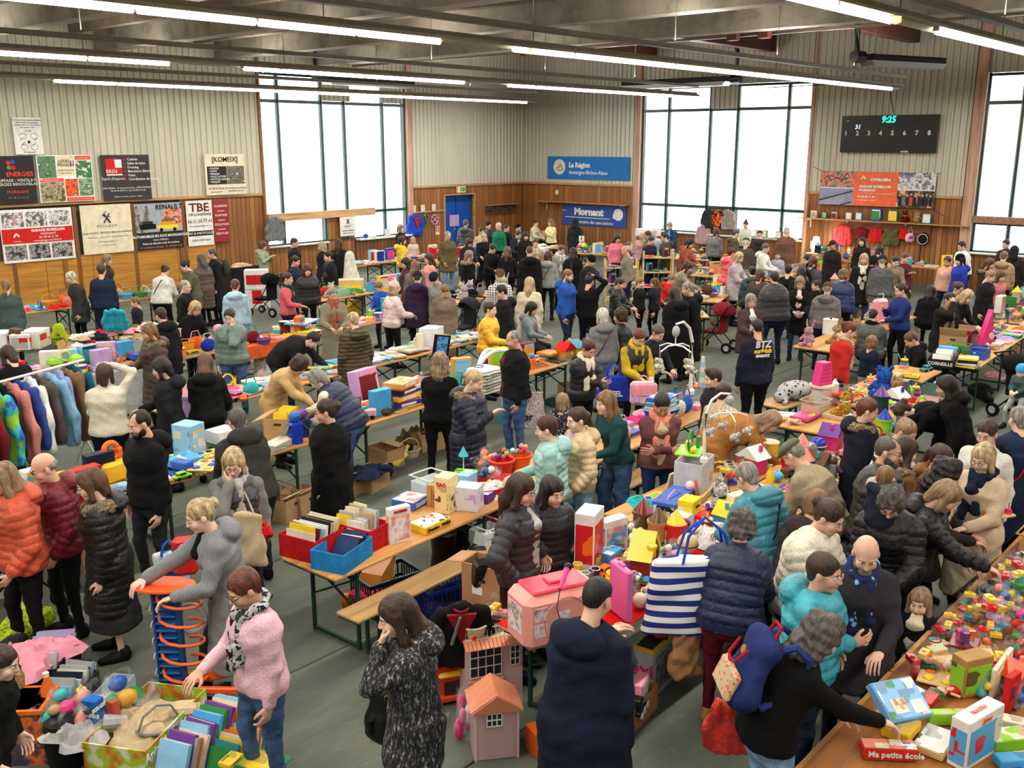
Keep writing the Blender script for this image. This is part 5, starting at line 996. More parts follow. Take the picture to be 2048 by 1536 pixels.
P(1822,876,1.65,120,'dd',10,20,'coat',(.6,.45,.28),'n','black','vlong','db','long haired person in a camel fur collared coat behind the father',ex='F')
H_dad=P(1782,874,1.82,78,'fx',6,6,'vest',(.16,.15,.14),'n','charcoal','cropped','dg','bearded person with glasses in a black body warmer carrying a toddler',ex='gB',sleeve='light_grey',bw=1.15)
P(1773,930,0.80,165,'rd',10,0,'hoodie',(.12,.14,.19),'n','navy','cropped','lb','toddler in a dark blue top carried against the black body warmer',ex='',kid=True,z0=.85,legs='q')
P(1741,797,1.61,95,'dd',4,10,'lcoat',(.1,.12,.17),'n','black','short','rd','person in a navy coat with a cream fur-edged hood, seen from behind',ex='hFg',bw=1.15)
P(1824,843,1.59,60,'ff',22,26,'sweater','black','n','black','short','sb','young person with light brown hair in a black and white striped top',ex='',tm='stripez',t2=('white',None,.5))
P(1787,815,1.63,-70,'rr',74,70,'sweater',(.05,.05,.055),'n','black','bun','db','person in black bending low over the soft toys',ex='',bw=1.3)
P(1974,842,1.72,-22,'dd',0,18,'sweater',(.86,.85,.83),'n','black','short','db','person in a white sweater with black rucksack straps',ex='b',cap='black')
H_tray=P(1966,890,1.68,-28,'ff',0,16,'lcoat',(.82,.74,.63),'n','navy','bob','bn','smiling person in a long beige coat and navy scarf holding a wooden stacking toy',ex='gS',opn=1,cap='navy',bw=1.05,sk=2,inner='navy')
P(2040,812,1.76,-150,'dd',4,8,'lcoat',(.13,.17,.28),'n','black','short','gr','person in a navy coat with a red shoulder strap at the right edge',ex='x',cap='red',bw=1.2)
P(1572,884,1.73,-115,'ff',34,40,'jacket',(.62,.56,.46),'n','charcoal','flatcap','gr','person in a checked flat cap and beige and grey block jacket bending over toys',cap=(.42,.43,.38),bw=1.15,ex='g')
P(1484,926,1.68,-135,'ff',26,34,'puffer',(.2,.5,.58),'n','navy','short','gr','person with grey hair in a teal down jacket leaning over the toy table',ex='hx',bw=1.25)
P(10,1292,1.30,70,'dt',12,18,'hoodie','black','n','black','short','db','child in a black hooded top at the bottom left corner',kid=True,ex='',z0=-.02)
# ---- middle ground, near
P(471,816,1.78,-165,'ff',28,18,'jacket',(.21,.21,.2),'n','charcoal','short','dg','grey haired person in a dark grey hooded jacket with back to the camera',ex='hg',bw=1.18)
P(649,798,1.70,-95,'dd',2,6,'lcoat',(.05,.05,.055),'n','black','bun','db','person in a wide black coat and cross-body strap walking through the gap',ex='gx',bw=1.3,legs='w')
P(622,742,1.70,-118,'rf',44,40,'vest',(.13,.16,.3),'j','denim','bob','gr','person in a navy body warmer and jeans bending over the cardboard box',sleeve='cream',bw=1.12)
P(610,719,1.66,60,'rf',40,50,'coat',(.76,.63,.43),'n','black','curly','db','person in a camel coat bending over the box of books',ex='')
P(880,706,1.68,168,'ff',4,10,'sweater',(.06,.06,.07),'n','black','bigcurl','sb','person with curly light hair in a black off-shoulder sweater',bw=1.05)
P(956,742,1.70,62,'hd',6,22,'lpuffer',(.1,.12,.2),'j','denim','short','bn','person in a long navy down coat with a fur hood and sunglasses on hair',ex='hF',bw=1.15)
P(1024,661,1.78,-72,'dd',0,12,'jacket',(.09,.09,.1),'j','denim','cropped','gr','person in an open black jacket over a maroon printed t-shirt',ex='',opn=1,bw=1.2,sk=1,inner=(.42,.14,.2))
P(1183,683,1.62,40,'xf',8,30,'puffer',(.12,.12,.14),'n','black','bun','mr','person in a black padded jacket and cream scarf holding a red bag',ex='S',cap='cream')
P(1283,662,1.64,28,'ff',14,34,'vest',(.16,.16,.18),'n','black','short','rd','red haired person in a mustard sweater and black body warmer',sleeve='mustard',ex='S',cap='mustard',bw=1.08)
P(1322,652,1.62,44,'ff',12,30,'jacket',(.13,.14,.19),'n','black','short','dg','grey haired person in a dark navy jacket behind the white crib mobile',ex='')
H_btz=P(1513,637,1.80,-150,'dd',2,10,'sweater',(.1,.12,.2),'n','black','cropped','bl','bearded person in a navy sweatshirt printed BTZ on the back',ex='B',bw=1.08,tm='cloth')
P(1327,792,1.65,12,'xx',4,34,'jacket',(.42,.26,.27),'n','dark_blue','pony','bl','person in a maroon jacket and orange checked scarf, arms folded',ex='S',opn=1,cap=mat('salmon','plaid','dusty_pink',None,2.),sk=3,inner='beige')
P(1211,783,1.63,-55,'ff',20,4,'sweater',(.12,.28,.29),'w','denim','vlong','lb','long haired person in a dark green sweatshirt and wide cargo jeans leaning forward',ex='',sk=2)
P(1152,815,1.61,-62,'pp',2,8,'puffer',(.78,.69,.55),'j','light_denim','pony','db','person with a ponytail in a beige padded jacket and pale jeans',ex='h',opn=1,sk=2,inner='lilac')
P(1089,832,1.62,-92,'fd',4,12,'vest',(.6,.77,.75),'n','black','short','mr','person with short dark hair in a mint green padded vest',sleeve=(.58,.76,.74),ex='h',bw=1.05)
P(1125,786,1.15,170,'dd',0,6,'sweater',(.12,.13,.2),'n','navy','bob','sb','small child in a dark dress with star dots, seen from behind',kid=True,tm='spots',t2=('white',None,3))
P(1050,950,1.69,66,'kk',0,14,'puffer',(.17,.17,.2),'n','black','long','db','person in a dark jacket with lime piping, hand on hip',ex='',opn=1,sk=0,inner='light_grey')
P(1107,955,1.53,36,'dd',0,8,'puffer',(.1,.11,.14),'n','black','vlong','bl','young person with very long dark hair in a black padded jacket',ex='',sk=2)
P(1560,830,1.74,96,'rr',72,52,'coat',(.62,.42,.22),'n','black','vlong','sb','long haired person in a caramel coat bent double over the toys',ex='',bw=1.12)
P(1424,736,1.52,-66,'dd',0,10,'jacket',(.13,.13,.14),'n','black','quiff','db','boy with swept dark hair in a black track top',ex='',sk=2)
P(1450,765,1.50,150,'dd',6,10,'coat',(.75,.69,.58),'n','black','bun','db','person in a cream dotted coat standing behind the boy',ex='',tm='spots',t2=('brown',None,3.2))
P(1707,645,1.66,105,'dd',8,26,'sweater',(.72,.17,.15),'j','dark_denim','bun','rd','person in a red sweater with a leopard scarf and dark jeans',ex='S',cap=mat('beige','spots','dark_brown',None,3.),bw=1.12)
P(1746,673,1.22,150,'ff',6,12,'sweater',(.11,.13,.22),'n','light_grey','curly','lb','boy with wavy hair in a navy sweatshirt and pale trousers',kid=True)
P(1748,617,1.66,168,'ff',4,12,'puffer',(.3,.3,.31),'n','black','cropped','bl','seated person in a charcoal ribbed down jacket with a black scarf',ex='S',cap='black',legs='q',bw=1.15)
P(1814,667,1.50,-60,'ff',18,38,'hoodie',(.07,.07,.08),'n','black','short','br','boy in a black hoodie sitting and looking at a phone',legs='q',ex='',seat=.46)
P(1887,752,1.62,-82,'rd',22,18,'hoodie',(.06,.06,.065),'n','black','long','bl','long dark haired person in a black hoodie leaning over the bicycle toys',ex='')
P(2043,730,0.90,-20,'ff',4,16,'puffer',(.15,.28,.3),'n','light_grey','beanie','bn','toddler in a bright blue hat sitting in a stroller',cap='sky_blue',kid=True,legs='q',seat=.42)
P(1800,567,1.68,-58,'hf',2,14,'sweater',(.13,.2,.42),'n','black','pony','db','person in a royal blue sweater with dark hair tied back',ex='',bw=1.1)
P(1902,585,1.66,38,'ed',10,6,'coat',(.12,.11,.11),'n','navy','bun','bl','person on the phone wrapped in a leopard print shawl',ex='gS',cap=mat('taupe','spots','black',None,3.),bw=1.05)
P(1943,582,1.62,62,'ff',22,30,'sweater',(.08,.08,.09),'n','black','vlong','bn','person with long straight blond hair in black leaning over the stall',ex='')
P(1863,570,1.62,165,'dd',8,10,'sweater',(.07,.07,.08),'n','black','long','bl','seated person in a black sweater with dark hair, back turned',legs='q')
P(1503,588,1.60,22,'fd',0,6,'coat',(.3,.22,.22),'n','dark_brown','bob','gr','person with glasses in a plum coat and white turtleneck holding a white bag',ex='g',opn=1,bw=1.12,inner='white')
P(981,604,1.62,66,'fd',4,4,'puffer',(.93,.68,.17),'n','black','short','db','person in a bright yellow down jacket beside the white play arches',ex='',bw=1.05)
P(999,570,1.76,-75,'dd',4,16,'coat',(.1,.1,.11),'n','black','short','bl','dark haired person with glasses in a black coat behind the yellow jacket',ex='gh',bw=1.1)
P(1068,605,1.55,70,'ff',6,20,'hoodie',(.52,.55,.58),'n','charcoal','bob','bl','seated person in a grey and white hoodie with a pink strap',ex='x',cap='hot_pink',legs='q')
P(1059,554,1.68,170,'dd',0,4,'coat',(.85,.81,.71),'n','black','long','bn','blond person in a cream coat seen from behind',ex='')
P(1139,539,1.76,66,'dd',0,14,'jacket',(.16,.33,.68),'j','dark_denim','short','lb','bearded person in a bright blue and navy jacket',ex='hB',bw=1.15,sk=0)
P(1181,549,1.68,150,'ud',0,14,'sweater',(.06,.06,.07),'n','black','topbun','bl','person in black with dark hair pinned up and one arm raised',ex='',bw=1.1)
P(1205,616,1.65,-160,'dd',8,8,'hoodie',(.47,.47,.48),'j','light_denim','bob','wh','white haired person in a grey hoodie with a burgundy strap',ex='x',cap='burgundy')
P(1240,617,1.59,-88,'dd',4,6,'puffer',(.12,.12,.13),'n','black','curly','db','person with dark wavy hair and glasses in a black quilted jacket',ex='g',bw=1.1)
P(1244,556,1.48,66,'ff',6,20,'puffer',(.12,.12,.14),'n','black','short','db','boy in a black padded jacket with a white fleece hood',ex='h')
P(1282,556,1.37,60,'dd',0,10,'sweater',(.1,.1,.11),'n','black','short','lb','boy with light brown hair in a black sweater',kid=True)
P(1308,556,1.35,-75,'dd',0,8,'jacket',(.14,.14,.18),'n','black','long','br','girl with brown hair facing the boy in black',kid=True)
P(1346,550,1.32,80,'ff',14,22,'hoodie',(.78,.16,.14),'n','navy','short','lb','boy in a red hoodie leaning towards the stall',kid=True)
P(1346,576,1.69,-140,'dd',8,16,'lcoat',(.06,.06,.07),'n','black','long','bl','person in a wide black coat with a large hood beside the grey man',ex='h',bw=1.4)
P(1372,564,1.76,-75,'dd',6,16,'lcoat',(.08,.08,.09),'n','black','short','gr','fair haired person in a long black coat, face turned left',ex='h',bw=1.2)
P(1381,525,1.62,80,'rf',26,30,'coat',(.56,.56,.47),'n','black','bob','db','person in a sage green coat reaching over the toy stall',ex='')
P(1505,532,1.60,-170,'dd',6,12,'puffer',(.12,.22,.22),'n','black','bun','bl','person in a dark green down jacket with a small bag, back turned',ex='hx',bw=1.15)
P(1521,538,1.60,160,'dd',0,10,'coat',(.3,.26,.24),'n','black','bob','br','brown haired person half hidden behind the green down jacket')
P(1548,543,1.80,-155,'dd',2,14,'puffer',(.19,.18,.19),'n','navy','short','bl','broad person in a charcoal down jacket with back to the camera',ex='',bw=1.45)
P(1601,554,1.64,2,'ff',0,16,'coat',(.09,.09,.09),'n','dark_denim','bob','sb','person with glasses in a black coat with white collar holding a plate',ex='g',opn=1,inner='light_pink')
P(1632,560,1.42,-66,'dd',0,8,'jacket','black','n','black','short','db','boy with dark hair looking left beside the grey down jacket',kid=True)
P(1656,564,1.65,176,'dd',6,12,'puffer',(.4,.37,.37),'n','navy','cap','gr','person in a taupe ribbed down jacket and a dark cap, seen from behind',cap='brown',ex='h',bw=1.2)
P(1689,538,1.66,158,'dd',4,10,'puffer',(.15,.2,.38),'n','black','curly','lb','person in a shiny dark blue down jacket seen from behind',bw=1.2)
P(1729,507,1.76,2,'dd',0,6,'coat',(.12,.12,.12),'j','denim','long','bn','fair haired person in an open black coat with a long white scarf',ex='S',opn=1,cap='cream',inner='cream')
P(1765,511,1.77,-174,'dd',4,14,'jacket',(.36,.37,.38),'n','grey','beanie','gr','person in a grey varsity jacket and black knitted hat, back turned',cap='charcoal',bw=1.2,sleeve=None)
P(1794,513,1.67,20,'ff',12,24,'coat',(.55,.5,.4),'n','black','short','bl','dark haired person in a beige jacket beside the varsity jacket')
P(1813,506,1.68,40,'hd',6,16,'hoodie',(.38,.14,.2),'n','black','short','br','person in a maroon hooded top with one hand raised')
# ---- middle left
P(12,560,1.66,168,'dd',4,10,'coat',(.27,.34,.33),'n','black','pony','lb','person in a grey green coat with a long ponytail at the left edge',bw=1.1)
P(10,692,1.64,-150,'ff',12,26,'jacket',(.06,.06,.07),'n','black','bob','db','person in a black jacket with a white arm stripe by the clothes rail',bw=1.1)
P(137,544,1.62,-80,'dd',12,16,'coat',(.22,.22,.23),'n','black','short','wh','white haired person in a dark grey fleece coat holding the stall edge',bw=1.08)
P(203,529,1.76,165,'dd',2,12,'sweater',(.12,.17,.26),'n','navy','short','db','person in a navy sweater with a blue and white chest stripe',bw=1.12)
P(216,509,1.68,76,'dd',6,12,'coat',(.24,.23,.22),'n','black','bob','sb','person in sunglasses and a grey camouflage coat behind the striped sweater',ex='gh')
P(268,594,1.20,-80,'dd',0,10,'sweater',(.14,.14,.16),'n','black','short','lb','small boy with light brown hair behind the heap of clothes',kid=True)
P(333,531,1.68,150,'ff',22,34,'jacket',(.82,.82,.78),'n','black','bun','db','person in a white jacket with a black cross strap bending down',ex='x',bw=1.12)
P(364,522,1.68,-72,'ff',14,26,'coat',(.36,.36,.28),'n','black','bun','bl','person with glasses and a dark bun in a long olive coat',ex='g')
P(400,509,1.68,-140,'dd',4,12,'lpuffer',(.34,.28,.25),'n','black','long','dg','person with long grey hair in a brown down coat')
P(421,497,1.78,-80,'dd',4,12,'lcoat',(.11,.12,.14),'n','black','short','dg','tall person in a black coat with a dark rucksack facing left',ex='b',cap='dark_grey')
P(371,560,1.67,68,'dd',2,8,'coat',(.1,.1,.11),'n','black','cropped','gr','grey haired person with glasses in a black coat facing right',ex='g')
P(396,606,1.56,40,'ff',18,38,'sweater',(.08,.08,.09),'n','black','bob','bn','blond person in a black top looking down at the clothes')
P(470,558,1.66,172,'dd',6,14,'hoodie',(.66,.8,.87),'n','light_denim','short','br','person in a light blue hoodie with white lines on the back',bw=1.12)
P(457,619,1.68,-18,'dc',2,20,'puffer',(.42,.49,.46),'j','denim','bun','db','person in a grey green padded jacket touching their cheek',ex='h',sk=2,bw=1.08)
P(318,615,1.66,-150,'dd',10,18,'coat',(.1,.1,.12),'n','black','short','db','dark haired person in a black coat behind the brown fur hood',ex='h')
P(292,648,1.64,-70,'fd',4,16,'lpuffer',(.28,.21,.17),'n','black','bob','lb','person in a long chocolate brown down coat with a big fur hood',ex='hF',bw=1.15)
P(207,727,1.66,170,'uf',2,6,'sweater',(.82,.8,.73),'n','black','bob','db','person in a cream woollen jumper with a hand behind the head',bw=1.12)
P(315,717,1.66,-100,'fd',4,16,'jacket',(.12,.12,.14),'j','dark_denim','bob','bl','person in a black jacket with a pale hood lining and jeans',ex='h',bw=1.05)
P(410,707,1.63,172,'lf',8,20,'hoodie',(.09,.09,.09),'n','black','long','br','person in a black hoodie and black trousers reaching to the pink castle',bw=1.1)
P(527,483,1.50,60,'hh',0,14,'hoodie',(.58,.64,.55),'n','navy','curly','br','boy in a pale green hoodie behind the far left stall')
P(590,476,1.74,66,'dd',0,10,'coat',(.16,.15,.16),'n','black','short','db','person in a dark coat standing before the left window')
P(642,484,1.64,-70,'dd',0,8,'coat',(.13,.13,.14),'n','black','bob','bn','fair haired person in a dark coat below the lion board')
P(677,478,1.68,165,'dd',4,10,'coat',(.12,.12,.13),'n','black','vlong','db','person with long brown hair in a black coat, back turned by the window')
P(654,503,1.66,-62,'dd',4,10,'coat',(.13,.13,.14),'n','black','bun','bl','person with a dark bun in a black coat and grey scarf',ex='S',cap='dark_grey')
P(593,512,1.71,60,'dd',8,16,'jacket',(.13,.16,.26),'n','black','short','bl','person in a navy jacket behind the curly red hair')
P(614,529,1.64,14,'dd',2,8,'puffer',(.14,.13,.13),'n','black','bigcurl','rd','person with curly auburn hair in a black padded jacket',ex='')
P(576,545,1.66,66,'fd',2,8,'sweater',(.85,.38,.45),'n','navy','pony','db','smiling person in a coral pink fleece and dark teal scarf',ex='S',cap='dark_green')
P(666,576,1.70,6,'ff',2,18,'lcoat',(.53,.5,.43),'n','black','short','gr','elderly person in a long grey tweed coat over a rust sweater',ex='S',cap='terracotta',tm='wool')
P(704,624,1.72,-150,'dd',0,14,'lpuffer',(.33,.29,.18),'n','black','short','bn','person in a long olive and black striped down coat',ex='hz',tm='stripez',t2=('dark_brown',None,1.1))
P(754,566,1.40,-40,'ff',8,34,'jacket',(.16,.34,.75),'n','navy','short','lb','boy in a bright blue jacket looking through records',kid=True)
P(790,563,1.64,110,'fd',6,10,'puffer',(.93,.8,.79),'n','black','pompom','bn','person in a pale pink padded jacket, bobble hat and fringed scarf',ex='Sx',cap='light_pink',bw=1.05)
P(835,543,1.70,172,'dd',6,10,'coat',(.22,.15,.25),'n','black','beanie','db','person in a dark purple coat and knitted hat seen from behind',cap=(.18,.13,.2),ex='h')
P(864,548,1.78,-42,'dd',20,34,'lcoat',(.56,.57,.55),'n','denim','beanie','gr','person in a navy knitted hat and pale grey coat leaning down',cap='navy')
P(893,572,1.66,22,'dd',8,34,'lcoat',(.5,.43,.38),'n','black','short','lb','person in a taupe belted coat looking down at the stall',ex='h',bw=1.08)
P(637,669,1.74,66,'fr',66,50,'jacket',(.12,.11,.12),'n','dark_denim','short','bl','person in a black fleece bending far forward between the tables',bw=1.1)
P(805,472,1.64,95,'dd',0,6,'puffer',(.93,.77,.2),'n','black','bob','mr','person in a lemon yellow jacket with a black bag at the far stall',ex='h')
P(826,474,1.29,4,'dd',0,6,'sweater',(.85,.75,.7),'n','navy','long','bn','blond girl behind the boxed games near the left window',kid=True)
P(802,449,1.66,60,'dd',0,8,'coat',(.12,.12,.13),'n','black','bob','sb','fair haired person in a black coat in front of the window edge')
P(808,516,1.62,-60,'dd',6,18,'coat',(.38,.17,.22),'n','black','long','bl','dark haired person in a maroon coat bending to the left',ex='')
P(830,521,1.64,160,'dd',2,8,'coat',(.42,.42,.43),'n','black','vlong','lb','person with long light brown hair in a grey coat')
P(856,507,1.62,-66,'dd',2,8,'sweater',(.9,.62,.6),'n','navy','long','db','dark haired person with glasses in a salmon pink top',ex='g')
P(897,463,1.76,25,'pp',0,20,'coat',(.4,.35,.23),'j','light_denim','cropped','gr','person with glasses in an olive brown field jacket',ex='g',bw=1.1)
P(932,439,1.78,160,'dd',0,10,'puffer',(.28,.28,.31),'j','denim','short','dg','person in a grey down jacket standing before the blue door',ex='h')
# ---- far centre
P(976,443,1.74,-20,'dd',4,12,'vest',(.15,.16,.2),'n','navy','cap','db','person in a dark cap and black body warmer near the corner',cap='navy',sleeve='dark_blue')
P(996,445,1.76,-40,'dd',0,12,'jacket',(.12,.48,.34),'n','black','cropped','wh','bald person in a green and white sports jacket',ex='')
P(964,455,1.65,30,'dd',6,16,'coat',(.8,.7,.55),'n','black','bun','bl','dark haired person in a cream coat behind the blond bun')
P(968,468,1.64,0,'ff',6,30,'sweater',(.1,.1,.11),'n','black','bun','bn','person in black with a blond bun looking down')
P(1014,449,1.65,40,'dd',0,12,'coat',(.09,.09,.1),'n','black','bun','bl','person in black with dark hair next to the green jacket')
P(1035,448,1.72,-50,'dd',0,14,'jacket',(.2,.22,.27),'n','navy','cap','lb','person in a navy peaked cap by the corner clothes')
P(1039,462,1.68,30,'ff',12,28,'coat',(.17,.17,.18),'n','black','bun','db','person in a dark blazer over a plaid shirt leaning to the table',ex='',opn=1,inner='light_grey')
P(1052,464,1.65,0,'dd',4,18,'coat',(.12,.11,.12),'n','black','bob','bl','dark haired person beside the plaid shirt')
P(942,478,1.66,40,'ff',14,36,'coat',(.14,.15,.22),'n','black','bob','mr','person with plum coloured hair in a dark coat looking down')
P(1073,440,1.64,50,'ff',6,14,'jacket',(.85,.8,.65),'n','black','short','db','person in a cream jacket seated among the clothes by the corner',legs='q')
P(1100,438,1.62,-50,'hh',2,14,'jacket',(.88,.84,.64),'n','black','long','lb','person in a pale yellow jacket leaning on the corner stall')
P(1152,437,1.74,160,'dd',2,10,'coat',(.13,.14,.16),'n','black','hoodup','bl','person with a raised dark hood under the Mornant banner',cap=(.13,.14,.16))
P(988,490,1.65,30,'ff',10,34,'sweater',(.1,.1,.1),'n','black','bun','bl','dark haired person in a black t-shirt sorting on the table')
P(1015,493,1.57,170,'ff',4,14,'sweater',(.1,.1,.1),'n','black','long','br','girl with long brown hair in black behind the sorter')
P(1071,478,1.62,0,'dd',0,6,'coat',(.65,.55,.48),'n','black','short','bl','young person with a wide beige scarf facing the camera',ex='S',cap='beige')
P(940,501,1.64,120,'dd',2,10,'coat',(.09,.09,.1),'n','black','bob','sb','fair haired person in a black coat with a small handbag',ex='Fx')
P(1059,492,1.82,-176,'dd',0,14,'coat',(.08,.08,.09),'n','black','cropped','br','broad person in a black coat seen from behind in the middle aisle',ex='h',bw=1.3)
P(1096,502,1.66,175,'dd',4,10,'hoodie',(.6,.61,.6),'n','black','bob','mr','person in a light grey hooded coat with a black strap',ex='x')
P(1125,491,1.66,30,'dd',6,26,'coat',(.6,.58,.55),'n','black','bun','br','person wrapped in a black and white plaid scarf',ex='S',cap=mat('white','plaid','charcoal',None,1.5))
P(1147,495,1.66,168,'dd',2,8,'coat',(.08,.08,.08),'n','black','vlong','bl','person with very long black hair beside the plaid scarf')
P(1186,512,1.74,55,'dd',8,26,'coat',(.14,.14,.15),'n','black','beanie','gr','person in a black knitted hat and dark coat near the wooden racks',cap='black')
P(1000,540,1.74,4,'dd',0,16,'shirt',(.8,.8,.8),'n','black','flatcap','gr','person in a brown flat cap and black and white plaid shirt',cap='brown',tm='plaid',t2=('charcoal',None,1.3))
P(1237,469,1.64,30,'dd',4,26,'sweater',(.92,.5,.58),'n','navy','long','db','dark haired person in a bright pink top behind the far toys')
P(1249,491,1.72,-80,'dd',4,14,'shirt',(.55,.5,.45),'n','navy','bald','gr','balding person in profile behind the racks')
P(1260,483,1.72,80,'dd',4,14,'coat',(.24,.24,.26),'n','navy','cropped','dg','person in a dark grey jacket left of the wooden rack')
P(1282,462,1.70,-30,'dd',2,20,'shirt',(.75,.6,.6),'n','navy','bald','lb','bald person in a pale checked shirt by the middle window')
P(1294,462,1.74,-60,'dd',6,14,'coat',(.42,.4,.3),'n','navy','short','db','person with glasses in an olive coat facing left by the racks',ex='g')
P(1307,458,1.70,-20,'dd',0,22,'shirt',(.7,.74,.82),'n','navy','short','wh','white haired person in a pale blue shirt below the window')
P(1305,473,1.70,40,'dd',6,24,'jacket',(.14,.16,.24),'n','navy','short','db','person in a navy jacket behind the right wooden rack')
P(1339,445,1.74,-20,'ff',2,26,'coat',(.16,.22,.34),'n','navy','short','gr','tall grey haired person in a blue jacket in front of the window',ex='',opn=1,inner='sky_blue')
P(1328,466,1.76,-66,'dd',2,14,'coat',(.3,.29,.22),'n','navy','short','bl','person with glasses in an olive parka facing left',ex='gh')
P(1384,479,1.66,60,'ff',14,30,'coat',(.62,.34,.26),'n','black','bob','bl','dark haired person in a terracotta coat leaning right',ex='h')
P(1434,456,1.71,150,'dd',2,12,'vest',(.4,.41,.42),'n','black','bob','br','person in a grey vest carrying a big blue bag',sleeve='grey')
P(1474,459,1.67,100,'dd',4,12,'coat',(.38,.36,.26),'n','black','short','dg','person in an olive parka beside the hanging coats',ex='h')
P(1491,442,1.66,-20,'ff',2,18,'sweater',(.82,.82,.76),'n','navy','topbun','db','person in a white sweater with a high bun by the window books')
P(1493,476,1.74,170,'dd',6,14,'coat',(.3,.27,.24),'n','black','flatcap','wh','person in a flat cap and brown coat, back turned',cap=(.3,.3,.2))
P(1520,461,1.75,172,'dd',2,10,'coat',(.22,.2,.2),'n','black','cap','wh','person in a grey cap and dark brown coat by the window books',cap='dark_grey',ex='h')
P(1574,455,1.80,175,'dd',0,10,'coat',(.46,.32,.27),'n','black','cap','wh','broad person in a brown leather jacket with a pale cap',cap='light_grey',bw=1.3)
P(1466,496,1.72,120,'dd',4,14,'puffer',(.9,.36,.4),'n',(.35,.1,.15),'short','mr','person in a coral pink jacket with dark red hair',ex='h')
P(1482,505,1.72,70,'ff',6,20,'coat',(.72,.68,.7),'n','black','bob','bn','blond person in a pale lilac patterned coat')
P(1534,487,1.66,70,'ff',6,14,'hoodie',(.88,.88,.86),'n','black','short','dg','person with greying hair in a white hoodie',ex='')
P(1556,503,1.35,-6,'dd',0,2,'jacket',(.6,.65,.72),'n','navy','short','bl','boy in a pale blue jacket facing the camera',kid=True,ex='')
P(1578,529,1.61,170,'dd',2,10,'coat',(.08,.08,.08),'n','black','short','bl','person in black with short black hair, back to the camera')
P(1604,534,1.62,168,'dd',2,10,'coat',(.1,.1,.1),'n','black','vlong','bl','person in black with long dark hair behind the white collar')
P(1600,525,1.60,-60,'dd',2,14,'coat',(.45,.35,.3),'n','black','short','lb','light brown haired person above the long dark hair')
P(1613,509,1.69,-70,'dd',4,20,'jacket',(.2,.27,.38),'n','navy','short','bl','person with a dark beard and blue jacket facing left',ex='B')
P(1628,512,1.70,150,'dd',4,10,'coat',(.33,.33,.34),'n','black','bob','rd','red brown haired person in a grey coat with a black backpack',ex='b',cap='black')
P(1664,481,1.78,-40,'dd',0,16,'coat',(.13,.11,.12),'n','black','cap','db','person in a dark cap and black sweater in front of the glowing lamp',cap='dark_brown',bw=1.1)
P(1725,474,1.64,-20,'dd',0,6,'coat',(.12,.12,.12),'n','black','vlong','bl','dark haired person behind the stall under the hanging costumes')
P(1760,490,1.53,172,'dd',4,14,'coat',(.08,.08,.08),'n','black','bob','bl','black haired person seated behind the same costume stall',legs='q',seat=.8)
# ---- far right
P(1895,513,1.60,-20,'dd',2,18,'sweater',(.88,.68,.6),'n','navy','bun','db','person in a peach top with a dark bun at the right stall')
P(1919,509,1.70,-58,'dd',0,12,'hoodie',(.18,.24,.66),'n','navy','beanie','bl','person in a royal blue hoodie and black cap',cap='black',ex='L')
P(1922,483,1.70,-50,'dd',8,18,'shirt',(.93,.93,.9),'n','navy','short','bl','person in a white shirt lit brightly by the right window',bw=1.3)
P(2012,479,1.70,-35,'dd',0,12,'coat',(.2,.2,.24),'n','navy','short','bl','person in a dark jacket right against the right window')
P(2009,502,1.72,172,'dd',2,10,'puffer',(.62,.52,.38),'n','black','short','lb','person in a tan down jacket with raised collar',ex='h',bw=1.1)
P(2030,493,1.78,175,'dd',0,6,'coat',(.14,.14,.15),'n','black','hoodup','bl','person with a raised black hood beside the tan down jacket',cap=(.14,.14,.15))
P(1983,517,1.66,70,'dd',2,14,'coat',(.18,.17,.17),'n','black','bob','br','brown haired person in a dark coat with a beige fur hood',ex='hF')
P(1987,542,1.66,60,'dd',6,24,'coat',(.13,.13,.14),'n','black','short','sb','smiling fair haired person in a black coat looking down')
P(2005,542,1.50,50,'dd',2,16,'sweater',(.78,.45,.5),'n','navy','long','br','girl in a dusty pink top beside the smiling person')
P(1921,565,1.62,50,'dd',6,18,'coat',(.55,.48,.38),'n','black','bun','db','person with glasses and beige collar behind the long blond hair',ex='g')
T_,ro,an,inf=H_btz
for i,(tx,c,z,q)in enumerate((('BTZ','white',.12,.13),('surfclub','yellow',.03,.085),('BIARRITZ','white',-.04,.05))):text(tx,q,mat(c),T_,(0,inf['chs'][1]-.178,inf['chs'][2]+z),(R(90),0,0),bold=.004,shear=.1)
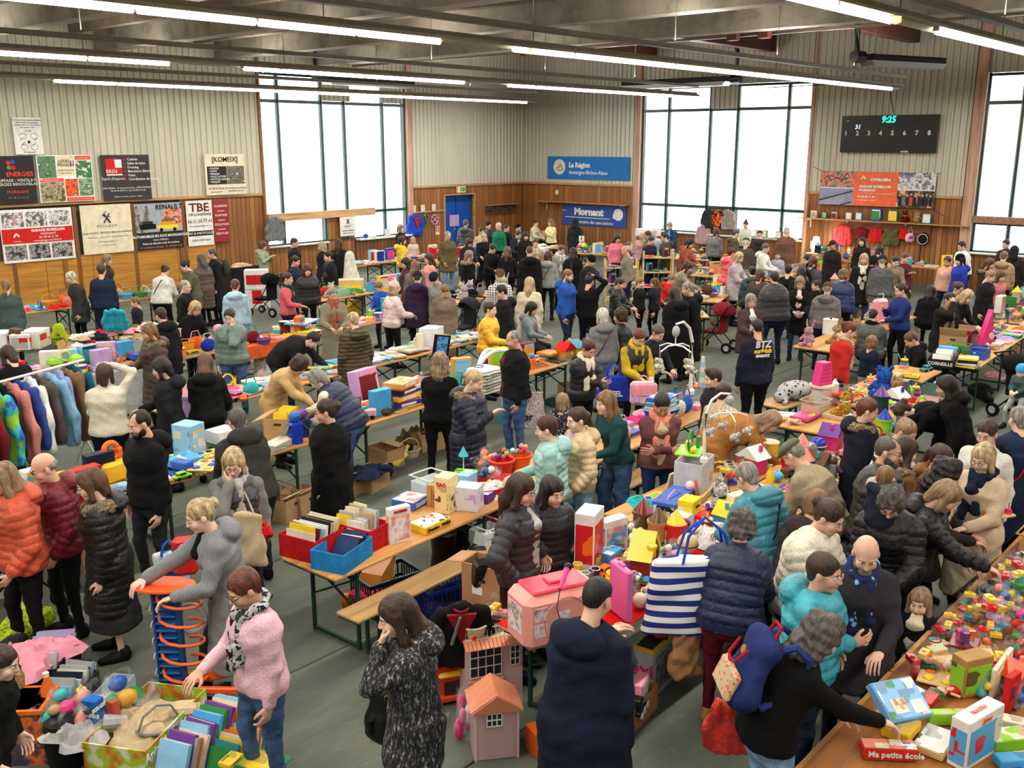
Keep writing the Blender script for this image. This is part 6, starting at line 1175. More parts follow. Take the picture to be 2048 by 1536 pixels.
# ================================================================ goods on the stalls (filled table by table)
for w_,k_,seed,c_,kw in[('of the puzzle row behind the bearded man','puzzle puzzle slimbox gamebox book train easel smallbox upbox album'.split(),3,.3,{}),('of the toy tank and game stack row','car truck figure gamebox smallbox upbox robot plane book bigbox house bricks'.split(),4,.25,{}),('of the long row of white books','book album gamebox slimbox book album'.split(),5,.26,dict(pal=['white','light_blue','cream','light_grey','sky_blue','light_pink','mint','yellow','lilac','turquoise','hot_pink','lime','orange','teal'])),('of the row with orange cloth and records','easel doll book gamebox smallbox bear drum cloth0 folded tub upbox album bag'.split(),6,.25,{}),('with black and white soft toys','bear rabbit bear shoes bag'.split(),7,.27,dict(pal=['black','white','charcoal','light_grey','cream','light_pink','grey','dark_red'])),('with the green cushion and boxed games','upbox gamebox upbox smallbox'.split(),8,.3,dict(dens=.6)),('against the plywood at the far left','cloth0 cloth1 shoes bag tub gamebox basket easel car'.split(),9,.3,{}),('of white books below the left window','book album gamebox upbox folded'.split(),10,.3,dict(pal=['white','light_blue','cream','light_grey','pink','blue','lilac','green'])),('with boxed games and the red gift bag','upbox gamebox bigbox smallbox'.split(),11,.3,dict(pal=['white','blue','pink','light_blue','red','navy','yellow'])),('behind the pink fleece person','tub basket bag frame cloth1 easel bear shoes upbox'.split(),12,.3,{}),('with teddy bears and white tin in the right aisle','bear folded album cloth2 smallbox rabbit'.split(),13,.36,dict(dens=.5,pal=['pink','cream','tan','white','light_pink','beige','yellow'])),('with comic box at the right','book smallbox tub cloth0 figure doll upbox bricks gamebox'.split(),14,.27,{}),('of the toy stall nearest row','easel robot teapot ball car bear house bricks tower figure rings tub'.split(),16,.25,{}),('of the toy stall second row','book gamebox car doll rabbit easel tub puzzle smallbox figure rings'.split(),17,.27,{}),('of grey clothes behind the white mobile','cloth0 cloth1 cloth2 bag shoes'.split(),19,.34,dict(pal=['grey','light_grey','navy','dark_grey','blue','cream','charcoal'])),('of mixed toys and white fabrics','cloth0 folded tub bottle bear bag smallbox cloth2 robot'.split(),20,.3,dict(pal=['white','cream','blue','light_grey','red','beige','light_blue','black','orange'])),('of the toy stall near the sage coat',TOYMIX,21,.27,{}),('of small pink toys below the coats',TOYMIX,22,.3,dict(pal=['pink','hot_pink','white','lilac','red','turquoise','yellow'])),('of the far bric-a-brac stall under the banner',TOYMIX,23,.27,{}),('with white cloth near the corner',CLO,24,.3,dict(pal=['white','cream','pink','red','light_grey','lilac','beige'])),('of the baby clothes behind the black coats','folded cloth0 cloth1 upbox bag bear'.split(),25,.3,{}),('of the stall by the white hoodie',TOYMIX,26,.3,{}),('under the hanging costumes',TOYMIX,27,.24,{}),('beside the hanging costumes',TOYMIX,28,.27,{}),('of the red framed stall at the right',TOYMIX,29,.26,{}),('of piled toys at the right edge',TOYMIX,30,.24,{}),('under the right window',TOYMIX,31,.3,{})]:
 for k in TT[w_]:ftab(k,w_,k_,seed+k,c_,**kw)
def row3(w_,n,seed,x0,y0,L_,D_,kinds,cell,**kw):fill(x0,y0,L_,D_,w_,kinds,seed,cell,**kw)
fill(9.0,6.2,2.1,.62,'of the row behind the crossed arms scarf','bag doll cloth0 rabbit smallbox book bottle upbox'.split(),40,.26,2.5,pal=['pink','lilac','white','light_pink','purple','blue','cream','hot_pink'])
fill(7.25,16.5,2.15,.64,'in the heap beside the turquoise coat',CLO,41,.2,1,pal=['pink','red','white','cream','light_pink','beige','burgundy','charcoal','salmon','lilac','tan','mint','light_grey'])
fill(7.4,16.6,1.9,.45,'on top of the clothes heap','cloth0 cloth1 cloth2'.split(),42,.26,1,z=.86,pal=['cream','white','pink','red','beige','light_pink','dusty_pink','olive','light_grey','navy'])
fill(4.5,14.35,3.0,.58,'in the row over the grey cloth','gamebox bigbox easel upbox truck smallbox folded'.split(),43,.3,1.5,z=.8,pal=['blue','white','red','lilac','light_pink','yellow','green','orange','light_blue'])
fill(12.0,9.45,1.9,.6,'in the clothes row near the white haired person',CLO,44,.27,4,pal=['white','light_grey','grey','cream','light_blue','red','lime','blue','navy','orange'])
# game stall bottom right: sealed bags beyond, wooden boxes and games nearer
fill(6.6,.65,1.9,1.3,'on the far part of the big game stall',['bricks','oddbag','bricks','oddbag'],50,.2,0,dens=1,cols2=['red','green','yellow','blue','orange','purple'])
fill(6.9,.8,1.5,1.0,'on top of the bag pile',['bricks','oddbag'],51,.27,0,z=.88,dens=.9,cols2=['yellow','red','lime','blue'])
fill(8.6,.7,1.7,1.2,'at the far end of the big game stall','slimbox gamebox puzzle tub smallbox'.split(),52,.3,0,pal=['tan','beige','pale_wood','wood','cream','gold','yellow'])
# ---- boxes given by three ground corners read off the photograph
def tri(P0,P1,P2,z):
 a,b,c=(np.array(at(*p,z))for p in(P0,P1,P2));u=c-b;v=a-b;ang=math.atan2(u[1],u[0]);w_=np.linalg.norm(u);d_=abs(-math.sin(ang)*v[0]+math.cos(ang)*v[1]);n=np.array([-math.sin(ang),math.cos(ang)])
 return b+u/2+n*d_/2,w_,max(d_,.03),ang
def gbox(label,P0,P1,P2,h,c,c2='white',c3='red',z=.772,side=None,words=(),name='board_game',cat='game box',kind='print',sc_=1.0,wsize=.3,wcol=None):
 ctr,w_,d_,ang=tri(P0,P1,P2,z);t=thing(name,label,cat,(ctr[0],ctr[1],z),ang)
 MB().box((0,0,h*.4),(w_-.006,d_-.006,h*.8),.003).build('box_base',mat(side or c),t);MB().box((0,0,h*.62),(w_,d_,h*.76),.004).build('lid',mat(side or c),t)
 MB().box((0,0,h+.001),(w_*.95,d_*.93,.003),0).build('cover_print',mat(c,kind,c2,c3,sc_),t)
 for face,s_,u,v,col_ in words:
  wc=mat(col_)
  if face=='top':text(s_,wsize*d_,wc,t,(u*w_,v*d_,h+.004),(0,0,0),bold=.002)
  elif face=='front':text(s_,.62*h if h<.15 else wsize*h,wc,t,(u*w_,-d_/2-.004,(.5+v)*h),(R(90),0,0),bold=.001)
  else:text(s_,.62*h if h<.15 else wsize*h,wc,t,(-w_/2-.004,u*d_,(.5+v)*h),(R(90),0,R(-90)),bold=.001)
 return t
def ubox(label,P0,P1,P2,h,c,c2,c3,z=.772,words=(),name='boxed_toy',cat='toy box',panel='print',wsize=.14,sc_=1.0):
 ctr,w_,d_,ang=tri(P0,P1,P2,z);t=thing(name,label,cat,(ctr[0],ctr[1],z),ang)
 MB().box((0,0,h/2),(w_,d_,h),.004).build('carton',mat(c),t)
 if w_>.05:MB().box((0,-d_/2-.002,h*.45),(w_*.86,.004,h*.7),0).build('picture_panel',mat(c2,panel,c3,'cream',sc_),t)
 if d_>.06:MB().box((-w_/2-.002,0,h*.45),(.004,d_*.86,h*.7),0).build('picture_panel',mat(c2,panel,c3,'cream',sc_),t)
 for face,s_,u,v,col_ in words:
  if face=='front':text(s_,wsize*h,mat(col_),t,(u*w_,-d_/2-.006,v*h),(R(90),0,0),bold=.002)
  elif face=='top':text(s_,wsize*h,mat(col_),t,(u*w_,v*d_,h+.003),(0,0,0),bold=.002)
  else:text(s_,wsize*h,mat(col_),t,(-w_/2-.006,u*d_,v*h),(R(90),0,R(-90)),bold=.002)
 return t
def openbox(label,P0,P1,P2,h,c,z=0.0,th=.008,name='cardboard_box',cat='box',flaps=(),kind='plain',c2=None,hole=True,part='walls'):
 ctr,w_,d_,ang=tri(P0,P1,P2,z);t=thing(name,label,cat,(ctr[0],ctr[1],z),ang);m=MB()
 for y in(-1,1):m.box((0,y*(d_/2-th/2),h/2),(w_,th,h),.001)
 for x in(-1,1):m.box((x*(w_/2-th/2),0,h/2),(th,d_-2*th,h),.001)
 m.box((0,0,.006),(w_-.01,d_-.01,.012),0);m.build(part,mat(c,kind,*(c2 or())),t)
 if hole:MB().box((-w_/2-.001,0,h*.75),(.004,.09,.03),.001).box((0,-d_/2-.001,h*.75),(.09,.004,.03),.001).build('handle_hole',mat('dark_brown'),t)
 for f_ in flaps:
  sx,sy,a=f_;L_=(d_ if sx else w_)
  M=Matrix.Translation((sx*w_/2,sy*d_/2,h))@(Matrix.Rotation(R(a)*sx,4,'Y')if sx else Matrix.Rotation(-R(a)*sy,4,'X'));MB().box((sx*.08,sy*.08,0),(.16 if sx else L_,L_ if sx else.16,.006),0,M).build('flap',mat(c),t)
 t['dims']=(w_,d_,h);return t,ctr,w_,d_,ang,h
ORD='first second third fourth fifth sixth seventh eighth ninth tenth eleventh twelfth thirteenth fourteenth fifteenth sixteenth seventeenth eighteenth nineteenth'.split()
def bookrow(ctr,ang,w_,d_,z,h,n,desc,pal,seed=1,along='x',tilt=8,group=None,hv=.03):
 """upright books side by side, every one a thing"""
 rnd=random.Random(seed);L_=w_ if along=='x' else d_;D2=(d_ if along=='x' else w_);th=L_/n;pro=None
 for i in range(n):
  c=pal[(i*7+seed)%len(pal)]if i%3 else rnd.choice(pal);hh=h+rnd.uniform(-hv,hv);q=(i+.5)*th-L_/2;o=(q,0)if along=='x' else(0,q)
  x,y=ctr[0]+o[0]*math.cos(ang)-o[1]*math.sin(ang),ctr[1]+o[0]*math.sin(ang)+o[1]*math.cos(ang)
  lab='%s book, %s from the left %s'%(c.replace('_',' ')if isinstance(c,str)else 'coloured',ORD[i],desc)
  t=thing('book',lab,'book',(x,y,z),0,group or 'books '+desc);t.rotation_euler=(R(rnd.uniform(-2,2))if along=='x' else R(tilt),R(tilt+rnd.uniform(-3,3))if along=='x' else 0,ang+(0 if along=='x' else R(90)))
  dd=D2*rnd.uniform(.8,.92);tt=th*.82
  if pro is None:pro=(MB().box((0,0,.5),(.12,1,1),0).box((0,0,0),(1,1,.02),0).mesh('x'),)
  cm=MB().box((-tt/2+.0015,0,hh/2),(.003,dd,hh),0).box((tt/2-.0015,0,hh/2),(.003,dd,hh),0).box((0,-dd/2,hh/2),(tt,.003,hh),0)
  cm.build('cover',mat(c),t);MB().box((0,.002,hh/2-.002),(tt-.006,dd-.006,hh-.008),0).build('pages',mat('cream'),t)
BP=['cream','white','light_grey','cream','beige','navy','dark_red','light_blue','white','yellow']
# the three fabric boxes on the near table
o=openbox('red fabric box of comics on the near table corner',(566,1107),(632,1130),(690,1098),.2,(.72,.1,.13),.772,.01,'fabric_box','box',kind='cloth',hole=False)
bookrow(o[1],o[4],o[2]-.04,o[3]-.06,.79,.25,18,'in the left red fabric box',BP,2,'x',10)
o=openbox('blue fabric box with a few slim books at the table corner',(638,1127),(689,1151),(746,1110),.17,(.13,.5,.75),.772,.01,'fabric_box','box',kind='cloth',hole=False)
c_=o[1]+np.array([math.cos(o[4]),math.sin(o[4])])*o[2]*.2;bookrow(c_,o[4],o[2]*.5,o[3]-.08,.79,.2,9,'in the blue fabric box',['salmon','dark_blue','white','cream','navy','light_pink'],3,'x',38)
o=openbox('second red fabric box packed with paperbacks',(700,1070),(741,1108),(783,1085),.2,(.74,.1,.14),.772,.01,'fabric_box','box',kind='cloth',hole=False)
bookrow(o[1],o[4],o[2]-.03,o[3]*.45,.79,.24,10,'at the front of the right red fabric box',['cream','white','light_blue','cream','beige'],4,'x',4)
c_=o[1]+np.array([-math.sin(o[4]),math.cos(o[4])])*o[3]*.27;bookrow(c_,o[4],o[2]-.03,o[3]*.4,.79,.27,11,'at the back of the right red fabric box',BP,5,'x',5)
ubox('white upright box titled NUMBERS with red streaks',(779,1084),(781,1091),(823,1080),.33,'white',(.93,.93,.94),'salmon',words=[('front','NUMBERS',0,.9,'red')],name='boxed_game',cat='game box',panel='picture',wsize=.09,sc_=.4)
gbox('yellow flat game box with a busy cartoon cover',(824,1058),(852,1072),(902,1049),.075,'white','navy','salmon',side='yellow',words=[('front','HABA',.3,0,'black'),('front','Domino',-.2,0,'black')],sc_=2.5)
gbox('blue and white flat construction game box',(795,1008),(828,1024),(858,1006),.085,'white','dusty_pink','grey',side=(.25,.4,.75),words=[('front','CLASSIC',0,0,'white')])
for q,(a,b,c)in enumerate((((857,1010),(862,1014),(872,1009)),((868,1011),(874,1016),(884,1010)))):ubox(['brown wooden box file beside the cream game','darker brown wooden box between file and cream game'][q],a,b,c,.22,'wood','camel','brown',name='wooden_box',cat='box')
ubox('cream upright game box with drawn figures and oriental lettering',(876,1020),(898,1030),(917,1016),.36,(.93,.85,.65),(.93,.83,.6),'brown',words=[('side','TAO',0,.8,'red')],name='boxed_game',cat='game box',sc_=1.6)
t=ubox('clear plastic bin packed with small boxes',(916,1012),(955,1026),(968,1012),.24,(.85,.86,.9),(.86,.85,.88),'lilac',name='storage_bin',cat='tub');
gbox('pale blue box lid beside the clear bin',(916,985),(935,992),(955,980),.2,'light_blue','white','sky_blue',side='light_blue')
gbox('purple and white long game box',(966,1002),(975,1010),(1004,992),.1,'white','lilac','purple',side='purple')
put('tub',862,985,['clear','cream','pink'],'clear open tub of craft odds on the near table',rz=0)
put('cloth0',900,975,['cream','white'],'cream woollen hat lying behind the cream game box',s=.8)
t=thing('slide_toy','lime green ribbed toy deck with a small turquoise parasol','toy',(*at(925,966,.772),.772),R(30));MB().box((0,0,.07),(.42,.24,.04),.015).build('deck',mat('lime','plastic'),t)
for i in range(4):MB().box((-.12+i*.08,0,.095),(.02,.22,.02),.006).build('rib',mat((.4,.7,.15),'plastic'),t)
MB().cyl((.05,0,.09),.006,.22,6).build('pole',mat('white','plastic'),t);MB().cyl((.05,0,.28),.055,.1,10,.004).build('parasol',mat('turquoise','plastic'),t);MB().box((0,0,.03),(.36,.2,.06),.01).build('base',mat('cream','plastic'),t)
t=thing('sand_tray','large red plastic play tray full of toy food','toy',(*at(985,985,.772),.772),R(5));MB().lathe((0,0,0),[(.26,0),(.31,.11),(.29,.11),(.25,.03)],24,None,1,.62).build('tray',mat('red','plastic'),t)
MB().add(*[(lambda m:(np.concatenate(m.v),m.f))(cloth_mesh(.22,.12,3))][0]).build('toy_food',mat('cream','print','white','salmon',1.5),t)
for k,(px,py,c,l)in enumerate(((1003,935,'red','red bucket of plastic animals behind the red tray'),(1038,925,'orange','orange basket of plastic animals beside the mint vest'))):
 t=thing('bucket',l,'bucket',(*at(px,py+14,.772),.772));MB().lathe((0,0,0),[(.1,0),(.14,.17),(.13,.17),(.09,.02)],18).build('bucket',mat(c,'plastic'),t);MB().ring((0,0,.17),.14,.012,20,6).build('rim',mat('orange_red','plastic'),t)
 for i in range(9):a=i*2.4;MB().ball((.07*math.cos(a),.07*math.sin(a),.19+.03*(i%3)),(.035,.022,.028),8,6).build('toy_animal',mat(PAL[(i*5+k)%12],'plastic'),t)
put('oddbag',975,935,['orange','salmon','cream'],'net bag of orange toy tracks behind the lime deck',s=1.5);put('oddbag',975,955,['navy','blue','white'],'clear bag of blue figures in the red tray',s=1.2,z=.88)
# bench goods, under the near table
t=thing('phone','dark phone lying on the long wooden bench','phone',(*at(955,1098,.482),.482),R(-40));MB().box((0,0,.006),(.16,.08,.01),.003).build('case',mat((.13,.18,.2),'plastic'),t);MB().box((0,0,.0118),(.148,.07,.001),0).build('screen',mat('black','plastic'),t)
item('tub',*at(975,1080,.482),.482,['clear','white'],'clear plastic box on the bench beside the hand on hip person',0,.9)
t=thing('stool','black round plastic stool under the near table','stool',(*at(918,1110,0),0));MB().lathe((0,0,0),[(.15,0),(.1,.2),(.16,.42),(.16,.45)],20).build('seat',mat('black','plastic'),t)
t=thing('stool','second black drum stool partly hidden by the table leg','stool',(*at(888,1130,0),0));MB().lathe((0,0,0),[(.14,0),(.12,.16),(.14,.34),(.14,.36)],20).build('seat',mat((.16,.1,.08),'plastic'),t)
t=thing('ride_on_walker','orange and pink baby walker with round wheels under the near table','toy',(*at(745,1205,0),0),R(20))
MB().box((0,0,.14),(.42,.26,.1),.03).build('body',mat((.85,.25,.42),'plastic'),t);MB().prism([(-.1,.15),(.2,.15),(.26,.42),(-.02,.3)],-.12,.12).build('seat_shell',mat((.9,.6,.25),'plastic'),t);MB().tube([(.2,-.12,.2),(.3,-.1,.5),(.3,.1,.5),(.2,.12,.2)],.014,8).build('handle',mat('cream','plastic'),t)
for x,y in((-.18,-.15),(-.18,.15),(.18,-.15),(.18,.15)):w_=MB().tube([(x,y-.025,.08),(x,y+.025,.08)],.08,16).build('wheel',mat('orange','plastic'),t);MB().tube([(x,y-.03,.08),(x,y+.03,.08)],.035,12).build('hub',mat('lime','plastic'),w_)
def crate(label,x,y,z,c,rz,w_=.56,d_=.36,h=.28):
 t=thing('plastic_crate',label,'crate',(x,y,z),rz);m=MB()
 for s in(-1,1):
  for zz in(.012,h*.45,h-.02):m.box((0,s*d_/2,zz),(w_,.012,.028),.002).box((s*w_/2,0,zz),(.012,d_,.028),.002)
  for i in range(13):m.box((-w_/2+i*w_/12,s*d_/2,h/2),(.012,.01,h),0)
  for i in range(9):m.box((s*w_/2,-d_/2+i*d_/8,h/2),(.01,.012,h),0)
 m.box((0,0,.008),(w_,d_,.01),0);m.build('lattice',mat(c,'plastic'),t);MB().box((0,d_/2,h),(w_+.03,.03,.02),.004).box((0,-d_/2,h),(w_+.03,.03,.02),.004).box((w_/2,0,h),(.03,d_,.02),.004).box((-w_/2,0,h),(.03,d_,.02),.004).build('rim',mat(dk(c,1.2),'plastic'),t);return t
x_,y_=at(905,1222,0);crate('royal blue lattice crate of black things under the bench',x_,y_+.1,0,(.07,.15,.55),R(-12));item('cloth0',x_,y_+.1,.14,['charcoal','grey'],'dark bundle inside the blue crate',0,1.0)
crate('dark blue crate behind the royal blue one under the bench',x_-.25,y_+.62,0,(.06,.08,.2),R(-10))
item('basket',*at(950,1155,0),0,['terracotta','brown'],'red brown wicker basket beside the blue crate',0,1.5);item('bottle',*at(988,1165,0),.0,['mint','white'],'pale green bottle in the wicker basket',0,1.6)
ubox('red plastic drawer unit under the near table',(975,1075),(985,1085),(1020,1065),.6,(.8,.14,.1),(.75,.12,.1),'dark_red',z=0,name='drawer_unit',cat='drawers')
# carton with radio, pink case, doll house, kitchen, robe
o=openbox('tall cardboard box holding a black radio',(938,1228),(1000,1260),(1030,1236),.52,(.66,.5,.36),.32,.008,flaps=((-1,0,100),(0,1,10)))
MB().box((-o[2]/2-.005,.03,.3),(.002,.1,.07),0).build('address_label',mat('white'),o[0])
t=thing('radio','black radio with a chrome knob standing in the cardboard box','radio',(o[1][0],o[1][1],.66),o[4]);t.rotation_euler=(R(18),0,o[4]-R(35));MB().box((0,0,.11),(.3,.12,.24),.02).build('case',mat('black','plastic'),t);MB().tube([(.07,-.06,.06),(.07,-.1,.06)],.028,14).build('knob',mat('silver','metal'),t);MB().box((-.07,-.062,.06),(.1,.006,.03),.002).build('display',mat('grey','plastic'),t);MB().box((0,-.062,.16),(.26,.006,.1),.002).build('speaker_grille',mat('charcoal','wool'),t)
t=thing('doll_case','large salmon pink travelling doll case with stickers','toy',(*at(1108,1275,.77),.79),R(-22));MB().box((0,0,.2),(.62,.34,.4),.05).build('case',mat((.93,.62,.58),'plastic'),t);MB().box((0,0,.41),(.46,.26,.03),.012).build('lid',mat((.9,.25,.36),'plastic'),t);MB().box((.0,0,.435),(.14,.1,.02),.006).build('clasp',mat((.92,.32,.42),'plastic'),t)
MB().ring((0,-.172,.2),.17,.006,20,6,None,None,(R(90),0,0)).build('moulding',mat((.85,.55,.52),'plastic'),t)
for x,z in((-.2,.28),(-.2,.16),(-.02,.22)):MB().box((x,-.173,z),(.1,.004,.1 if x<0 else.18),.001).build('sticker',mat('light_pink','picture','white','lilac',1.5),t)
MB().box((-.312,0,.22),(.004,.2,.2),0).build('sticker',mat('white','picture','light_pink','grey',1.2),t)
t=thing('microphone','pink toy microphone with a black cable on the doll case','toy',(*at(1128,1180,1.2),1.26),R(25));MB().tube([(-.12,0,0),(.08,0,.06)],[.014,.022],10).build('handle',mat('hot_pink','plastic'),t);MB().ball((.1,0,.068),.032).build('head',mat('black','plastic'),t);MB().tube([(-.12,0,0),(-.2,0,-.1),(-.2,-.04,-.25)],.004,5).build('cable',mat('black','plastic'),t)
def roof_tiles(t,w_,d_,h0,h1,parentname='roof'):
 rf=MB().prism([(-w_/2-.02,h0),(w_/2+.02,h0),(0,h1)],-d_/2-.02,d_/2+.02).build('roof',mat((.8,.5,.38),'plastic'),t)
 sl=math.hypot(w_/2+.02,h1-h0);a=math.atan2(h1-h0,w_/2+.02);nr,nc=6,9;me=MB().box((0,0,0),(sl/nr*1.08,(d_+.03)/nc*.9,.012),.004).mesh('roof_tile')
 for s in(-1,1):
  for i in range(nr):
   for j in range(nc):
    q=(i+.5)/nr*sl;ti=linkm('roof_tile',me,mat((.84,.53,.4),'plastic'),rf);ti.location=(s*(w_/2+.02-q*math.cos(a)),-d_/2-.01+(j+.5)*(d_+.03)/nc,h0+q*math.sin(a)+.006);ti.rotation_euler=(0,s*a,0)
 return rf
def dwin(t,x,y,z,w_,h,nx=3,nz=2,rz=0,arch=True):
 M=Matrix.Translation((x,y,z))@Matrix.Rotation(rz,4,'Z');wn=MB().box((0,-.002,0),(w_,.006,h),0,M).build('window',mat('charcoal','plastic'),t)
 f=MB()
 for i in range(nx+1):f.box((-w_/2+i*w_/nx,-.008,0),(.01,.01,h),.001,M)
 for k in range(nz+1):f.box((0,-.008,-h/2+k*h/nz),(w_,.01,.01),.001,M)
 f.build('window_bars',mat('white','plastic'),wn)
DH=(.76,.64,.63)
hx,hy=at(1005,1515,0);t=thing('dolls_house','front wing of the mauve dolls house with gabled tile roof','dolls house',(hx+.04,hy+.12,0),R(-38));t.scale=(.88,)*3;MB().box((0,0,.22),(.36,.3,.44),.006).prism([(-.18,.43),(.18,.43),(0,.55)],-.15,.15).build('wall',mat(DH,'plastic'),t)
MB().box((.17,-.152,.22),(.02,.01,.44),0).box((-.17,-.152,.22),(.02,.01,.44),0).build('corner_trim',mat(dk(DH,1.15),'plastic'),t);roof_tiles(t,.38,.32,.43,.57);dwin(t,-.02,-.152,.36,.12,.11,3,2);dwin(t,.182,0,.2,.12,.26,3,4,R(90))
hx,hy=at(1012,1428,0);t=thing('dolls_house','tall rear part of the mauve dolls house with french windows','dolls house',(hx+.03,hy+.18,0),R(-30));t.scale=(.72,)*3;MB().box((0,0,.42),(.62,.28,.84),.006).build('wall',mat(dk(DH,1.06),'plastic'),t);dwin(t,-.1,-.142,.6,.34,.34,4,3);dwin(t,.22,-.142,.62,.1,.22,2,3);MB().box((-.1,-.15,.38),(.4,.05,.03),.004).build('ledge',mat((.8,.5,.38),'plastic'),t)
rt_=MB().box((0,0,.86),(.68,.34,.04),.006).build('roof_terrace',mat('cream','plastic'),t);me=MB().box((0,0,0),(.04,.07,.014),.004).mesh('roof_tile')
for i in range(16):
 for r_ in range(3):ti=linkm('roof_tile',me,mat((.84,.53,.4),'plastic'),rt_);ti.location=(-.33+i*.044,-.18-r_*.03,.86-r_*.018);ti.rotation_euler=(R(30),0,0)
m=MB()
for i in range(15):x=-.32+i*.046;m.cyl((x,-.16,.88),.004,.11,5)
for i in range(7):m.cyl((-.32,-.16+i*.05,.88),.004,.11,5)
m.tube([(-.32,.14,.99),(-.32,-.16,.99),(.33,-.16,.99)],.006,5).build('balcony_rail',mat('cream','plastic'),t)
item('bricks',hx+.06,hy+.2,.64,['pink','white','brown'],'clear bag of pink doll things on the house terrace',0,1.2);item('basket',hx-.1,hy+.22,.64,['cream','beige'],'cream oval basket on the dolls house terrace',20,.9)
t=thing('play_kitchen','orange red play kitchen with a yellow rail and an oven opening','toy kitchen',(*at(915,1380,0),0),R(-28));MB().box((0,0,.28),(.42,.3,.56),.015).build('body',mat((.88,.24,.1),'plastic'),t);MB().box((0,-.152,.42),(.26,.008,.16),.004).build('oven_window',mat('black','plastic'),t);MB().box((0,-.17,.25),(.4,.05,.04),.015).build('rail',mat('yellow','plastic'),t)
MB().box((0,-.156,.12),(.3,.02,.12),.004).build('shelf_opening',mat('dark_brown','plastic'),t);MB().box((0,-.16,.05),(.44,.06,.05),.01).build('foot',mat((.9,.3,.12),'plastic'),t)
def garment(name,label,cat,x,y,z,rz,c,kind='cloth',s=1.0,extra=None,rx=0,c2=None,fl=1):
 F=Fld().seg((0,0,-.62),(0,0,-.1),(1,0,0),(.26,.06),(.2,.05)).seg((0,0,-.12),(0,0,-.02),(1,0,0),(.2,.05),(.1,.04))
 for q in(-1,1):F.cap((q*.17,0,-.08),(q*.26,.02,-.36),.055,.05).cap((q*.26,.02,-.36),(q*.27,.03,-.55),.05,.042)
 F.cut((0,0,-.62),(0,0,-1));t=thing(name,label,cat,(x,y,z),rz);t.scale=(s,s*fl,s);t.rotation_euler=(rx,0,rz)
 linkm('cloth',F.mesh('cloth',.022,lambda v,q:v+vnorm(v,q)*(lump(v,.012,24,int(x*7+y*3))+.008*np.sin(v[:,0]*60))[:,None]),mat(c,kind,*(c2 or())),t);MB().ring((0,-.01,-.03),.06,.012,14,6).build('collar',mat(extra or dk(c,.8),'cloth'),t);return t
x_,y_=at(922,1225,.85);t=garment('robe','black robe with dark red lining and a golden crest draped on the kitchen','clothing',x_,y_,.92,R(-40),(.07,.07,.08),s=.9,extra='dark_red',rx=R(12))
MB().prism([(-.12,-.05),(.12,-.05),(0,-.34)],-.085,-.06).build('lining',mat((.55,.12,.14),'cloth'),t);MB().box((.1,-.085,-.3),(.05,.02,.08),.01).build('crest',mat('gold','print','red','yellow',4),t);MB().box((0,-.1,-.2),(.03,.02,.3),.01,Matrix.Rotation(R(14),4,'Y')).build('tie',mat('grey','cloth'),t)
item('oddbag',*at(930,1475,0),0,['hot_pink','pink','white'],'clear bag of pink doll furniture leaning on the dolls house',0,1.7,sc3=(1.1,1.1,2.6));MB();tag(MB().box((0,0,.1),(.2,.16,.2),.01).build('orange_box',mat('orange','plastic'),None,(*at(1085,1500,0),0),R(-20)),'orange plastic box foot beside the long navy coat','box')
# boxes right of the navy coat
o=openbox('white and yellow picture carton reading axi with toys',(1268,1385),(1303,1402),(1360,1345),.42,(.75,.78,.8),0,.008,flaps=(),hole=False)
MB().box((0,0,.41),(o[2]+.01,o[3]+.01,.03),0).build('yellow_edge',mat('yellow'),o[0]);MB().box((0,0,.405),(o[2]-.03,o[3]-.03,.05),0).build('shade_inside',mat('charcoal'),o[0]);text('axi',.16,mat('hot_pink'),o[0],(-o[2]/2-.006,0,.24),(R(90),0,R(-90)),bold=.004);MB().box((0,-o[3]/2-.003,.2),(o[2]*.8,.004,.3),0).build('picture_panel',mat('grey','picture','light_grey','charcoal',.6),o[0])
item('car',o[1][0],o[1][1],.43,['red','charcoal'],'red toy car lying in the picture carton',40,1.2);item('truck',o[1][0]+.12,o[1][1]-.02,.43,['charcoal','grey'],'dark toy truck lying in the picture carton',120,.9)
o=openbox('low wooden fruit crate of toys next to the navy coat',(1245,1470),(1250,1488),(1315,1415),.2,(.72,.52,.33),0,.012,name='wooden_crate',cat='crate');item('train',o[1][0],o[1][1],.1,['black','grey'],'black toy railway in the low wooden crate',20,1.2);item('upbox',o[1][0]+.05,o[1][1]+.03,.1,['pink','white'],'pink box in the low wooden crate',20,.8)
# red cloth stall
Z=.79
ubox('tall red and white toy carton with a smiling red creature',(1150,1132),(1187,1142),(1206,1118),.48,'white','red','orange',z=Z,words=[('front','Color',-.0,.12,'yellow')],sc_=.6)
ubox('blue and white train set box behind the tall carton',(1205,1100),(1210,1112),(1255,1098),.3,'white','sky_blue','salmon',z=Z,panel='picture')
gbox('small blue boxes under the train set picture',(1195,1118),(1222,1130),(1245,1112),.08,'sky_blue','white','blue',z=Z)
for px,py,l,c in((1250,1145,'clear bag of yellow and orange building bricks on the red cloth',['yellow','orange','purple']),(1225,1100,'clear bag of white figures behind the brick bag',['white','cream','grey']),(1345,1125,'clear bag of pale doll clothes near the blond doll',['cream','pink','light_blue']),(1270,1080,'crinkled clear bag of white knights',['white','light_grey','cream'])):put('bricks' if 'brick' in l else 'oddbag',px,py,c,l,Z,10,1.15)
